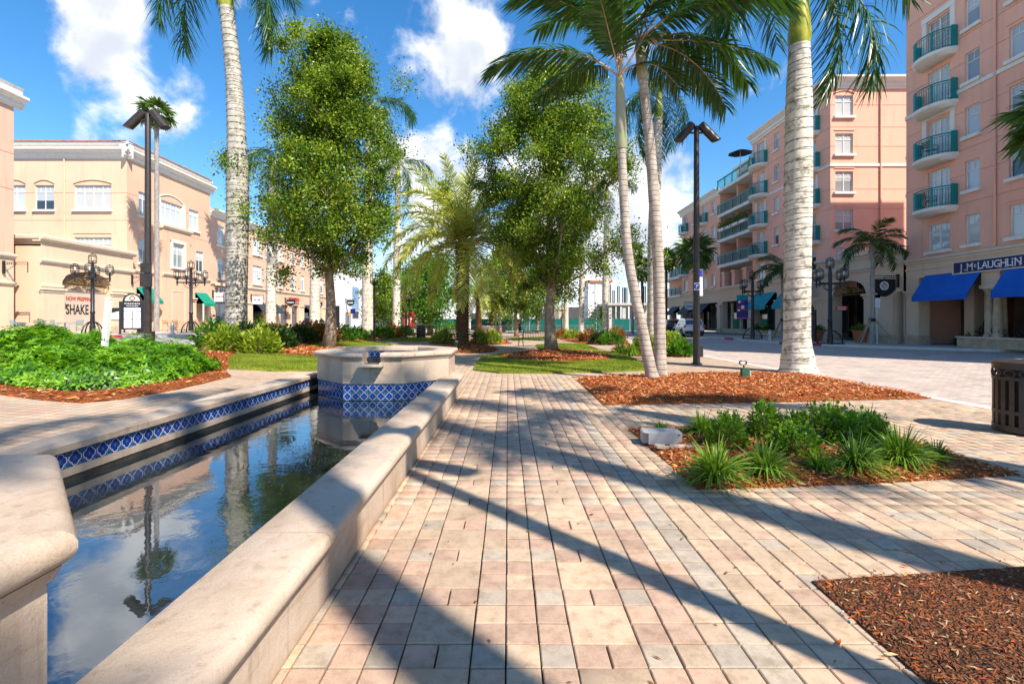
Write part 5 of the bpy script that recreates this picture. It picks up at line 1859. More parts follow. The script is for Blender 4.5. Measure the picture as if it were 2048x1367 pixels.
# the big palm at the right with lit trunk
b_ = (8.32, 13.9, 0)
royal('stout royal palm with pale swollen trunk standing in the mulch bed by the road', b_,
      [(-.02, 0, .35), (-.04, 0, 1.2), (-.02, 0, 3.2), (.0, 0, 5.3), (.02, 0, 7.4), (.03, 0, 9.35)], [.54, .44, .345, .35, .365, .35, .275], 2.2,
      [(R(178), .05, 3, 1.0), (R(205), .1, 4, 1.0), (R(8), .15, 0, 1.08), (R(-12), -.25, 4, 1.0), (R(-3), -.55, 5, .92), (R(150), .35, 1, 1.0), (R(75), .2, 2, 1.0), (R(110), .45, 1, 1.0), (R(255), .35, 2, 1.0), (R(300), .5, 0, 1.0), (R(35), .5, 1, 1.0), (R(225), .6, 0, .95)],
      lights='dark light string wound up the stout pale palm trunk at the road')
# left royal palm
b_ = gp(473, 688)
royal('tall royal palm with bulging ringed trunk behind the hedge on the left', b_,
      [(-.02, 0, .4), (0, 0, 2), (.02, 0, 4.2), (.05, 0, 6.6), (-.02, 0, 9.2), (-.15, 0, 11.5), (-.42, 0, 14.0)], [.55, .44, .41, .43, .43, .35, .30, .27], 2.0,
      [(R(170), -.20, 3, 1.02), (R(195), -.1, 4, .95), (R(-8), -.15, 3, 1.05), (R(12), -.3, 5, 1.0), (R(5), .35, 0, 1.1), (R(60), .3, 1, 1), (R(120), .3, 2, 1), (R(240), .4, 0, 1), (R(290), .3, 1, 1), (R(330), .5, 2, 1)],
      barkm=B_royal_d, lights='dark light string wound up the tall palm behind the hedge')
# thick royal behind the leaning pair
b_ = gp(1305, 690)
royal('royal palm with lit trunk behind the two slender palms', b_, [(0, 0, .4), (0, 0, 3), (.05, 0, 6.5), (.2, 0, 10), (.35, 0, 13.6)], [.42, .34, .31, .33, .32, .24], 1.8,
      12, lights='dark light string wound up the palm behind the slender pair', lpitch=.35)
far_royals = [(735, 668, 14.5, 'royal palm trunk beside the white shop hall'), (793, 662, 15, 'pale royal palm trunk before the white screen fence'), (1132, 664, 14, 'royal palm in the far croton bed nearest the oak'),
              (1163, 666, 15, 'royal palm in the far croton bed, second from the oak'), (1211, 669, 15.5, 'lit royal palm at the near end of the far croton bed'), (630, 666, 13, 'royal palm behind the twisted oak trunk'), (542, 665, 12, 'slim royal palm on the cafe pavement behind the orange pot')]
for (px, py, h, lb) in far_royals:
    b_ = gp(px, py)
    r0 = .40
    t_ = royal(lb, b_, [(0, 0, .4), (0, 0, h * .3), (.1, 0, h * .65), (.15, 0, h)], [r0 * 1.2, r0, r0 * .95, r0 * .9, r0 * .65], 1.8, 9, group='far royal palms of the median', scale=1.0)

# --- the slender pair in the mulch bed
SL = [frond_mesh('frond', 3.5, R(28), R(-40), .78, 62, .42, [L_palm, M_rachis_b], 61, p=1.2, wid=.062, twist=.35, start=.2),
      frond_mesh('frond', 3.3, R(20), R(-62), .78, 62, .55, [L_palm, M_rachis_b], 62, p=1.0, wid=.062, twist=.35, start=.2),
      frond_mesh('frond', 3.2, R(6), R(-30), .72, 58, .30, [L_palm, M_rachis_b], 63, p=1.3, wid=.06, twist=.4, start=.2)]
b_ = gp(1308, 762)
Y = b_[1]
def rel(px, py, dy=0): return (xat(px, Y) - b_[0], dy, zat(py, Y) - b_[2])
t_ = thing('slender_palm', 'leaning slender palm with ringed trunk and pale crownshaft in the mulch bed', 'palm tree', b_)
trunk_path([(0, 0, -.05), rel(1300, 735), rel(1285, 660), rel(1268, 580), rel(1255, 500), rel(1248, 400), rel(1243, 298)], [.20, .15, .135, .125, .12, .115, .105], B_thin, t_, 12)
p1, p2 = Vector(rel(1243, 298)), Vector(rel(1240, 155))
MB().tube([p1, p1.lerp(p2, .08), p1.lerp(p2, .45), p2], [.12, .145, .13, .105], 12).build('crownshaft', M_shaft_b, t_, smooth=60)
crown(t_, p2, [(R(178), .45, 1, 1.05), (R(160), .95, 0, .9), (R(200), 1.15, 0, .9), (R(95), 1.2, 2, .9), (R(20), 1.0, 0, .95), (R(350), .6, 0, 1.0), (R(265), 1.0, 1, .8), (R(40), .55, 1, .9), (R(240), .75, 1, .8), (R(130), .55, 1, .9)], SL, 5)
b_ = gp(1324, 757)
Y = b_[1]
t_ = thing('slender_palm', 'upright slender palm rising beside the leaning one in the mulch bed', 'palm tree', b_)
trunk_path([(0, 0, -.05), rel(1320, 735), rel(1319, 640), rel(1316, 520), rel(1308, 400), rel(1300, 290), rel(1286, 160)], [.24, .17, .15, .145, .14, .13, .11], B_thin, t_, 12)
p1, p2 = Vector(rel(1286, 160)), Vector(rel(1278, 85))
MB().tube([p1, p1.lerp(p2, .1), p1.lerp(p2, .5), p2], [.12, .15, .13, .10], 12).build('crownshaft', M_shaft_b, t_, smooth=60)
crown(t_, p2, [(R(-8), .55, 0, 1.15), (R(10), .15, 1, 1.1), (R(-30), .35, 1, 1.1), (R(30), .85, 0, 1.1), (R(60), .5, 1, 1.1), (R(100), .7, 2, 1.1), (R(140), .5, 0, 1.1), (R(180), .7, 1, 1.1), (R(230), .8, 0, 1), (R(-70), .7, 1, 1), (R(20), -.1, 1, 1.0), (R(-18), -.15, 2, 1.05)], SL, 6)

# --- date palms in the middle
DT = [frond_mesh('frond', 3.9, R(34), R(-72), .52, 95, .16, [L_date, M_rachis], 71 + k, p=1.1, wid=.044, twist=.5, plum=.28, rise=.15, start=.1) for k in range(3)] + \
     [frond_mesh('frond', 3.5, R(15), R(-25), .48, 90, .10, [L_date, M_rachis], 75, p=1.4, wid=.035, twist=.5, plum=.28, rise=.15, start=.1)]


def date_palm(label, b_, zt, tr, n, sc_, fruit=False, seed=1):
    t_ = thing('date_palm', label, 'palm tree', b_)
    h = zt - b_[2]
    r = random.Random(seed)
    m = MB().tube([(0, 0, -.05), (0, 0, .25), (.02, 0, h * .4), (.04, 0, h * .8), (.05, 0, h)], [tr * 1.5, tr * 1.12, tr, tr * 1.05, tr * .8], 14)
    m.build('trunk', B_date, t_, smooth=60)
    bt = MB()
    for k in range(int(h / .085)):
        for q in range(7):
            a = q * 2 * PI / 7 + k * .45
            z = .3 + k * .085
            if z > h: continue
            c = Vector((tr * math.cos(a), tr * math.sin(a), z))
            o_ = Vector((math.cos(a), math.sin(a), .9)) * .09
            bt.bar(c, c + o_, .11, .03)
    bt.build('leaf_bases', B_date, t_)['kind'] = 'stuff'
    fl = []
    for k in range(n):
        f = k / n
        fl.append((k * 2.399 + r.uniform(-.2, .2), R(-38) + R(112) * f ** 1.15 + r.uniform(-.1, .1), k if f < .8 else 3, sc_ * r.uniform(.9, 1.08)))
    crown(t_, (.05, 0, h), fl, DT, seed)
    if fruit:
        fm = MB()
        for k in range(5):
            a = k * 1.25 + .4
            for q in range(26):
                e = Vector((math.cos(a) * (.5 + r.uniform(-.25, .25)), math.sin(a) * (.5 + r.uniform(-.25, .25)), .35 - r.uniform(0, .8))) * sc_
                fm.bar((.1 * math.cos(a), .1 * math.sin(a), h + .1), (e.x, e.y, h + e.z + .2), .035)
        fm.build('fruit_sprays', pm('orange_fruit', (.55, .22, .02), .6, .3, 5), t_)['kind'] = 'stuff'
    return t_


date_palm('big arching date palm with rough brown trunk in the central mulch bed', gp(925, 693), 5.7, .30, 54, 1.34, seed=2)
b_ = gp(957, 671); date_palm('date palm with orange fruit sprays behind the central date palm', b_, zat(590, b_[1]), .26, 34, .85, True, 4)
b_ = gp(984, 663); date_palm('small date palm in the pale round planter beyond the benches', (b_[0], b_[1], b_[2] + .9), zat(610, b_[1]), .22, 30, .62, False, 6)

# --- fan palms and others
FAN = [fan_mesh('fan_leaf', 1.0, [L_palm2, M_rachis], 81 + k) for k in range(3)]


def fan_palm(label, base, zt, tr, n, s_, seed, barkm=None, group=None, path=None):
    t_ = thing('fan_palm', label, 'palm tree', base, 0, group)
    h = zt - base[2]
    trunk_path(path or [(0, 0, -.05), (0, 0, .3), (.03, 0, h * .5), (.0, 0, h)], [tr * 1.5, tr, tr * .85, tr * .8], barkm or B_grey, t_, 10)
    r = random.Random(seed)
    for k in range(n):
        o = link('fan_leaf', FAN[k % 3], t_, (0, 0, h))
        aim(o, k * 2.399 + r.uniform(-.2, .2), R(-55) + R(125) * k / n, r.uniform(-.4, .4))
        o.scale = (s_ * r.uniform(.85, 1.1),) * 3
    return t_


fan_palm('tall fan palm whose crown shows behind the left floodlight', gp(313, 663, .12), zat(228, gp(313, 663, .12)[1]), .20, 24, .82, 3)
fan_palm('tall fan palm half hidden by the bulging royal palm trunk', (-27.5, 49, .5), zat(325, 49), .2, 22, 1.0, 4)
for (px, Yd, py, s_, lb) in ((1265, 62, 505, 1.1, 'fan palm with high crown near the construction site'), (1284, 52, 540, 1.0, 'shorter fan palm right of the thick lit royal palm'), (1389, 47, 505, 1.25, 'fan palm over the charcoal awnings on the shop side'), (1332, 58, 520, 1.0, 'fan palm against the far salmon wing')):
    x = xat(px, Yd)
    fan_palm(lb, (x, Yd, gz(x, Yd) + (.12 if x > 17.6 else 0)), zat(py, Yd), .17, 24, s_, px, B_brown if px != 1265 else B_grey)
SP = [frond_mesh('frond', 2.0, R(38), R(-62), .55, 46, .5, [L_palm, M_rachis], 91 + k, p=1.0, wid=.05, twist=.6, plum=.2) for k in range(3)]


def small_palm(label, base, zt, tr, n, s_, seed, brace=True):
    t_ = thing('small_palm', label, 'palm tree', base)
    h = zt - base[2]
    trunk_path([(0, 0, -.05), (0, 0, .4), (.04, 0, h * .5), (.02, 0, h)], [tr * 1.35, tr, tr * .9, tr * .8], B_grey, t_, 10)
    r = random.Random(seed)
    crown(t_, (.02, 0, h), [(k * 2.399 + r.uniform(-.2, .2), R(-35) + R(95) * k / n, k, s_ * r.uniform(.85, 1.1)) for k in range(n)], SP, seed)
    if brace:
        w = pm('brace_timber', (.36, .26, .17), .85, .2, 4)
        for a in (R(205), R(-25), R(90)):
            MB().bar((1.15 * math.cos(a), 1.15 * math.sin(a), .02), (tr * math.cos(a), tr * math.sin(a), 1.45), .06).build('brace', w, t_)
        MB().lathe([(tr + .02, 1.3), (tr + .035, 1.32), (tr + .035, 1.48), (tr + .02, 1.5)], 10).build('band', M_wire, t_)
    return t_


b_ = gp(1744, 688, .12); small_palm('braced young palm before the gilded arcade arch', b_, zat(492, b_[1]), .13, 16, 1.0, 3)
small_palm('bushy palm over the teal awnings behind the stout trunk', (19.9, 35.2, .12), zat(545, 35.2), .12, 20, 1.05, 5)
b_ = (22.0, 17.0, -.01)
fan_palm('fan palm leaning in from beyond the right picture edge', (21.0, 18.2, -.01), 9.1, .16, 22, 1.2, 9, B_brown)

# --- oaks and small trees
b_ = gp(660, 697)
oak('oak_tree', 'tall dense oak with twisted trunk beside the basin', b_[0], b_[1], zat(520, b_[1]), zat(88, b_[1]), 3.1, .20, 5, 430, 270, prof=lambda s: max(.06, (math.sin(PI * min(1, s * .9 + .12)) ** .6) * (1.08 - .62 * s)))
b_ = gp(1101, 707)
oak('oak_tree', 'broad dense oak on the lawn with mulch round its foot', b_[0], b_[1], zat(560, b_[1]), zat(150, b_[1]), 3.1, .23, 8, 440, 270)
b_ = gp(884, 672)
oak('shade_tree', 'small bright green tree behind the central date palm', b_[0] - 1.0, b_[1], zat(640, b_[1]), zat(520, b_[1]), 2.9, .2, 12, 120, 90, L_bright, lsize=(.16, .26), spread=.45)
for (px, Yd, z0_, z1_, rx, sd, lb) in ((1032, 46, 625, 470, 2.6, 31, 'middle distance tree between the two date palms and the lawn oak'), (1000, 58, 630, 500, 3.0, 32, 'shady tree behind the fruiting date palm'), (762, 60, 640, 560, 2.0, 33, 'small tree behind the single lantern post')):
    x = xat(px, Yd)
    oak('shade_tree', lb, x, Yd, zat(z0_, Yd), zat(z1_, Yd), rx, .16, sd, 110, 90, lsize=(.18, .30), spread=.42)
b_ = gp(1053, 667)
oak('young_tree', 'thin staked sapling beyond the right bench', b_[0], b_[1], zat(640, b_[1]), zat(596, b_[1]), .9, .05, 14, 40, 60, L_bright, lsize=(.12, .2), spread=.3)
for (px, Yd, zt, rx, sd, lb) in ((838, 75, 11, 4, 21, 'dark background tree left of the date palms'), (1000, 80, 12, 4.5, 22, 'dark background tree above the green fence'), (1075, 70, 9, 3, 23, 'background tree behind the oak trunk'), (780, 85, 6.5, 2.8, 24, 'low dark tree by the white screen fence')):
    x = xat(px, Yd)
    oak('background_tree', lb, x, Yd, 2.2, zt, rx, .2, sd, 110, 70, lsize=(.25, .4), spread=.6)
# ------------------------------------------------------------------ mulch, lawns, shrubs
def mulch_mat(name, c1, c2, dark):
    m, b, out = new_mat(name)
    g = b.n('ShaderNodeNewGeometry')
    P = g.outputs['Position']
    st = b.n('ShaderNodeMapping', Vector=P)
    v = b.n('ShaderNodeTexVoronoi', Vector=b.vm('ADD', P, b.vm('SCALE', b.n('ShaderNodeTexNoise', Vector=P, Scale=9.0).outputs[1], .25)), Scale=42.0)
    c = b.mix(b.n('ShaderNodeSeparateColor', Color=v.outputs[1]).outputs[0], c1, c2)
    c = b.mix(b.mr(b.noise(P, 70, 3, .7), .38, .60), dark, c)
    c = b.mix(b.m('MULTIPLY', b.mr(b.noise(P, 2.6, 4, .6), .52, .68), .5), c, dark)
    bs = b.n('ShaderNodeBsdfPrincipled', Base__Color=c, Roughness=.9)
    bs.inputs['Specular IOR Level'].default_value = .2
    b.put(bs.inputs['Normal'], b.n('ShaderNodeBump', Strength=1.0, Distance=.03, Height=b.m('ADD', v.outputs[0], b.noise(P, 60, 3))))
    b.put(out.inputs[0], bs)
    return m


def chip_mat(name, cols):
    m, b, out = new_mat(name)
    g = b.n('ShaderNodeNewGeometry')
    c = b.ramp(g.outputs['Random Per Island'], [(i / (len(cols) - 1), k) for i, k in enumerate(cols)])
    bs = b.n('ShaderNodeBsdfPrincipled', Base__Color=c, Roughness=.8)
    bs.inputs['Specular IOR Level'].default_value = .25
    b.put(out.inputs[0], bs)
    return m


M_mulch = mulch_mat('red_mulch', (.44, .11, .022), (.58, .19, .045), (.14, .033, .012))
M_soil = mulch_mat('dark_soil', (.22, .075, .028), (.34, .11, .035), (.05, .026, .015))
M_chip = chip_mat('wood_chip', [(.18, .03, .01), (.46, .085, .016), (.58, .15, .028), (.64, .24, .06), (.66, .40, .19), (.38, .065, .014)])
M_chip2 = chip_mat('sparse_wood_chip', [(.10, .03, .014), (.40, .07, .014), (.55, .13, .025), (.16, .08, .04), (.58, .40, .22), (.07, .04, .02)])


def bump_noise(x, y): return .5 * math.sin(3.1 * x + 1.3 * y) * math.sin(2.3 * y - 1.7 * x) + .5 * math.sin(7.3 * x - 5.1 * y + 1)


def scatter(poly, n, seed, edge=0.02):
    r = np.random.default_rng(seed)
    xs, ys = [p[0] for p in poly], [p[1] for p in poly]
    pts = np.stack([r.uniform(min(xs) - edge, max(xs) + edge, n * 3), r.uniform(min(ys) - edge, max(ys) + edge, n * 3)], 1)
    k = np.zeros(len(pts), bool)
    x, y = pts[:, 0], pts[:, 1]
    j = len(poly) - 1
    for i in range(len(poly)):
        (xi, yi), (xj, yj) = poly[i], poly[j]
        with np.errstate(divide='ignore', invalid='ignore'):
            c = ((yi > y) != (yj > y)) & (x < (xj - xi) * (y - yi) / ((yj - yi) if yj != yi else 1e-9) + xi)
        k ^= c
        j = i
    return pts[k][:n]


def edge_dist(pts, poly):
    d = np.full(len(pts), 1e9)
    for i in range(len(poly)):
        a, b = np.array(poly[i]), np.array(poly[(i + 1) % len(poly)])
        ab = b - a
        t = np.clip(((pts - a) @ ab) / (ab @ ab), 0, 1)
        d = np.minimum(d, np.linalg.norm(pts - (a + t[:, None] * ab), axis=1))
    return d


def mulch(label, poly, chips, h=.05, size=(.04, .10), mat=None, cm=None, seed=1, step=.3, hump=None):
    def mound(x, y, d):
        z = .010 + h * min(1, d / .22) + .012 * bump_noise(x, y) * min(1, d / .2)
        if hump: z += hump[2] * math.exp(-((x - hump[0]) ** 2 + (y - hump[1]) ** 2) / hump[3] ** 2)
        return z
    o = sheet('mulch_bed', poly, .0, mat or M_mulch, step, .06, mound, 'stuff')
    o['label'] = label
    pts = scatter(poly, chips, seed)
    d = edge_dist(pts, poly)
    r = np.random.default_rng(seed)
    n = len(pts)
    z = np.array([gz(x, y) + mound(x, y, q) for (x, y), q in zip(pts, d)]) + r.uniform(.0, .014, n)
    a = r.uniform(0, 2 * PI, n)
    el = r.normal(0, .22, n)
    D = np.stack([np.cos(a) * np.cos(el), np.sin(a) * np.cos(el), np.sin(el)], 1)
    N = unit(r.normal(0, .35, (n, 3)) + np.array([0, 0, 1]))
    V, Q = quads_leaf(np.concatenate([pts, z[:, None]], 1), D, N, r.uniform(*size, n), r.uniform(.2, .75, n) * size[0], .15)
    c = link('wood_chips', npmesh('wood_chips', V, Q, cm or M_chip), o)
    c['kind'] = 'stuff'
    return o


def ell(cx, cy, rx, ry, n=22, wob=.06):
    return [(cx + rx * math.cos(2 * PI * k / n) * (1 + wob * math.sin(3 * k)), cy + ry * math.sin(2 * PI * k / n) * (1 + wob * math.cos(2.3 * k))) for k in range(n)]


def gpl(pts): return [gp(*p)[:2] for p in pts]


mulch('bare dark soil bed with scattered red wood chips at the bottom edge', BED1, 9000, .03, (.014, .055), M_soil, M_chip2, 3, .2)
mulch('red mulch bed full of strappy green plants', BED2, 9000, .045, (.035, .09), seed=4, step=.2)
mulch('wide red mulch bed round the slender and stout palms', BED3, 11000, .09, (.05, .12), seed=5)
HB = gpl([(-60, 782), (0, 789), (85, 801), (165, 806), (250, 798), (360, 778), (463, 753), (452, 741)]) + [(-8.6, 15.4), (-12.7, 15.4), (-12.7, 9.6)]
mulch('red mulch strip along the foot of the green hedge', HB, 7000, .06, (.06, .13), seed=6)
PB = gpl([(425, 700), (480, 711), (570, 704), (640, 691), (560, 684), (470, 682), (430, 688)])
mulch('red mulch under the yellow shrubs by the tall palm', PB, 1500, .05, (.1, .2), seed=7)
CB = gpl([(850, 698), (880, 692), (925, 689.5), (970, 691), (997, 697), (990, 703), (940, 706.5), (890, 705)])
mulch('dark red mulch oval round the central date palm', CB, 3000, .06, (.08, .18), seed=8)
RB1 = gpl([(1222, 706), (1300, 715), (1372, 713), (1390, 704), (1330, 692), (1262, 689), (1225, 696)])
mulch('red mulch under grassy and yellow shrubs beside the road', RB1, 1500, .05, (.1, .18), seed=9)
RB2 = gpl([(1115, 678), (1160, 687), (1262, 689), (1250, 676), (1180, 670), (1110, 669)])
mulch('red mulch under the far croton shrubs', RB2, 800, .05, (.15, .25), seed=10)
LB2 = gpl([(580, 684), (640, 690), (770, 679), (820, 671), (740, 668), (620, 675)])
mulch('red mulch under croton shrubs behind the twisted oak', LB2, 900, .05, (.15, .25), seed=12)
CB2 = gpl([(856, 686), (930, 689), (1025, 687), (1010, 680), (930, 678), (880, 680)])
mulch('red mulch under the clipped yellow shrubs behind the bench', CB2, 900, .05, (.15, .25), seed=13)

M_grass = pm('grass_turf', (.18, .205, .02), .9, .35, 2.2, .8, 120, col2=(.34, .34, .045), fine=.25)
L_grass = leafmat('grass_blade', [(.10, .14, .012), (.21, .27, .02), (.38, .40, .06)], .22, .5)


def lawn(poly, blades, seed, step=1.0):
    sheet('lawn', poly, .035, M_grass, None, .07)
    pts = scatter(poly, blades, seed)
    n = len(pts)
    r = np.random.default_rng(seed)
    z = np.array([gz(x, y) + .033 for x, y in pts])
    a = r.uniform(0, 2 * PI, n)
    D = unit(np.stack([np.cos(a) * .5, np.sin(a) * .5, np.ones(n)], 1))
    V, Q = quads_leaf(np.concatenate([pts, z[:, None]], 1), D, unit(np.stack([np.sin(a), -np.cos(a), np.full(n, .2)], 1)), r.uniform(.03, .065, n), r.uniform(.008, .014, n) * 1.6, .1)
    o = link('grass', npmesh('grass', V, Q, L_grass))
    o['kind'] = 'stuff'
    return o


LAWN1 = [(-1.05, 14.55), (-.25, 13.65), (1.2, 13.6), (2.65, 13.9), (4.0, 14.25), (4.6, 16.5), (4.95, 19.9), (4.6, 23.2), (1.75, 23), (-.1, 21.6), (-1.05, 19.5)]
lawn(LAWN1, 60000, 1)
LAWN2 = gpl([(1072, 690.5), (1111, 687), (1168, 688), (1199, 700), (1079, 701)]); lawn(LAWN2, 12000, 2)
LAWN3 = gpl([(458, 738), (545, 743), (637, 742), (655, 725), (690, 700), (650, 694), (560, 697), (500, 703), (458, 714)]); lawn(LAWN3, 45000, 3)
LAWN4 = gpl([(620, 693), (688, 683), (735, 682.5), (787, 690), (760, 697), (700, 698.5)]); lawn(LAWN4, 14000, 4)
LAWN5 = gpl([(760, 681), (830, 674), (876, 676), (880, 681), (830, 684)]); lawn(LAWN5, 6000, 5)
LAWN6 = gpl([(1010, 676), (1110, 673), (1120, 679), (1030, 681)]); lawn(LAWN6, 5000, 6)
mulch('sunlit red mulch mound round the foot of the lawn oak', ell(2.0, 19.5, 2.3, 2.5), 5000, .10, (.08, .16), seed=14, hump=(1.9, 21, .12, 1.2))
mulch('curved red mulch strip in the lawn beside the basin', ell(gp(640, 706)[0], gp(640, 706)[1], 1.6, 1.9), 3000, .10, (.08, .16), seed=15)


def leaf_mass(name, part, label, base, w, d, h, n, mat, seed, size=(.07, .13), aspect=.5, cat='shrub', group=None, up=.5, stems=True, flat=.0):
    """a rounded shrub: leaves over a lumpy dome, stems below"""
    r = np.random.default_rng(seed)
    t_ = thing(name, label, cat, base, r.uniform(0, 6), group)
    k = r.uniform(0, 1, n) ** .5
    th, ph = r.uniform(0, 2 * PI, n), np.arccos(r.uniform(-.15, 1, n))
    lump = 1 + .18 * np.sin(3 * th + seed) * np.sin(4 * ph) + .12 * np.sin(7 * th - 5 * ph)
    k = (.45 + .55 * k) * lump
    C_ = np.stack([np.cos(th) * np.sin(ph) ** (1 - flat) * w / 2 * k, np.sin(th) * np.sin(ph) ** (1 - flat) * d / 2 * k, .12 * h + np.cos(ph) * h * .86 * k], 1)
    C_[:, 2] = np.maximum(.03, C_[:, 2])
    D = unit(np.stack([np.cos(th) * np.sin(ph), np.sin(th) * np.sin(ph), np.cos(ph) * .6 + up], 1) + r.normal(0, .45, (n, 3)))
    N = unit(r.normal(0, .45, (n, 3)) + np.array([0, 0, 1.]))
    L = r.uniform(*size, n)
    V, Q = quads_leaf(C_, D, N, L, L * aspect)
    link(part, npmesh(part, V, Q, mat), t_)
    if stems:
        m = MB()
        for q in range(9):
            a = q * .7
            m.tube([(0, 0, 0), (w * .2 * math.cos(a), d * .2 * math.sin(a), h * .4), (w * .36 * math.cos(a), d * .36 * math.sin(a), h * .75)], [.014, .01, .004], 4)
        m.build('stems', B_oak, t_)['kind'] = 'stuff'
    return t_


def strap_clump(label, base, R_, h, n, seed, mat=None, group=None, wid=.013):
    """arching strap leaves from one crown"""
    r = np.random.default_rng(seed)
    t_ = thing('strap_leaf_clump', label, 'plant', base, r.uniform(0, 6), group)
    a = r.uniform(0, 2 * PI, n)
    k = r.uniform(0, 1, n)
    el = np.radians(26 + 58 * k ** .8)
    D = np.stack([np.cos(a) * np.cos(el), np.sin(a) * np.cos(el), np.sin(el)], 1)
    P0 = np.stack([np.cos(a) * .05 * r.uniform(0, 1, n), np.sin(a) * .05 * r.uniform(0, 1, n), np.zeros(n)], 1)
    L = (R_ * .6 + h * .75) * r.uniform(.65, 1.1, n)
    V, Q = strips(P0, D, L, np.full(n, wid) * r.uniform(.7, 1.3, n), r.uniform(.35, 1.05, n) * (1.1 - k * .45), 5, r.normal(0, .5, n))
    V[:, 2] = np.maximum(V[:, 2], .012)
    link('leaves', npmesh('leaves', V, Q, mat or L_lir), t_)
    return t_


LIR = [(1430, 958, .42, .42, 150, 'bright strap-leaf clump at the front corner of the mulch bed'), (1530, 945, .36, .38, 130, 'strap-leaf clump second along the front of the mulch bed'),
       (1640, 938, .22, .24, 70, 'small thin strap-leaf clump in the front row of the mulch bed'), (1712, 937, .38, .42, 140, 'full strap-leaf clump right of the thin small one'),
       (1800, 925, .42, .46, 170, 'largest strap-leaf clump towards the right end of the bed'), (1872, 917, .22, .26, 60, 'loose strap-leaf tuft at the right end of the bed'),
       (1322, 866, .20, .22, 60, 'lone strap-leaf tuft behind the grey valve box'), (1402, 866, .34, .36, 110, 'dark strap-leaf clump first in the back row'), (1470, 862, .3, .34, 100, 'dark strap-leaf clump second in the back row'),
       (1585, 856, .34, .38, 120, 'dark strap-leaf clump in the middle of the back row'), (1665, 850, .42, .44, 150, 'wide dark strap-leaf clump right of the back row middle'), (1735, 862, .36, .38, 120, 'dark strap-leaf clump last in the back row')]
for k, (px, py, r_, h_, n_, lb) in enumerate(LIR):
    x, y, z = gp(px, py, .045)
    strap_clump(lb, (x, y, z), r_, h_, int(n_ * 2.6), 100 + k, wid=.015)
PIT = [(1455, 890, .55, .36, 'low round-leaved shrub behind the front corner clump'), (1530, 872, .5, .42, 'upright round-leaved shrub in the middle of the bed'), (1590, 905, .55, .3, 'spreading round-leaved shrub between the front clumps'),
       (1632, 882, .6, .42, 'round-leaved shrub beside the wide back clump'), (1690, 885, .6, .40, 'round-leaved shrub in front of the wide back clump'), (1745, 885, .45, .32, 'small round-leaved shrub near the right of the bed')]
for k, (px, py, w_, h_, lb) in enumerate(PIT):
    leaf_mass('round_leaf_shrub', 'foliage', lb, gp(px, py, .045), w_, w_ * .8, h_, 900, L_pit, 140 + k, (.035, .065), .7)

# hedge of hand-shaped leaves
def hedge():
    poly = gpl([(-60, 768), (0, 776), (85, 787), (165, 790), (250, 783), (350, 766), (440, 744), (430, 735)]) + [(-8.9, 13.3), (-12.2, 13.0), (-12.4, 9.9)]
    t_ = thing('hedge', 'dense glossy green hedge of hand-shaped leaves left of the pool', 'hedge', (-9, 11, gz(-9, 11)))
    r = np.random.default_rng(5)
    n = 13000
    pts = scatter(poly, n, 6)
    d = edge_dist(pts, poly)
    n = len(pts)
    H = .41 + .08 * np.sin(pts[:, 0] * 2.1 + 1) * np.sin(pts[:, 1] * 1.7) + .08 * np.sin(pts[:, 0] * 5.3 + pts[:, 1] * 3.1) + .24 * np.clip((-9.6 - pts[:, 0]) / 1.5, 0, 1)
    side = r.uniform(0, 1, n) < np.where(d < .5, .85, .10)
    top = H * np.minimum(1, .55 + d / .5 * .45) * r.uniform(.86, 1.1, n)
    spike = r.uniform(0, 1, n) < .03
    top = top + spike * r.uniform(.08, .2, n)
    z = np.where(side, r.uniform(.1, 1, n) * top, top)
    g = np.array([gz(x, y) for x, y in pts]) - gz(-9, 11)
    Cn = np.concatenate([pts - np.array([-9, 11]), (z + g)[:, None]], 1)
    # outward direction from the nearest edge for side whorls
    cen = np.array([np.mean([p[0] for p in poly]), np.mean([p[1] for p in poly])])
    out = unit(np.concatenate([pts - cen, np.zeros((n, 1))], 1))
    A = unit(np.where(side[:, None], out * .9 + [0, 0, .55], np.array([[0, 0, 1.]])) + r.normal(0, .28, (n, 3)))
    per = 7
    ref = unit(np.cross(A, unit(r.normal(0, 1, (n, 3)))))
    bi = np.cross(A, ref)
    VV = []
    a = (np.arange(per) * 2 * PI / per)[None, :] + r.normal(0, .12, (n, per))
    Dl = ref[:, None, :] * np.cos(a)[:, :, None] + bi[:, None, :] * np.sin(a)[:, :, None] + A[:, None, :] * r.normal(.05, .12, (n, per))[:, :, None]
    Dl = unit(Dl.reshape(-1, 3))
    C2 = np.repeat(Cn, per, 0)
    L = np.repeat(r.uniform(.06, .125, n), per) * r.uniform(.85, 1.1, n * per)
    V, Q = quads_leaf(C2 + Dl * .012, Dl, np.repeat(A, per, 0), L, L * .42, .18)
    link('foliage', npmesh('foliage', V, Q, L_hedge), t_)
    m = MB()
    for (x, y), dd_ in list(zip(pts, d))[::40]:
        if dd_ < .55: continue
        zz = gz(x, y) - gz(-9, 11)
        m.tube([(x + 9, y - 11, zz), (x + 9 + .03, y - 11, zz + .15), (x + 9, y - 11 + .04, zz + .28)], [.014, .011, .006], 4)
    m.build('stems', B_oak, t_)['kind'] = 'stuff'
    # added solid core, coloured dark for the shade within; hedge is not see-through
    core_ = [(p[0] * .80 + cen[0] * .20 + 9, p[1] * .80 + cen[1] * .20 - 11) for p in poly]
    MB().prism(core_, -.2, .18).build('dark_core', pm('hedge_core', (.012, .025, .006), .95, .4, 6, .8, 30), t_)


hedge()

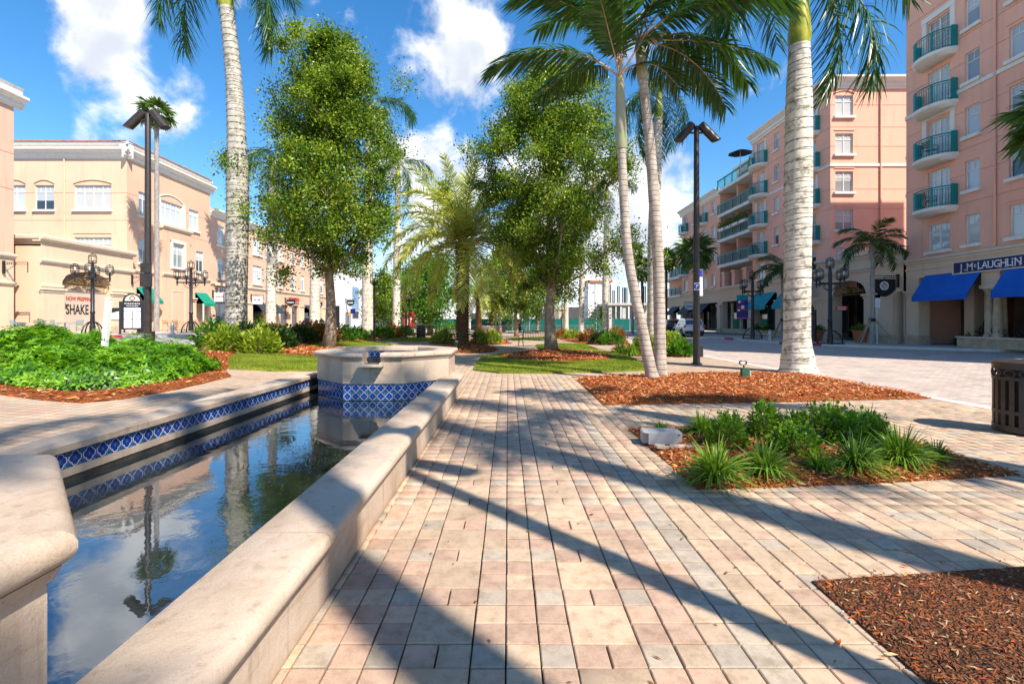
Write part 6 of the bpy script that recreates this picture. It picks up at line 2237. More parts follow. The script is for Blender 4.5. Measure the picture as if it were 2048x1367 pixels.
# shrubs: (px, py of the foot, width, height, leaves, material, label)
SH = [(455, 702, 1.1, .75, 500, L_yel, 'yellow-green shrub at the foot of the tall hedge palm, left side'), (520, 706, 1.2, .8, 500, L_yel, 'yellow-green shrub in front of the tall palm base'), (545, 698, 1.3, .8, 500, L_dark, 'dark shrub under the orange pot'), (500, 694, 1.3, .9, 500, L_dark, 'dark shrub behind the tall palm base'), (430, 697, 1.2, .9, 500, L_bright, 'leafy shrub just beyond the hedge end'), (565, 696, 1.0, .7, 420, L_dark, 'dark shrub right of the orange pot'),
      (596, 685, 1.5, .7, 420, L_dark, 'low green shrub left of the twisted oak'), (620, 681, 1.6, .9, 420, L_crot, 'orange and green croton left of the twisted oak'), (645, 682, 1.4, .8, 400, L_crot, 'croton just behind the twisted oak trunk'), (685, 681, 1.5, .7, 400, L_bright, 'low green shrub right of the twisted oak'), (712, 678, 1.4, .6, 400, L_bright, 'low green shrub beside the white car'), (765, 676, 1.4, .7, 400, L_bright, 'green shrub right of the single lantern post'), (785, 673, 1.5, .8, 400, L_crot, 'red croton before the white screen fence'), (808, 673, 1.3, .7, 400, L_bright, 'low green shrub at the end of the far croton row'),
      (885, 686, 1.2, .7, 420, L_yel, 'clipped yellow shrub left of the date palm bench'), (960, 687, 1.0, .8, 420, L_yel, 'clipped yellow shrub right of the date palm bench'), (985, 687, 1.1, .8, 420, L_yel, 'clipped yellow shrub at the right end of its row'), (900, 668, 2.6, 1.1, 500, L_bright, 'bright green bush behind the date palm'),
      (1125, 675, 1.4, .7, 400, L_crot, 'orange croton nearest the oak trunk in the far bed'), (1146, 677, 1.5, .7, 400, L_yel, 'yellow croton second in the far bed'), (1180, 682, 1.6, .8, 420, L_crot, 'orange croton in the middle of the far bed'), (1203, 687, 1.5, .75, 450, L_dark, 'dark green shrub at the front of the far bed'), (1232, 678, 1.5, .9, 420, L_crot, 'orange croton right of the lit palms'), (1222, 688, 1.5, .7, 450, L_bright, 'leafy green shrub at the corner of the far bed'),
      (1290, 708, 1.0, .8, 520, L_yel, 'yellow variegated shrub left of the upright slender palm'), (1345, 706, 1.1, .9, 520, L_yel, 'yellow variegated shrub right of the upright slender palm'), (1362, 711, .9, .6, 420, L_bright, 'small green shrub by the floodlight pole')]
for k, (px, py, w_, h_, n_, mt, lb) in enumerate(SH):
    leaf_mass('shrub', 'foliage', lb, gp(px, py, .04), w_, w_, h_, n_ * 2, mt, 200 + k, (.12, .22), .45)
for k, (px, py, lb) in enumerate(((1240, 706, 'grassy clump at the left of the roadside shrub bed'), (1262, 709, 'grassy clump beside the leaning slender palm'), (1378, 709, 'grassy tuft at the foot of the floodlight pole'))):
    strap_clump(lb, gp(px, py, .04), .7, .6, 240, 300 + k, wid=.03)
# ------------------------------------------------------------------ lamps, street furniture
M_lens = pm('lamp_lens', (.62, .60, .52), .3, .05, 3)
M_steel = pm('galvanised_steel', (.42, .43, .44), .35, .12, 5, metal=.6)
M_terra = pm('terracotta', (.46, .15, .065), .8, .15, 4)
M_orangepot = pm('orange_glazed_pot', (.62, .20, .02), .5, .2, 4)
M_bluepot = pm('blue_glazed_pot', (.02, .30, .48), .3, .15, 3)
M_redpot = pm('oxblood_pot', (.26, .03, .02), .4, .15, 3)


def flood_pole(label, base, h=8.1, extra=None):
    t_ = thing('floodlight_pole', label, 'lamp post', base)
    MB().lathe([(.19, 0), (.19, .03), (.13, .05), (.115, .12), (.112, 1), (.085, h - .02), (.08, h)], 16).build('pole', M_bronze, t_, smooth=50)
    MB().box(.09, .2, -.07, .07, .25, .62).build('outlet_box', M_bronze, t_)
    for sx in (-1, 1):
        MB().tube([(0, 0, h - .22), (sx * .30, 0, h - .22)], .035, 8).build('arm', M_bronze, t_)
        d = Vector((sx * .62, -.12, -.72)).normalized()
        c = Vector((sx * .40, -.02, h - .22))
        n = 14
        m = MB().tube([c - d * .40, c - d * .38, c + d * .34], [.12, .145, .145], n, True)
        # slanted visor: pull the upper side of the mouth forward
        for q in range(len(m.v) - n, len(m.v)):
            p = Vector(m.v[q]); off = p - (c + d * .34)
            m.v[q] = tuple(p + d * (.10 * off.z / .145 + .04))
        lamp = m.build('floodlight', M_bronze, t_, smooth=40)
        MB().tube([c + d * .30, c + d * .31], [.125, .125], n).build('lens', M_lens, lamp)
    return t_


flood_pole('tall dark floodlight pole behind the hedge', (-12.4, 16.7, .5))
fp = flood_pole('tall dark floodlight pole with blue parking sign by the road', gp(1393, 728))
ps = thing('parking_sign', 'square white sign with blue P disc strapped to floodlight pole', 'sign', (fp.location.x, fp.location.y - .13, zat(573, fp.location.y)))
MB().box(-.13, .05, -.012, .0, -.125, .125).build('plate', M_sign_w, ps)
MB().tube([(-.04, -.013, 0), (-.04, -.017, 0)], .10, 24).build('disc', M_sign_b, ps)
text('letter', 'P', .17, M_sign_w, ps, (-.04, -.021, -.003), (R(90), 0, 0), .002, 1, bold=.006)
pv = thing('parking_notice', 'tall white and blue notice on the floodlight pole edge', 'sign', (fp.location.x + .13, fp.location.y + .02, zat(565, fp.location.y)))
MB().box(-.02, .09, -.01, .01, -.45, .45).build('plate', M_sign_w, pv)
MB().box(-.015, .085, -.014, -.011, .2, .44).build('blue_panel', M_sign_b, pv)
lp = thing('pole_notice', 'stacked dark notice plates on the left floodlight pole', 'sign', (-12.36, 16.56, zat(549, 16.6)))
MB().box(-.19, .19, -.012, .012, .06, .40).build('upper_plate', M_bronze, lp)
MB().box(-.21, .21, -.012, .012, -.42, .04).build('lower_plate', M_bronze, lp)
flood_pole('floodlight pole behind the viewer', (3.46, .03, 0), 8.1)

_lan = {}


def lantern_mesh():
    if _lan: return _lan['m'], _lan['b']
    m = MB()
    n = 8
    w, h = .21, .62
    for k in range(n):
        a = 2 * PI * k / n
        c, s_ = math.cos(a), math.sin(a)
        m.tube([(.09 * c, .09 * s_, 0), (w * c, w * s_, .09), (w * c, w * s_, h - .12), (w * .62 * c, w * .62 * s_, h), (.03 * c, .03 * s_, h + .02)], .013, 4, False)
    for z, r in ((.09, w), (h * .30, w), (h - .12, w)):
        m.tube([(r * math.cos(2 * PI * k / 16), r * math.sin(2 * PI * k / 16), z) for k in range(17)], .012, 4, False)
    m.lathe([(.10, -.02), (.10, .03), (.06, .05), (.05, .16)], 10)
    m.lathe([(.06, h + .0), (.06, h + .03), (.01, h + .07)], 8)
    b = MB().lathe([(.045, .16), (.075, .2), (.075, .38), (.04, .44)], 10)
    _lan['m'], _lan['b'] = m.mesh('lantern', M_black), b.mesh('bulb', M_lens, True)
    return _lan['m'], _lan['b']


def lantern(parent, p):
    m, b = lantern_mesh()
    o = link('lantern', m, parent, p)
    link('bulb', b, o)
    return o


def five_lamp(label, base, rz=0, h=5.1):
    t_ = thing('lantern_post', label, 'street lamp', base, rz)
    MB().lathe([(.16, .12), (.16, .5), (.125, .6), (.115, 1.3), (.14, 1.34), (.14, 1.42), (.11, 1.46), (.10, h - .95), (.07, h - .70)], 12).build('column', M_black, t_, smooth=40)
    MB().box(-.52, .52, -.52, .52, 0, .06).build('base_plate', M_black, t_)
    for k in range(4):
        a = k * PI / 2 + PI / 4
        c, s_ = math.cos(a), math.sin(a)
        MB().tube([(.62 * c, .62 * s_, .05), (.60 * c, .60 * s_, .26), (.48 * c, .48 * s_, .52), (.28 * c, .28 * s_, .72), (.10 * c, .10 * s_, .80)], [.045, .04, .04, .04, .035], 6).build('scroll_foot', M_black, t_, smooth=True)
    MB().box(-.92, .92, -.035, .035, h - 1.62, h - 1.53).build('arm', M_black, t_)
    MB().box(-.035, .035, -.92, .92, h - 1.625, h - 1.535).build('arm', M_black, t_)
    for k in range(4):
        a = k * PI / 2
        c, s_ = math.cos(a), math.sin(a)
        MB().tube([(.85 * c, .85 * s_, h - 1.78), (.85 * c, .85 * s_, h - 1.36)], .05, 8).build('socket', M_black, t_)
        MB().tube([(.5 * c, .5 * s_, h - 1.60), (.34 * c, .34 * s_, h - 1.86), (.10 * c, .10 * s_, h - 1.98)], .02, 5).build('scroll', M_black, t_)
        lantern(t_, (.85 * c, .85 * s_, h - 1.36))
    lantern(t_, (0, 0, h - .70))
    return t_


b1 = gp(1660, 687, .12)
five_lamp('black five-lantern lamp post before the gilded arcade arch', b1, R(20))
b2 = gp(1505, 677, .12)
five_lamp('black five-lantern lamp post carrying the festival banner', b2, R(25))
five_lamp('black five-lantern lamp post before the printed hoarding', gp(185, 668, .12), R(30))
five_lamp('black five-lantern lamp post at the cafe corner with green awnings', gp(382, 665, .12), R(15))
b3 = gp(1040, 664)
five_lamp('distant five-lantern lamp post by the construction site', (b3[0] + .0, b3[1], b3[2]), R(20))
# banner on the second post
bn = thing('street_banner', 'navy festival banner with bright print on lamp post', 'banner', (b2[0] - .75, b2[1] - .05, b2[2]))
zt, zb = zat(600, b2[1]) - b2[2], zat(637, b2[1]) - b2[2]
M_bpr = pm('banner_print', (.03, .03, .16), .6, .3, 3)
MB().box(-.45, .40, -.012, .012, zb, zt).build('cloth', M_bpr, bn)
MB().box(-.45, .40, -.012, .012, zt + .002, zt + .35).build('teal_head', M_tealaw, bn)
for (x0, x1, z0, z1, mt) in ((-.34, -.18, .84, .97, 'sign_white'), (-.14, .05, .86, .95, 'sign_red'), (.08, .26, .84, .93, 'sign_blue'), (-.4, -.15, .52, .68, 'sign_red'), (-.12, .1, .54, .72, 'sign_white'), (.13, .36, .57, .76, 'sign_blue'), (-.4, -.2, .42, .50, 'sign_white'), (-.17, .35, .44, .52, 'sign_red')):
    MB().box(x0, x1, -.016, -.0125, zb + (zt - zb) * z0, zb + (zt - zb) * z1).build('print', MATS[mt], bn)
MB().box(-.45, .40, -.0165, -.0125, zb, zb + .09).build('pink_hem', pm('banner_pink', (.6, .08, .35), .6, .05, 2), bn)
m = MB()
for z in (zt + .36, zb - .02): m.bar((-.47, 0, z), (.72, 0, z), .03)
m.build('bracket', M_black, bn)['kind'] = 'stuff'


def single_lamp(label, base, h):
    t_ = thing('lantern_post', label, 'street lamp', base)
    MB().lathe([(.12, 0), (.12, .05), (.07, .12), (.05, .3), (.045, h - .72), (.06, h - .70)], 10).build('column', M_black, t_, smooth=40)
    lantern(t_, (0, 0, h - .70))
    return t_


for (px, py, ptop, lb) in ((748, 683.5, 543, 'slim single-lantern post on the lawn behind the basin'), (818, 671, 583, 'slim single-lantern post left of the bright green tree'), (1083, 661, 576, 'slim single-lantern post behind the sapling'), (1107, 686, 566, 'slim single-lantern post right behind the lawn oak trunk')):
    b_ = gp(px, py); single_lamp(lb, b_, zat(ptop, b_[1]) - b_[2])
for (px, py, ptop, lb) in ((812, 668, 535, 'thin dark pole beside the date palm fronds'), (1124, 665, 545, 'thin dark pole between oak and far palms')):
    b_ = gp(px, py)
    t_ = thing('dark_pole', lb, 'pole', b_)
    MB().lathe([(.12, 0), (.09, .1), (.07, zat(ptop, b_[1]) - b_[2])], 8).build('shaft', M_bronze, t_)
    MB().lathe([(.2, 0), (.2, .04), (.1, .08)], 8).build('flange', M_bronze, t_)


def bench(label, base, rz, L=1.75):
    t_ = thing('bench', label, 'bench', base, rz)
    for k in range(5): MB().box(-L / 2, L / 2, -.22 + k * .09, -.15 + k * .09, .42, .445).build('seat_slat', M_black, t_)
    n = 16
    for k in range(n): MB().bar((-L / 2 + .06 + k * (L - .12) / (n - 1), .24, .44), (-L / 2 + .06 + k * (L - .12) / (n - 1), .32, .84), .022).build('back_bar', M_black, t_)
    MB().bar((-L / 2, .33, .86), (L / 2, .33, .86), .05).build('top_rail', M_black, t_)
    for sx in (-1, 1):
        x = sx * (L / 2)
        MB().tube([(x, -.26, 0), (x, -.22, .42), (x, -.24, .62), (x, .27, .66)], .025, 6).build('arm_leg', M_black, t_)
        MB().tube([(x, .34, 0), (x, .24, .42), (x, .34, .88)], .025, 6).build('rear_leg', M_black, t_)
    return t_


b_ = gp(918, 690); bench('black slatted bench behind the central date palm', (b_[0], b_[1] + .6, b_[2] + .02), R(180))
bench('black bench right of the lawn path near the oak', gp(1068, 691), R(205))
bench('black bench on the far lawn left of the date palm', gp(843, 680), R(180), 1.9)


def litter_bin(label, base, R_=.33, h=.92):
    t_ = thing('litter_bin', label, 'trash can', base)
    n = 22
    sl = MB().box(-.028, .028, -.004, .004, .07, h - .22).mesh('slat', M_bronze)
    for k in range(n):
        a = 2 * PI * k / n
        link('slat', sl, t_, (R_ * math.cos(a), R_ * math.sin(a), 0), a + PI / 2)
    for z0, z1, e in ((.03, .11, .012), (.26, .31, .010), (h - .245, h - .20, .012), (h - .10, h - .045, .012)):
        m = MB().lathe([(R_ + .002, z0), (R_ + e, z0), (R_ + e, z1), (R_ + .002, z1)], 40, cap=False)
        m.build('hoop', M_bronze, t_, smooth=40)
    ring = MB().tube([(.058 * math.cos(q * 2 * PI / 16), 0, .044 * math.sin(q * 2 * PI / 16)) for q in range(17)], .010, 5, False).mesh('oval_ring', M_bronze, True)
    for k in range(14):
        a = 2 * PI * (k + .5) / 14
        link('oval_ring', ring, t_, ((R_ + .004) * math.cos(a), (R_ + .004) * math.sin(a), h - .15), a + PI / 2)
    MB().lathe([(R_ + .02, h - .045), (R_ + .03, h - .03), (R_ + .028, h - .008), (R_ - .05, h + .004), (.16, h + .03), (.15, h + .02), (.15, h - .06)], 40, cap=False).build('lid', M_bronze, t_, smooth=40)
    MB().lathe([(.02, .05), (R_ - .05, .05), (R_ - .04, h - .06)], 28, cap=False).build('liner', pm('black_liner', (.012, .012, .014), .5, .2, 4), t_, smooth=40)
    return t_


litter_bin('dark slatted litter bin cut by the right picture edge', (6.93, 6.45, 0), .345, .95)
litter_bin('dark slatted litter bin beside the left directory kiosk', gp(286, 666, .12), .33, .95)
litter_bin('small dark bin near the far left bench', gp(842, 676), .3, .9)


def hydrant(label, base):
    t_ = thing('fire_hydrant', label, 'hydrant', base)
    MB().lathe([(.17, 0), (.17, .05), (.11, .07), (.105, .45), (.13, .47), (.13, .52), (.11, .53), (.10, .62), (.06, .70), (.03, .72), (.03, .77)], 14).build('barrel', M_steel, t_, smooth=40)
    for a in (0, PI / 2, PI): MB().tube([(.09 * math.cos(a), -.09 * math.sin(a), .38), (.19 * math.cos(a), -.19 * math.sin(a), .38)], .055 if a != PI / 2 else .07, 10).build('nozzle', M_steel, t_)
    return t_


hydrant('silver fire hydrant on the shop pavement by the stout palm', gp(1540, 682, .12))
hydrant('silver fire hydrant on the cafe pavement', gp(345, 667.5, .12))

# valve box and spotlight in the beds
x, y, z = gp(1328, 893)
vb = thing('valve_box', 'grey plastic valve box lid in the planted mulch bed', 'utility box', (x, y + .12, .03), R(-6))
bm = bmesh.new()
bmesh.ops.create_cube(bm, size=1)
bmesh.ops.scale(bm, vec=(.46, .30, .13), verts=bm.verts)
bmesh.ops.translate(bm, vec=(0, 0, .065), verts=bm.verts)
bmesh.ops.bevel(bm, geom=[e for e in bm.edges if abs(e.verts[0].co.z - e.verts[1].co.z) > .08], offset=.06, segments=4, affect='EDGES')
me = bpy.data.meshes.new('box'); bm.to_mesh(me); bm.free()
me.materials.append(pm('grey_plastic', (.33, .33, .325), .55, .12, 5, .1, 60)); shade(me, 40)
link('box', me, vb)
MB().prism([(.19 * sx + .03 * math.cos(a) * 1, .115 * sy + .03 * math.sin(a)) for sx, sy, a0 in ((1, 1, 0), (-1, 1, 90), (-1, -1, 180), (1, -1, 270)) for a in (R(a0), R(a0 + 45), R(a0 + 90))], .130, .136).build('lid', MATS['grey_plastic'], vb)
vs2 = thing('valve_box', 'flat tan cover plate beside the valve box', 'utility box', (x + .05, y - .2, .045), R(-4))
MB().prism([(-.2, -.06), (.24, -.06), (.26, .02), (.24, .06), (-.2, .06), (-.22, 0)], 0, .025).build('cover', M_stone, vs2)
MB().box(-.1, -.05, -.02, .02, .025, .032).build('bolt', M_bronze, vs2)
x, y, z = gp(1490, 761)
sp_ = thing('garden_spotlight', 'small green spotlight box with ring in the wide mulch bed', 'spotlight', (x, y, .08))
MB().box(-.09, .09, -.06, .06, 0, .24).build('body', pm('green_box_paint', (.03, .10, .06), .5, .15, 5), sp_)
MB().box(.092, .13, -.05, .05, .05, .18).build('side_box', M_base, sp_)
MB().tube([(-.03, 0, .24), (-.03, 0, .32)], .018, 6).build('stem', M_bronze, sp_)
MB().tube([(-.05 + .09 * math.cos(q * PI / 8), 0, .37 + .05 * math.sin(q * PI / 8)) for q in range(17)], .018, 6).build('ring', M_bronze, sp_)
x, y, z = gp(913, 702)
sp_ = thing('garden_spotlight', 'short green bollard light in the central date palm mulch', 'spotlight', (x, y, z + .05))
MB().lathe([(.06, 0), (.06, .3), (.08, .32), (.08, .38)], 10).build('body', MATS['green_box_paint'], sp_); MB().lathe([(.085, .385), (.085, .41), (.02, .43)], 10).build('cap', M_steel, sp_)

# white post behind the hedge
x, y, z = gp(206, 728)
wp = thing('white_post', 'leaning white post rising behind the hedge', 'post', (x, y, z))
MB().bar((0, 0, 0), (.14, 0, zat(598, y) - z), .10).build('shaft', M_white, wp)
MB().bar((.14, 0, zat(598, y) - z + .001), (.142, 0, zat(598, y) - z + .03), .11).build('cap', M_white, wp)


def pole_sign(label, base, h, plates):
    t_ = thing('street_sign', label, 'sign', base)
    MB().tube([(0, 0, 0), (0, 0, h)], .03, 8).build('post', M_white, t_)
    for (z0, z1, w, mt) in plates: MB().box(-w / 2, w / 2, -.045, -.035, z0, z1).build('plate', mt, t_)
    return t_


pole_sign('white sign post with blue topped notice beside the braced palm', gp(1754, 688, .12), 2.9, ((2.35, 2.85, .32, M_sign_w), (2.66, 2.851, .322, M_sign_b), (2.1, 2.33, .3, M_sign_w)))
pole_sign('white post with pale notice left of the stout palm', gp(1566, 676, .12), 2.6, ((2.0, 2.6, .35, M_sign_w), (2.4, 2.601, .352, M_sign_b)))
pole_sign('post with yellow diamond before the white hall', gp(700, 659), 2.4, ((1.9, 2.4, .4, pm('sign_yellow', (.6, .36, .02), .5, .05, 3)),))
pole_sign('post with blue notice before the white hall', gp(706, 660), 2.6, ((2.0, 2.6, .6, M_sign_b),))
st = thing('stop_sign', 'red octagonal stop sign far down the street', 'sign', gp(1037, 664))
h_ = zat(645, gp(1037, 664)[1]) - gp(1037, 664)[2]
MB().tube([(0, 0, 0), (0, 0, h_)], .05, 6).build('post', M_steel, st)
MB().extr([(.55 * math.cos(PI / 8 + k * PI / 4), h_ + .55 * math.sin(PI / 8 + k * PI / 4)) for k in range(8)], -.09, -.06).build('plate', M_sign_r, st)
MB().box(-.36, .36, -.1, -.091, h_ - .12, h_ + .12).build('word_band', M_sign_w, st)
rs = thing('red_notice', 'red plate with white lines on the right lamp post', 'sign', (b1[0] + .28, b1[1] - .16, zat(616, b1[1])))
MB().box(-.05, .62, -.01, .01, -.13, .12).build('plate', M_sign_r, rs)
strokes('lettering', 9, .5, .07, [M_sign_w], rs, (.28, -.0105, .05), (0, 0, 0), 21); strokes('lettering', 9, .5, .07, [M_sign_w], rs, (.28, -.0105, -.06), (0, 0, 0), 22)


def kiosk(label, base, rz):
    t_ = thing('directory_kiosk', label, 'kiosk', base, rz)
    for sx in (-1, 1): MB().box(sx * .62 - .05, sx * .62 + .05, -.06, .06, 0, 2.05).build('leg', M_black, t_)
    MB().box(-.57, .57, -.05, .05, .3, 2.05).build('case', M_sign_k, t_)
    n = 14
    MB().extr([(.5 * math.cos(PI * k / n), 2.052 + .5 * math.sin(PI * k / n)) for k in range(n + 1)], -.05, .05).build('arched_head', M_black, t_)
    MB().extr([(.38 * math.cos(PI * k / n), 2.09 + .38 * math.sin(PI * k / n)) for k in range(n + 1)], -.058, -.051).build('head_panel', M_trim, t_)
    MB().tube([(.15 * math.sin(q), -.07, 2.26 + .15 * math.cos(q)) for q in (0, PI / 2, PI, 3 * PI / 2, 2 * PI)], .022, 4).build('emblem', M_sign_k, t_)
    for x0, x1, z0, z1 in ((-.42, -.02, .40, .92), (.02, .42, .40, .92), (-.42, -.02, .96, 1.42), (.02, .42, .96, 1.42), (-.42, .42, 1.46, 1.66)):
        MB().box(x0, x1, -.058, -.051, z0, z1).build('panel', M_sign_w, t_)
    strokes('lettering', 9, .8, .07, [M_sign_w], t_, (0, -.051, 1.92), (0, 0, 0), 31); strokes('lettering', 7, .6, .06, [M_sign_w], t_, (0, -.051, 1.78), (0, 0, 0), 32)
    return t_


kiosk('black directory kiosk with arched head on the cafe pavement', gp(265, 668, .12), R(28))
kiosk('black directory kiosk behind the stout royal palm', gp(1614, 682, .12), R(-75))
x, y, z = gp(231, 665, .12)
a_ = thing('board_sign', 'black framed menu board left of the directory kiosk', 'sign', (x, y, z), R(25))
for sx in (-1, 1): MB().box(sx * .5 - .04, sx * .5 + .04, -.04, .04, 0, 1.75).build('leg', M_black, a_)
MB().box(-.46, .46, -.03, .03, .85, 1.75).build('board', M_sign_k, a_)
MB().add([(-.44, -.035, 1.3), (-.44, -.035, .92), (.44, -.035, .92), (.44, -.035, 1.6)], [(0, 1, 2, 3)]).build('print', M_sign_w, a_)
MB().box(-.7, .7, -.3, .3, 0, .04).build('foot', M_black, a_)


def pot(label, base, r, h, mat, plant, ph, seed, name='planter_pot', group=None):
    t_ = thing(name, label, 'planter', base, 0, group)
    MB().lathe([(r * .68, 0), (r * .74, h * .1), (r * .95, h * .85), (r * 1.06, h * .86), (r * 1.06, h), (r * .92, h), (r * .88, h * .9)], 18).build('pot', mat, t_, smooth=40)
    r2 = np.random.default_rng(seed)
    n = 420
    th, ph_ = r2.uniform(0, 2 * PI, n), np.arccos(r2.uniform(0, 1, n))
    k = r2.uniform(.3, 1, n)
    C_ = np.stack([np.cos(th) * np.sin(ph_) * r * 1.15 * k, np.sin(th) * np.sin(ph_) * r * 1.15 * k, h * .9 + np.cos(ph_) * ph * k], 1)
    D = unit(C_ - np.array([0, 0, h * .6]) + r2.normal(0, .2, (n, 3)))
    L = r2.uniform(.10, .2, n)
    V, Q = quads_leaf(C_, D, unit(r2.normal(0, .5, (n, 3)) + [0, 0, 1]), L, L * .4)
    link('foliage', npmesh('foliage', V, Q, plant), t_)
    return t_


b_ = gp(543, 697); pot('orange pot with trailing flowers on the left median edge', b_, .34, .62, M_orangepot, L_crot, .35, 1)
pot('terracotta pot beside the braced palm', gp(1721, 684, .12), .45, .75, M_terra, L_palm2, .4, 2); pot('terracotta pot left of the gilded arcade arch', gp(1634, 681, .12), .42, .72, M_terra, L_palm2, .4, 3)
pot('turquoise glazed pot at the cafe tables', gp(22, 666, .12), .4, .75, M_bluepot, L_bright, 1.0, 4); pot('oxblood glazed pot with yellow leaves among cafe tables', gp(77, 665, .12), .42, .8, M_redpot, L_yel, .8, 5)
pot('terracotta pot behind the second cafe table', gp(127, 664, .12), .36, .6, M_terra, L_yel, .35, 6)
for k, (x, y, w_, h_, mt, lb) in enumerate(((23.9, 24.0, 1.7, .75, L_purple, 'purple spray plant in the stone planter wall'), (23.9, 22.3, 1.4, .6, L_purple, 'second purple spray plant in the stone planter wall'), (24.6, 26.0, 1.0, .5, L_dark, 'dark leafy plant in the shade under blue awning'))):
    leaf_mass('planter_shrub', 'foliage', lb, (x, y, .62 if k < 2 else .12), w_, .7 if k < 2 else 1.0, h_, 500, mt, 400 + k, (.12, .3), .18)
for k, (Yp, lb) in enumerate(((44.9, 'grassy green plants in the planter under the first teal awning'), (43.3, 'grassy green plants at the near end of the teal awning planter'))):
    strap_clump(lb, (23.05, Yp, .6), .7, .75, 260, 420 + k, L_bright, wid=.05)
leaf_mass('planter_shrub', 'foliage', 'bright green bush against the cafe pillar behind the slim palm', (-31.0, 61.5, .5), 2.2, 1.0, 1.6, 500, L_yel, 431, (.2, .34), .45)


# --- cafe tables and chairs
def chair_proto(mat, label, group):
    t_ = thing('cafe_chair', label, 'chair', (0, 0, -50), 0, group)
    for k in range(5): MB().box(-.22, .22, -.21 + k * .087, -.14 + k * .087, .44, .455).build('seat_slat', mat, t_)
    m = MB()
    for k in range(4): MB().box(-.21, .21, .225 + k * .012, .24 + k * .012, .56 + k * .09, .62 + k * .09).build('back_slat', mat, t_)
    for sx in (-1, 1):
        MB().tube([(sx * .24, -.23, 0), (sx * .24, -.21, .43), (sx * .25, -.2, .65), (sx * .25, .2, .66)], .017, 5).build('front_leg', mat, t_)
        MB().tube([(sx * .24, .3, 0), (sx * .23, .21, .44), (sx * .22, .29, .92)], .017, 5).build('rear_leg', mat, t_)
    return t_


def table(label, base, mat, group=None):
    t_ = thing('cafe_table', label, 'table', base, 0, group)
    MB().box(-.42, .42, -.42, .42, .71, .74).build('tabletop', mat, t_)
    MB().lathe([(.28, 0), (.28, .02), (.04, .05), (.035, .70), (.12, .71)], 12).build('pedestal', mat, t_)
    return t_


M_blgrey = pm('blue_grey_metal', (.24, .33, .34), .45, .1, 4)
M_tanwick = pm('tan_wicker', (.42, .26, .12), .7, .2, 6)
cA = chair_proto(M_blgrey, 'first blue-grey slatted chair, cut by the left picture edge', 'blue-grey cafe chairs')
cB = chair_proto(M_tanwick, 'first tan wicker chair from the left on the green awning pavement', 'tan cafe chairs')
for k, (px, py, lb) in enumerate(((48, 666, 'blue-grey cafe table beside the turquoise pot'), (130, 667, 'blue-grey cafe table before the printed hoarding'))): table(lb, gp(px, py, .12), M_blgrey)
for k, (px, py, lb) in enumerate(((352, 663, 'tan cafe table left of the corner lamp post'), (405, 661, 'tan cafe table right of the corner lamp post'), (435, 661, 'tan cafe table where a person sits'))): table(lb, gp(px, py, .12), M_tanwick)
ORD = ['first', 'second', 'third', 'fourth', 'fifth', 'sixth', 'seventh', 'eighth', 'ninth']
kc = 0
first = True
for (px, py, a) in ((4, 666, 90), (24, 667, 80), (36, 669, 170), (70, 668, -80), (62, 665, 10), (92, 667, 95), (115, 669, 160), (152, 668, -95)):
    p = gp(px, py, .12)
    if first: cA.location = p; cA.rotation_euler = (0, 0, R(a)); first = False
    else: dup(cA, p, R(a), ORD[kc] + ' blue-grey slatted chair from the left edge at the hoarding tables')
    kc += 1
kc = 0
first = True
for (px, py, a) in ((336, 663, 80), (356, 665, 170), (372, 662, -80), (395, 663, 90), (414, 664, 180), (424, 662, 80), (446, 662, -90)):
    p = gp(px, py, .12)
    if first: cB.location = p; cB.rotation_euler = (0, 0, R(a)); first = False
    else: dup(cB, p, R(a), ORD[kc] + ' tan wicker chair from the left on the green awning pavement')
    kc += 1


# --- people
M_skin = pm('skin', (.55, .33, .23), .6, .08, 6)


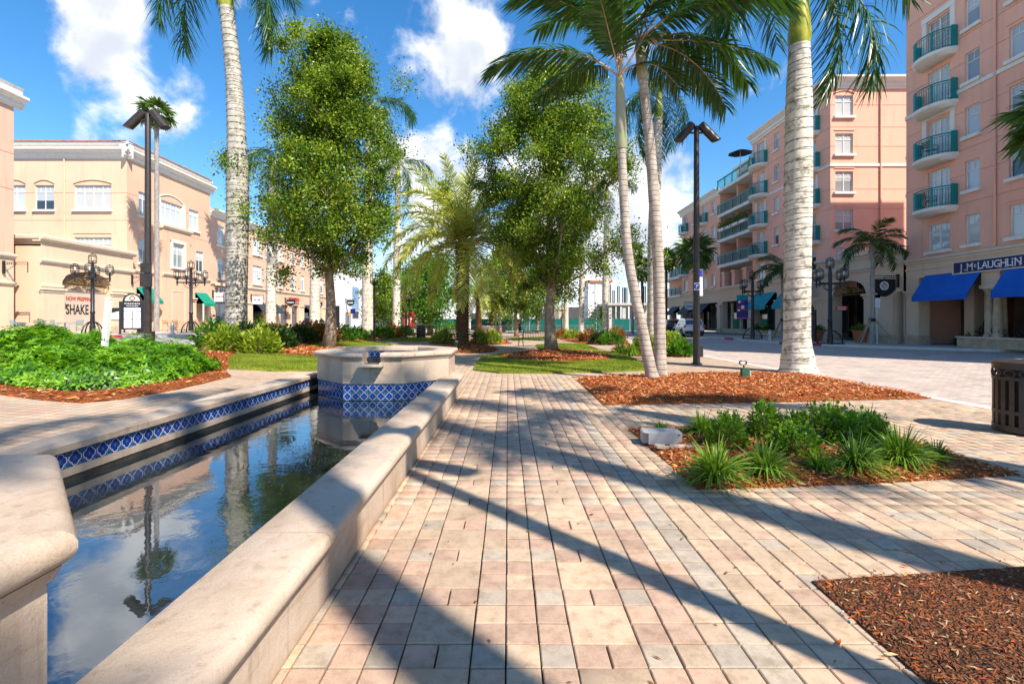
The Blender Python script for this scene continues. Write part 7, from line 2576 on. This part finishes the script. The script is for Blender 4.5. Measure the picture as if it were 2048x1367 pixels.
def person(label, base, rz, J, shirt, trousers, hair, split):
    """J: joints (name: xyz), skinned into one body; material by height"""
    t_ = thing('person', label, 'person', base, rz)
    chains = [('pelvis', 'waist', .15, .13), ('waist', 'chest', .13, .16), ('chest', 'neck', .16, .055), ('neck', 'head0', .055, .07), ('head0', 'head1', .095, .085),
              ('chest', 'lsh', .12, .06), ('lsh', 'lel', .055, .045), ('lel', 'lwr', .042, .03), ('lwr', 'lha', .035, .025), ('chest', 'rsh', .12, .06), ('rsh', 'rel', .055, .045), ('rel', 'rwr', .042, .03), ('rwr', 'rha', .035, .025),
              ('pelvis', 'lhip', .12, .09), ('lhip', 'lkn', .085, .06), ('lkn', 'lan', .055, .04), ('lan', 'lto', .045, .03), ('pelvis', 'rhip', .12, .09), ('rhip', 'rkn', .085, .06), ('rkn', 'ran', .055, .04), ('ran', 'rto', .045, .03)]
    names = ['pelvis'] + [c[1] for c in chains]
    rad = {'pelvis': .14}
    for a, b_, ra, rb in chains: rad[b_] = rb if b_ not in ('head0',) else .09
    me = bpy.data.meshes.new('body')
    me.from_pydata([J[n_] for n_ in names], [(names.index(a), names.index(b_)) for a, b_, _, _ in chains], [])
    o = bpy.data.objects.new('body', me)
    C.objects.link(o)
    o.modifiers.new('skin', 'SKIN')
    for i, n_ in enumerate(names):
        me.skin_vertices[0].data[i].radius = (rad[n_], rad[n_] * .85)
        me.skin_vertices[0].data[i].use_root = (i == 0)
    ss = o.modifiers.new('sub', 'SUBSURF'); ss.levels = 1; ss.render_levels = 1
    bpy.context.view_layer.update()
    m2 = bpy.data.meshes.new_from_object(o.evaluated_get(bpy.context.evaluated_depsgraph_get()))
    bpy.data.objects.remove(o)
    m2.name = 'body'
    m2.materials.clear()
    for q in (M_skin, shirt, trousers): m2.materials.append(q)
    zs = J['waist'][2]
    for p in m2.polygons:
        c = p.center
        best = min(chains, key=lambda ch: seg3(c, Vector(J[ch[0]]), Vector(J[ch[1]])))[1]
        p.material_index = 1 if best in ('waist', 'chest', 'lsh', 'rsh', 'lel', 'rel') else 2 if best in ('lhip', 'rhip', 'lkn', 'rkn', 'lan', 'ran', 'lto', 'rto', 'pelvis') else 0
    shade(m2, True)
    link('body', m2, t_)
    h0 = Vector(J['head1'])
    MB().lathe([(.04, -.10), (.098, -.07), (.10, .0), (.085, .06), (.03, .095)], 12, (h0.x, h0.y + .02, h0.z)).build('hair', hair, t_, smooth=True)
    f_ = MB()
    for sx in (-1, 1): f_.box(h0.x + sx * .035 - .012, h0.x + sx * .035 + .012, h0.y - .1, h0.y - .085, h0.z - .05, h0.z - .035)
    f_.box(h0.x - .012, h0.x + .012, h0.y - .115, h0.y - .08, h0.z - .09, h0.z - .05); f_.box(h0.x - .025, h0.x + .025, h0.y - .095, h0.y - .08, h0.z - .125, h0.z - .113)
    f_.build('face', pm('face_features', (.30, .14, .10), .6, .1, 5), t_)  # eyes, nose and mouth share one reddish brown tone
    return t_


def seg3(p, a, b_):
    ab = b_ - a
    t = max(0, min(1, (p - a).dot(ab) / max(1e-9, ab.dot(ab))))
    return (p - (a + ab * t)).length


SIT = dict(pelvis=(0, 0, .52), waist=(0, .02, .70), chest=(0, .0, .95), neck=(0, -.02, 1.10), head0=(0, -.03, 1.19), head1=(0, -.03, 1.28), lsh=(-.19, 0, 1.0), lel=(-.24, -.12, .78), lwr=(-.12, -.34, .78), lha=(-.08, -.42, .78),
           rsh=(.19, 0, 1.0), rel=(.24, -.12, .78), rwr=(.12, -.34, .78), rha=(.08, -.42, .78), lhip=(-.10, -.05, .50), lkn=(-.13, -.45, .50), lan=(-.13, -.42, .08), lto=(-.13, -.58, .04), rhip=(.10, -.05, .50), rkn=(.13, -.45, .50), ran=(.13, -.42, .08), rto=(.13, -.58, .04))
STD = dict(pelvis=(0, 0, .95), waist=(0, 0, 1.10), chest=(0, 0, 1.35), neck=(0, 0, 1.50), head0=(0, 0, 1.58), head1=(0, 0, 1.68), lsh=(-.19, 0, 1.42), lel=(-.25, .03, 1.14), lwr=(-.27, -.06, .9), lha=(-.27, -.08, .82),
           rsh=(.19, 0, 1.42), rel=(.25, -.03, 1.14), rwr=(.27, -.12, .92), rha=(.27, -.15, .85), lhip=(-.10, 0, .90), lkn=(-.11, -.12, .5), lan=(-.11, -.05, .08), lto=(-.11, -.2, .04), rhip=(.10, 0, .90), rkn=(.11, .05, .5), ran=(.11, .22, .1), rto=(.11, .1, .04))
M_shirt = pm('pale_grey_shirt', (.5, .52, .55), .8, .1, 4); M_trs = pm('dark_trousers', (.04, .045, .06), .8, .2, 4); M_hair = pm('dark_hair', (.03, .02, .015), .6, .2, 6)
person('person in a pale grey shirt sitting at a tan cafe table', gp(428, 662, .12), R(-60), SIT, M_shirt, pm('tan_shorts', (.4, .26, .16), .8, .1, 4), M_hair, 0)
person('person in dark clothes walking near the distant stop sign', gp(1076, 665), R(30), STD, M_trs, M_trs, M_hair, 0)


# --- cars
M_tyre = pm('tyre_rubber', (.015, .015, .016), .8, .2, 6); M_rim = pm('wheel_alloy', (.45, .45, .46), .3, .1, 5, metal=.7); M_cglass = pm('car_glass', (.012, .015, .018), .05, .1, 2, spec=.8)
M_tail = pm('tail_lamp', (.40, .01, .01), .2, .1, 4, coat=1.0); M_head = pm('head_lamp', (.6, .62, .64), .1, .1, 4, coat=1.0); M_trimk = pm('black_plastic_trim', (.02, .02, .021), .6, .1, 4)


def car(label, base, rz, paint, suv=True, cat='car'):
    t_ = thing('parked_car' if not suv else 'parked_suv', label, cat, base, rz)
    L, W, H = (4.9, 1.92, 1.78) if suv else (4.6, 1.84, 1.45)
    zb = .32 if suv else .25
    belt = 1.08 if suv else .90
    if suv: st = [(-2.45, .55, .86, .78), (-2.38, .38, .98, .88), (-1.9, zb, 1.04, .95), (-1.0, zb, belt, .96), (.2, zb, belt + .02, .96), (1.6, zb, belt + .05, .96), (2.25, .36, belt + .06, .93), (2.42, .5, 1.0, .86)]
    else: st = [(-2.3, .45, .66, .72), (-2.22, .28, .76, .84), (-1.7, zb, .84, .91), (-.9, zb, belt, .92), (.4, zb, belt + .02, .92), (1.5, zb, belt + .05, .92), (2.1, .3, belt, .88), (2.3, .45, .86, .78)]
    m = MB()
    for (x, z0, z1, w) in st: m.v += [(x, -w * .9, z0), (x, -w, z0 + (z1 - z0) * .35), (x, -w * .985, z1 - .10), (x, -w * .86, z1), (x, w * .86, z1), (x, w * .985, z1 - .10), (x, w, z0 + (z1 - z0) * .35), (x, w * .9, z0)]
    n = 8
    for i in range(len(st) - 1):
        for k in range(n): m.f.append((i * n + k, (i + 1) * n + k, (i + 1) * n + (k + 1) % n, i * n + (k + 1) % n))
    m.f += [tuple(range(n)), tuple(range((len(st) - 1) * n + n - 1, (len(st) - 1) * n - 1, -1))]
    m.mi = [0] * len(m.f)
    body = m.build('body', paint, t_, smooth=35)
    gh = [(-1.05, belt), (-.35, H - .06), (.3, H), (1.5, H - .02), (1.95, H - .10), (2.32, belt + .06)] if suv else [(-1.0, belt), (-.2, H - .05), (.4, H), (.9, H - .03), (1.75, belt + .06)]
    def half(z): return (.86 if suv else .82) - (z - belt) / (H - belt) * (.16 if suv else .2)
    m = MB()
    k = len(gh)
    m.v = [(x, -half(z), z) for x, z in gh] + [(x, half(z), z) for x, z in gh]
    m.f = [tuple(range(k)), tuple(range(2 * k - 1, k - 1, -1))] + [(i, k + i, k + i + 1, i + 1) for i in range(k - 1)] + [(k - 1, 2 * k - 1, k, 0)]
    m.mi = [0] * len(m.f)
    m.build('cabin', paint, t_, smooth=30)
    def on(x, z, e=.006): return half(z) + e
    zlo, zhi = belt + .06, H - .14
    def side(x0b, x1b, x0t, x1t, nm):
        for sx in (-1, 1):
            m = MB().add([(x0b, sx * on(0, zlo), zlo), (x1b, sx * on(0, zlo), zlo), (x1t, sx * on(0, zhi), zhi), (x0t, sx * on(0, zhi), zhi)], [(0, 1, 2, 3) if sx < 0 else (3, 2, 1, 0)])
            m.build(nm, M_cglass, t_)
    if suv: side(-.86, .05, -.42, .05, 'side_window'); side(.13, 1.15, .13, 1.15, 'side_window'); side(1.24, 2.05, 1.24, 1.78, 'side_window')
    else: side(-.8, .15, -.25, .15, 'side_window'); side(.22, 1.3, .22, .85, 'side_window')
    def end(i, e, nm):
        (xa, za), (xb, zb_) = gh[i], gh[i + 1]
        pts = []
        for s_, t in ((-1, .12), (1, .12), (1, .88), (-1, .88)):
            x, z = xa + (xb - xa) * t, za + (zb_ - za) * t
            pts.append((x + e, s_ * (half(z) - .09), z + .008))
        MB().add(pts, [(0, 1, 2, 3)]).build(nm, M_cglass, t_)
    end(0, -.008, 'windscreen'); end(k - 2, .012, 'rear_window')
    for x in (-1.48, 1.46):
        for sy in (-1, 1):
            r = .37 if suv else .33
            w = MB().tube([(x, sy * .70, r), (x, sy * .72, r), (x, sy * .95, r), (x, sy * .97, r)], [r * .9, r, r, r * .92], 20).build('wheel', M_tyre, t_, smooth=40)
            rm = MB().tube([(x, sy * .965, r), (x, sy * .985, r)], [r * .66, r * .62], 14)
            for q in range(5):
                a = q * 2 * PI / 5
                rm.bar((x, sy * .99, r), (x + r * .6 * math.cos(a), sy * .985, r + r * .6 * math.sin(a)), .05)
            link('rim', rm.mesh('rim', M_rim), w)
            MB().tube([(x + (r + .07) * math.cos(q * PI / 10), sy * (.955 if suv else .92), r + (r + .07) * math.sin(q * PI / 10)) for q in range(11)], .05, 5).build('wheel_arch', M_trimk if suv else paint, t_)
    for sy in (-1, 1):
        MB().box(2.30, 2.44, sy * .88 - .12 if sy > 0 else sy * .88 - .06, sy * .88 + .06 if sy > 0 else sy * .88 + .12, belt - .18, belt + .10).build('tail_light', M_tail, t_)
        MB().box(-2.44, -2.30, min(sy * .55, sy * .82), max(sy * .55, sy * .82), (.74 if suv else .58), (.90 if suv else .70)).build('headlight', M_head, t_)
        MB().box(-.85, -.62, min(sy * .93, sy * 1.08), max(sy * .93, sy * 1.08), belt + .02, belt + .18).build('wing_mirror', paint, t_)
        if suv: MB().box(-.3, 1.7, sy * .62 - .025, sy * .62 + .025, H - .01, H + .05).build('roof_rail', M_trimk, t_)
    MB().box(2.36, 2.50, -.84, .84, zb + .06, zb + .30).build('rear_bumper', M_trimk if suv else paint, t_)
    MB().box(-2.49, -2.34, -.80, .80, zb + .04, zb + .26).build('front_bumper', M_trimk if suv else paint, t_)
    MB().box(2.432, 2.452, -.26, .26, .78, .92).build('number_plate', M_sign_w, t_)
    return t_


P_white = pm('white_car_paint', (.70, .71, .72), .25, .02, 2, coat=1.0); P_dark = pm('dark_car_paint', (.018, .02, .028), .25, .05, 2, coat=1.0)
x, y, z = gp(1378, 672)
car('white SUV seen from behind on the shop side of the road', (xat(1376, 47), 47, gz(15, 47) - .012), R(-97), P_white, True)
car('dark car parked ahead of the white SUV', (xat(1337, 55), 55, gz(15, 55) - .012), R(-92), P_dark, True)
car('white car passing behind the royal palm on the left road', (xat(742, 62), 62, gz(-17, 62) - .03), R(95), P_white, False)
car('dark car parked by the cafes behind the twisted oak', (xat(625, 50), 50, gz(-20, 50) - .03), R(95), P_dark, False)
# ------------------------------------------------------------------ the far end of the street
M_offwhite = stucco('white_render', (.72, .70, .68), .03)
M_screen = pm('green_windscreen', (.0, .115, .095), .8, .12, .8, .2, 6)
M_wscreen = pm('white_windscreen', (.55, .56, .57), .8, .08, .8)


def box_building(name, label, x0, x1, y0, y1, z1, mat, z0=-.6):
    t_ = thing(name, label, 'building', ((x0 + x1) / 2, y0, z0))
    ox, oy = (x0 + x1) / 2, y0
    MB().box(x0 - ox, x1 - ox, 0, y1 - y0, 0, z1 - z0).build('wall', mat, t_)
    MB().box(x0 - ox - .25, x1 - ox + .25, -.25, y1 - y0 + .25, z1 - z0 - .5, z1 - z0 - .15).build('cornice', M_trim, t_)
    return t_


t_ = box_building('white_hall', 'white two storey shop hall beyond the cafes', -48, -31, 91, 122, 11.2, M_offwhite)
f = Fac(t_, -31, 91, 90)
f.box('poster_frame', 5.5, 9.5, 3.6, 8.2, .02, .08, pm('poster_blue', (.18, .30, .42), .5, .3, .6)); f.box('sign_board', 5.6, 9.4, 1.9, 3.3, .02, .07, M_sign_k)
for u in (1.5, 14, 19, 25): storefront(f, u, u + 3, -.4, 3, .02, 2)
g = Fac(t_, -48, 91, 0)
g.box('dark_gate', 12.6, 16.4, -.6, 4.2, .02, .1, M_sign_k); g.box('window_box', 12.9, 14.3, 7.2, 8.6, .02, .1, M_gdark)
for k, (px, lb) in enumerate(((690, 'black hanging sign on the white hall'),)): blade_sign(Fac(_Z, -31, 0, 90), 92.5, 5.4, 6, M_sign_k, M_sign_w, 1.8, 1.2, 'bracket_sign', lb, shape='round')

t_ = box_building('white_pavilion', 'white rendered building with coloured panels behind the median palms', -30, -11, 116, 140, 9.4, M_offwhite)
for (p0, p1, y0, y1, c, nm) in ((786, 806, 593, 612, (.62, .12, .32), 'pink_panel'), (807, 813, 594, 612, (.25, .50, .28), 'green_panel'), (814, 828, 597, 614, (.72, .25, .02), 'orange_panel'), (834, 856, 600, 616, (.02, .18, .55), 'blue_panel'), (858, 873, 602, 617, (.72, .52, .02), 'yellow_panel'), (874, 886, 604, 617, (.70, .22, .05), 'amber_panel')):
    Yp = 116
    m = MB().box(xat(p0, Yp) + 20.5, xat(p1, Yp) + 20.5, -.2, -.05, zat(y1, Yp) + .6, zat(y0, Yp) + .6)
    m.build(nm, pm(nm, c, .6, .05, 1), t_)
t_ = box_building('low_block', 'long low white block behind the green fence', -11, 12, 118, 135, 6.4, M_offwhite)
f = Fac(t_, -11, 118, 0)
for u in (2, 6, 10, 14, 18): f.box('opening', u, u + 2.2, 0, 3.2, .01, .05, M_gdark)
t_ = box_building('white_tower_house', 'white corner building with pilasters beyond the far palms', 15.2, 19.5, 92, 104, 9.2, M_offwhite)
f = Fac(t_, 15.2, 92, 0)
for u in (0, 1.35, 2.75, 3.9): f.box('pilaster', u, u + .4, -.6, 8.4, .01, .12, M_trimw)
f.box('red_roof', -.3, 4.6, 8.72, 9.0, -6, .3, M_terr)
t_ = box_building('beige_wall_block', 'low beige building behind the far palms', 10.5, 15, 100, 110, 4.2, M_beige)
# construction frame
t_ = thing('construction_frame', 'concrete frame with black column starter bars behind the fence', 'building', (21, 84, -.5))
for i in range(4):
    for j in range(3): MB().box(-3.6 + i * 2.4, -3.0 + i * 2.4, j * 4, .6 + j * 4, 0, 4.6).build('concrete_column', M_concrete, t_)
MB().box(-4, 4.6, -.3, 9, 4.602, 5.0).build('slab', M_concrete, t_)
for i in range(4):
    for j in range(3):
        for q in range(2): MB().box(-3.55 + i * 2.4 + q * .3, -3.38 + i * 2.4 + q * .3, j * 4 + .2, .4 + j * 4, 5.002, 8.2 - .5 * ((i + j) % 2)).build('column_form', M_black, t_)
# green windscreen fence, panel by panel
t_ = thing('site_fence', 'long green windscreen fence closing the end of the street', 'fence', (0, 84, gz(0, 84)))
M_pst = pm('fence_post', (.62, .64, .64), .5, .1, 3)
pn = MB().box(-1.42, 1.42, -.01, .01, .12, 2.2).mesh('panel', M_screen)
po = MB().tube([(0, 0, 0), (0, 0, 2.3)], .04, 6).mesh('post', M_pst)
for k in range(15):
    x = -16.6 + k * 2.9
    link('panel', pn, t_, (x + 1.45, rng.gauss(0, .04), 0), rng.gauss(0, .02)); link('post', po, t_, (x, 0, 0))
t_ = thing('white_fence', 'white windscreen fence by the left road end', 'fence', (-22, 80, gz(-15, 80)))
pn = MB().box(-1.42, 1.42, -.01, .01, .05, 2.1).mesh('panel', M_wscreen); po = MB().tube([(0, 0, 0), (0, 0, 2.2)], .04, 6).mesh('post', M_sign_r)
for k in range(3): link('panel', pn, t_, (k * 2.9 + 1.45, 0, 0), rng.gauss(0, .03)); link('post', po, t_, (k * 2.9, 0, 0))
# red banner sign
x, y, z = gp(818, 664)
t_ = thing('red_banner', 'tall red banner sign with white lettering at the fence end', 'banner', (x, y, z))
MB().box(-.5, .55, -.03, .03, .4, 1.9).build('cloth', M_sign_r, t_); MB().box(-.6, -.52, -.04, .04, 0, 3.0).build('post', M_black, t_)
strokes('lettering', 4, 1.1, .3, [M_sign_w], t_, (-.2, -.031, 1.15), (0, R(90), 0), 41); strokes('lettering', 3, .7, .22, [M_sign_w], t_, (.22, -.031, 1.2), (0, R(90), 0), 42)
# crowd barriers in front of the fence
for k in range(9):
    x = -6 + k * 2.35
    t_ = thing('crowd_barrier', ORD[k] + ' steel crowd barrier from the left before the green fence', 'barrier', (x, 79.5, gz(0, 79.5)), rng.gauss(0, .06), 'crowd barriers before the fence')
    MB().tube([(-1.1, 0, .15), (-1.1, 0, 1.05), (1.1, 0, 1.05), (1.1, 0, .15), (-1.1, 0, .15)], .03, 5).build('frame', M_steel, t_)
    for q in range(9): MB().tube([(-.9 + q * .225, 0, .15), (-.9 + q * .225, 0, 1.05)], .014, 4).build('bar', M_steel, t_)
    for sx in (-.8, .8): MB().box(sx - .03, sx + .03, -.3, .3, 0, .05).build('foot', M_steel, t_)
# pale round planter of the small date palm, second basin
x, y, z = gp(984, 663)
t_ = thing('round_planter', 'pale stone planter ring under the small date palm', 'planter', (x, y, z))
MB().lathe([(2.1, 0), (2.1, .75), (2.2, .78), (2.2, .95), (1.9, .95), (1.9, .8)], 10).build('ring', M_stone, t_); MB().lathe([(1.95, .7), (1.95, .86), (.1, .9)], 10).build('soil', M_soil, t_)
for k, (px, lb) in enumerate(((935, 'white gate pillar left of the small date palm'), (1010, 'white gate pillar right of the small date palm'))):
    x, y, z = gp(px, 661)
    t_ = thing('gate_pillar', lb, 'pillar', (x, y, z))
    MB().box(-.45, .45, -.45, .45, 0, 1.5).build('shaft', M_offwhite, t_); MB().box(-.55, .55, -.55, .55, 1.502, 1.65).build('cap', M_offwhite, t_)
    pot('urn of plants on the ' + lb, (x, y, z + 1.65), .4, .4, M_offwhite, L_dark, .35, 60 + k)
# parasol and greenery on the loggia balconies
t_ = thing('parasol', 'black parasol open on the top loggia terrace', 'umbrella', (22.8, 47.6, FL[4]))
n = 8
m = MB()
m.add([(0, 0, 2.55)] + [(1.15 * math.cos(2 * PI * k / n), 1.15 * math.sin(2 * PI * k / n), 2.1) for k in range(n)], [(0, 1 + k, 1 + (k + 1) % n) for k in range(n)])
m.build('canopy', M_sign_k, t_); MB().tube([(0, 0, 0), (0, 0, 2.6)], .03, 6).build('pole', M_white, t_)
for k in range(4):
    Yb = 47.2 + k * 1.55
    t_ = thing('balcony_planter', ORD[k] + ' white planter from the near end of the middle loggia railing', 'planter', (22.9, Yb, FL[2] + .78), 0, 'planters on the loggia railing')
    MB().box(-.16, .16, -.6, .6, 0, .28).build('trough', M_white, t_)
    r2 = np.random.default_rng(k)
    C_ = np.stack([r2.normal(0, .2, 260), r2.uniform(-.65, .65, 260), .3 + np.abs(r2.normal(0, .3, 260))], 1)
    V, Q = quads_leaf(C_, unit(r2.normal(0, 1, (260, 3)) + [0, 0, .3]), unit(r2.normal(0, .5, (260, 3)) + [0, 0, 1]), r2.uniform(.15, .35, 260), r2.uniform(.05, .1, 260))
    link('foliage', npmesh('foliage', V, Q, L_palm2), t_)
for k, (Yb, z_, lb) in enumerate(((26.3, FL[1], 'dark chair on the lowest near curved balcony'), (26.3, FL[2], 'dark chair on the second near curved balcony'), (44.9, FL[1], 'dark chair on the lowest curved balcony of the far wing'))):
    c = chair_proto(M_black, lb, None) if k == 0 else dup(c0, (0, 0, 0), 0, lb)
    if k == 0: c0 = c
    c.location = (22.9, Yb, z_); c.rotation_euler = (0, 0, R(60 + 40 * k))

# --- the median goes on behind the viewer: palms whose shadows reach the walk
royal('royal palm beside the road, out of the picture to the right', (8.3, 1.2, 0), [(0, 0, .4), (0, 0, 3), (.05, 0, 6), (.1, 0, 9)], [.55, .42, .4, .41, .30], 2.0, 8)
royal('royal palm behind the viewer', (5.1, -3.5, 0), [(0, 0, .4), (0, 0, 4), (-.1, 0, 9), (-.1, 0, 14.5)], [.36, .26, .23, .22, .18], 1.6, 7, scale=.85)
royal('third royal palm far behind the viewer', (5.3, -8.1, 0), [(0, 0, .4), (0, 0, 4), (.1, 0, 8), (.1, 0, 12)], [.4, .3, .27, .26, .2], 1.8, 12, scale=.82)
royal('second royal palm behind the viewer', (7.5, -2.2, 0), [(0, 0, .4), (0, 0, 4), (.1, 0, 9), (.1, 0, 15.5)], [.36, .27, .25, .24, .2], 1.8, 7, scale=.95)
# ------------------------------------------------------------------ small litter on the floor
def spill():
    r = np.random.default_rng(77)
    pts = []
    for B in (BED1, BED2, BED3):
        for i in range(len(B)):
            a, b_ = np.array(B[i]), np.array(B[(i + 1) % len(B)])
            k = int(np.linalg.norm(b_ - a) * 26)
            t = r.uniform(0, 1, k)[:, None]
            nrm = np.array([b_[1] - a[1], a[0] - b_[0]]); nrm = nrm / np.linalg.norm(nrm)
            pts.append(a + (b_ - a) * t + nrm * (np.abs(r.normal(0, .07, k)) * r.choice([-1, 1], k))[:, None])
    pts = np.concatenate(pts)
    n = len(pts)
    a = r.uniform(0, 2 * PI, n)
    D = np.stack([np.cos(a), np.sin(a), r.normal(0, .06, n)], 1)
    V, Q = quads_leaf(np.concatenate([pts, np.full((n, 1), .014)], 1), unit(D), unit(r.normal(0, .2, (n, 3)) + [0, 0, 1]), r.uniform(.02, .08, n), r.uniform(.008, .016, n), .15)
    o = link('spilled_chips', npmesh('spilled_chips', V, Q, M_chip)); o['kind'] = 'stuff'; o['label'] = 'loose wood chips spilled over the bed edges'
    n = 90
    P = np.stack([r.uniform(-.95, 7.5, n), 2 + 9 * r.uniform(0, 1, n) ** 1.4, np.full(n, .006)], 1)
    a = r.uniform(0, 2 * PI, n)
    V, Q = quads_leaf(P, np.stack([np.cos(a), np.sin(a), np.zeros(n)], 1), unit(r.normal(0, .25, (n, 3)) + [0, 0, 1]), r.uniform(.015, .05, n), r.uniform(.008, .022, n), .3)
    o = link('fallen_leaves', npmesh('fallen_leaves', V, Q, leafmat('dry_leaf', [(.05, .025, .015), (.16, .07, .03), (.30, .15, .04), (.12, .16, .03)], .15))); o['kind'] = 'stuff'; o['label'] = 'dry leaves scattered over the paver walk'


spill()
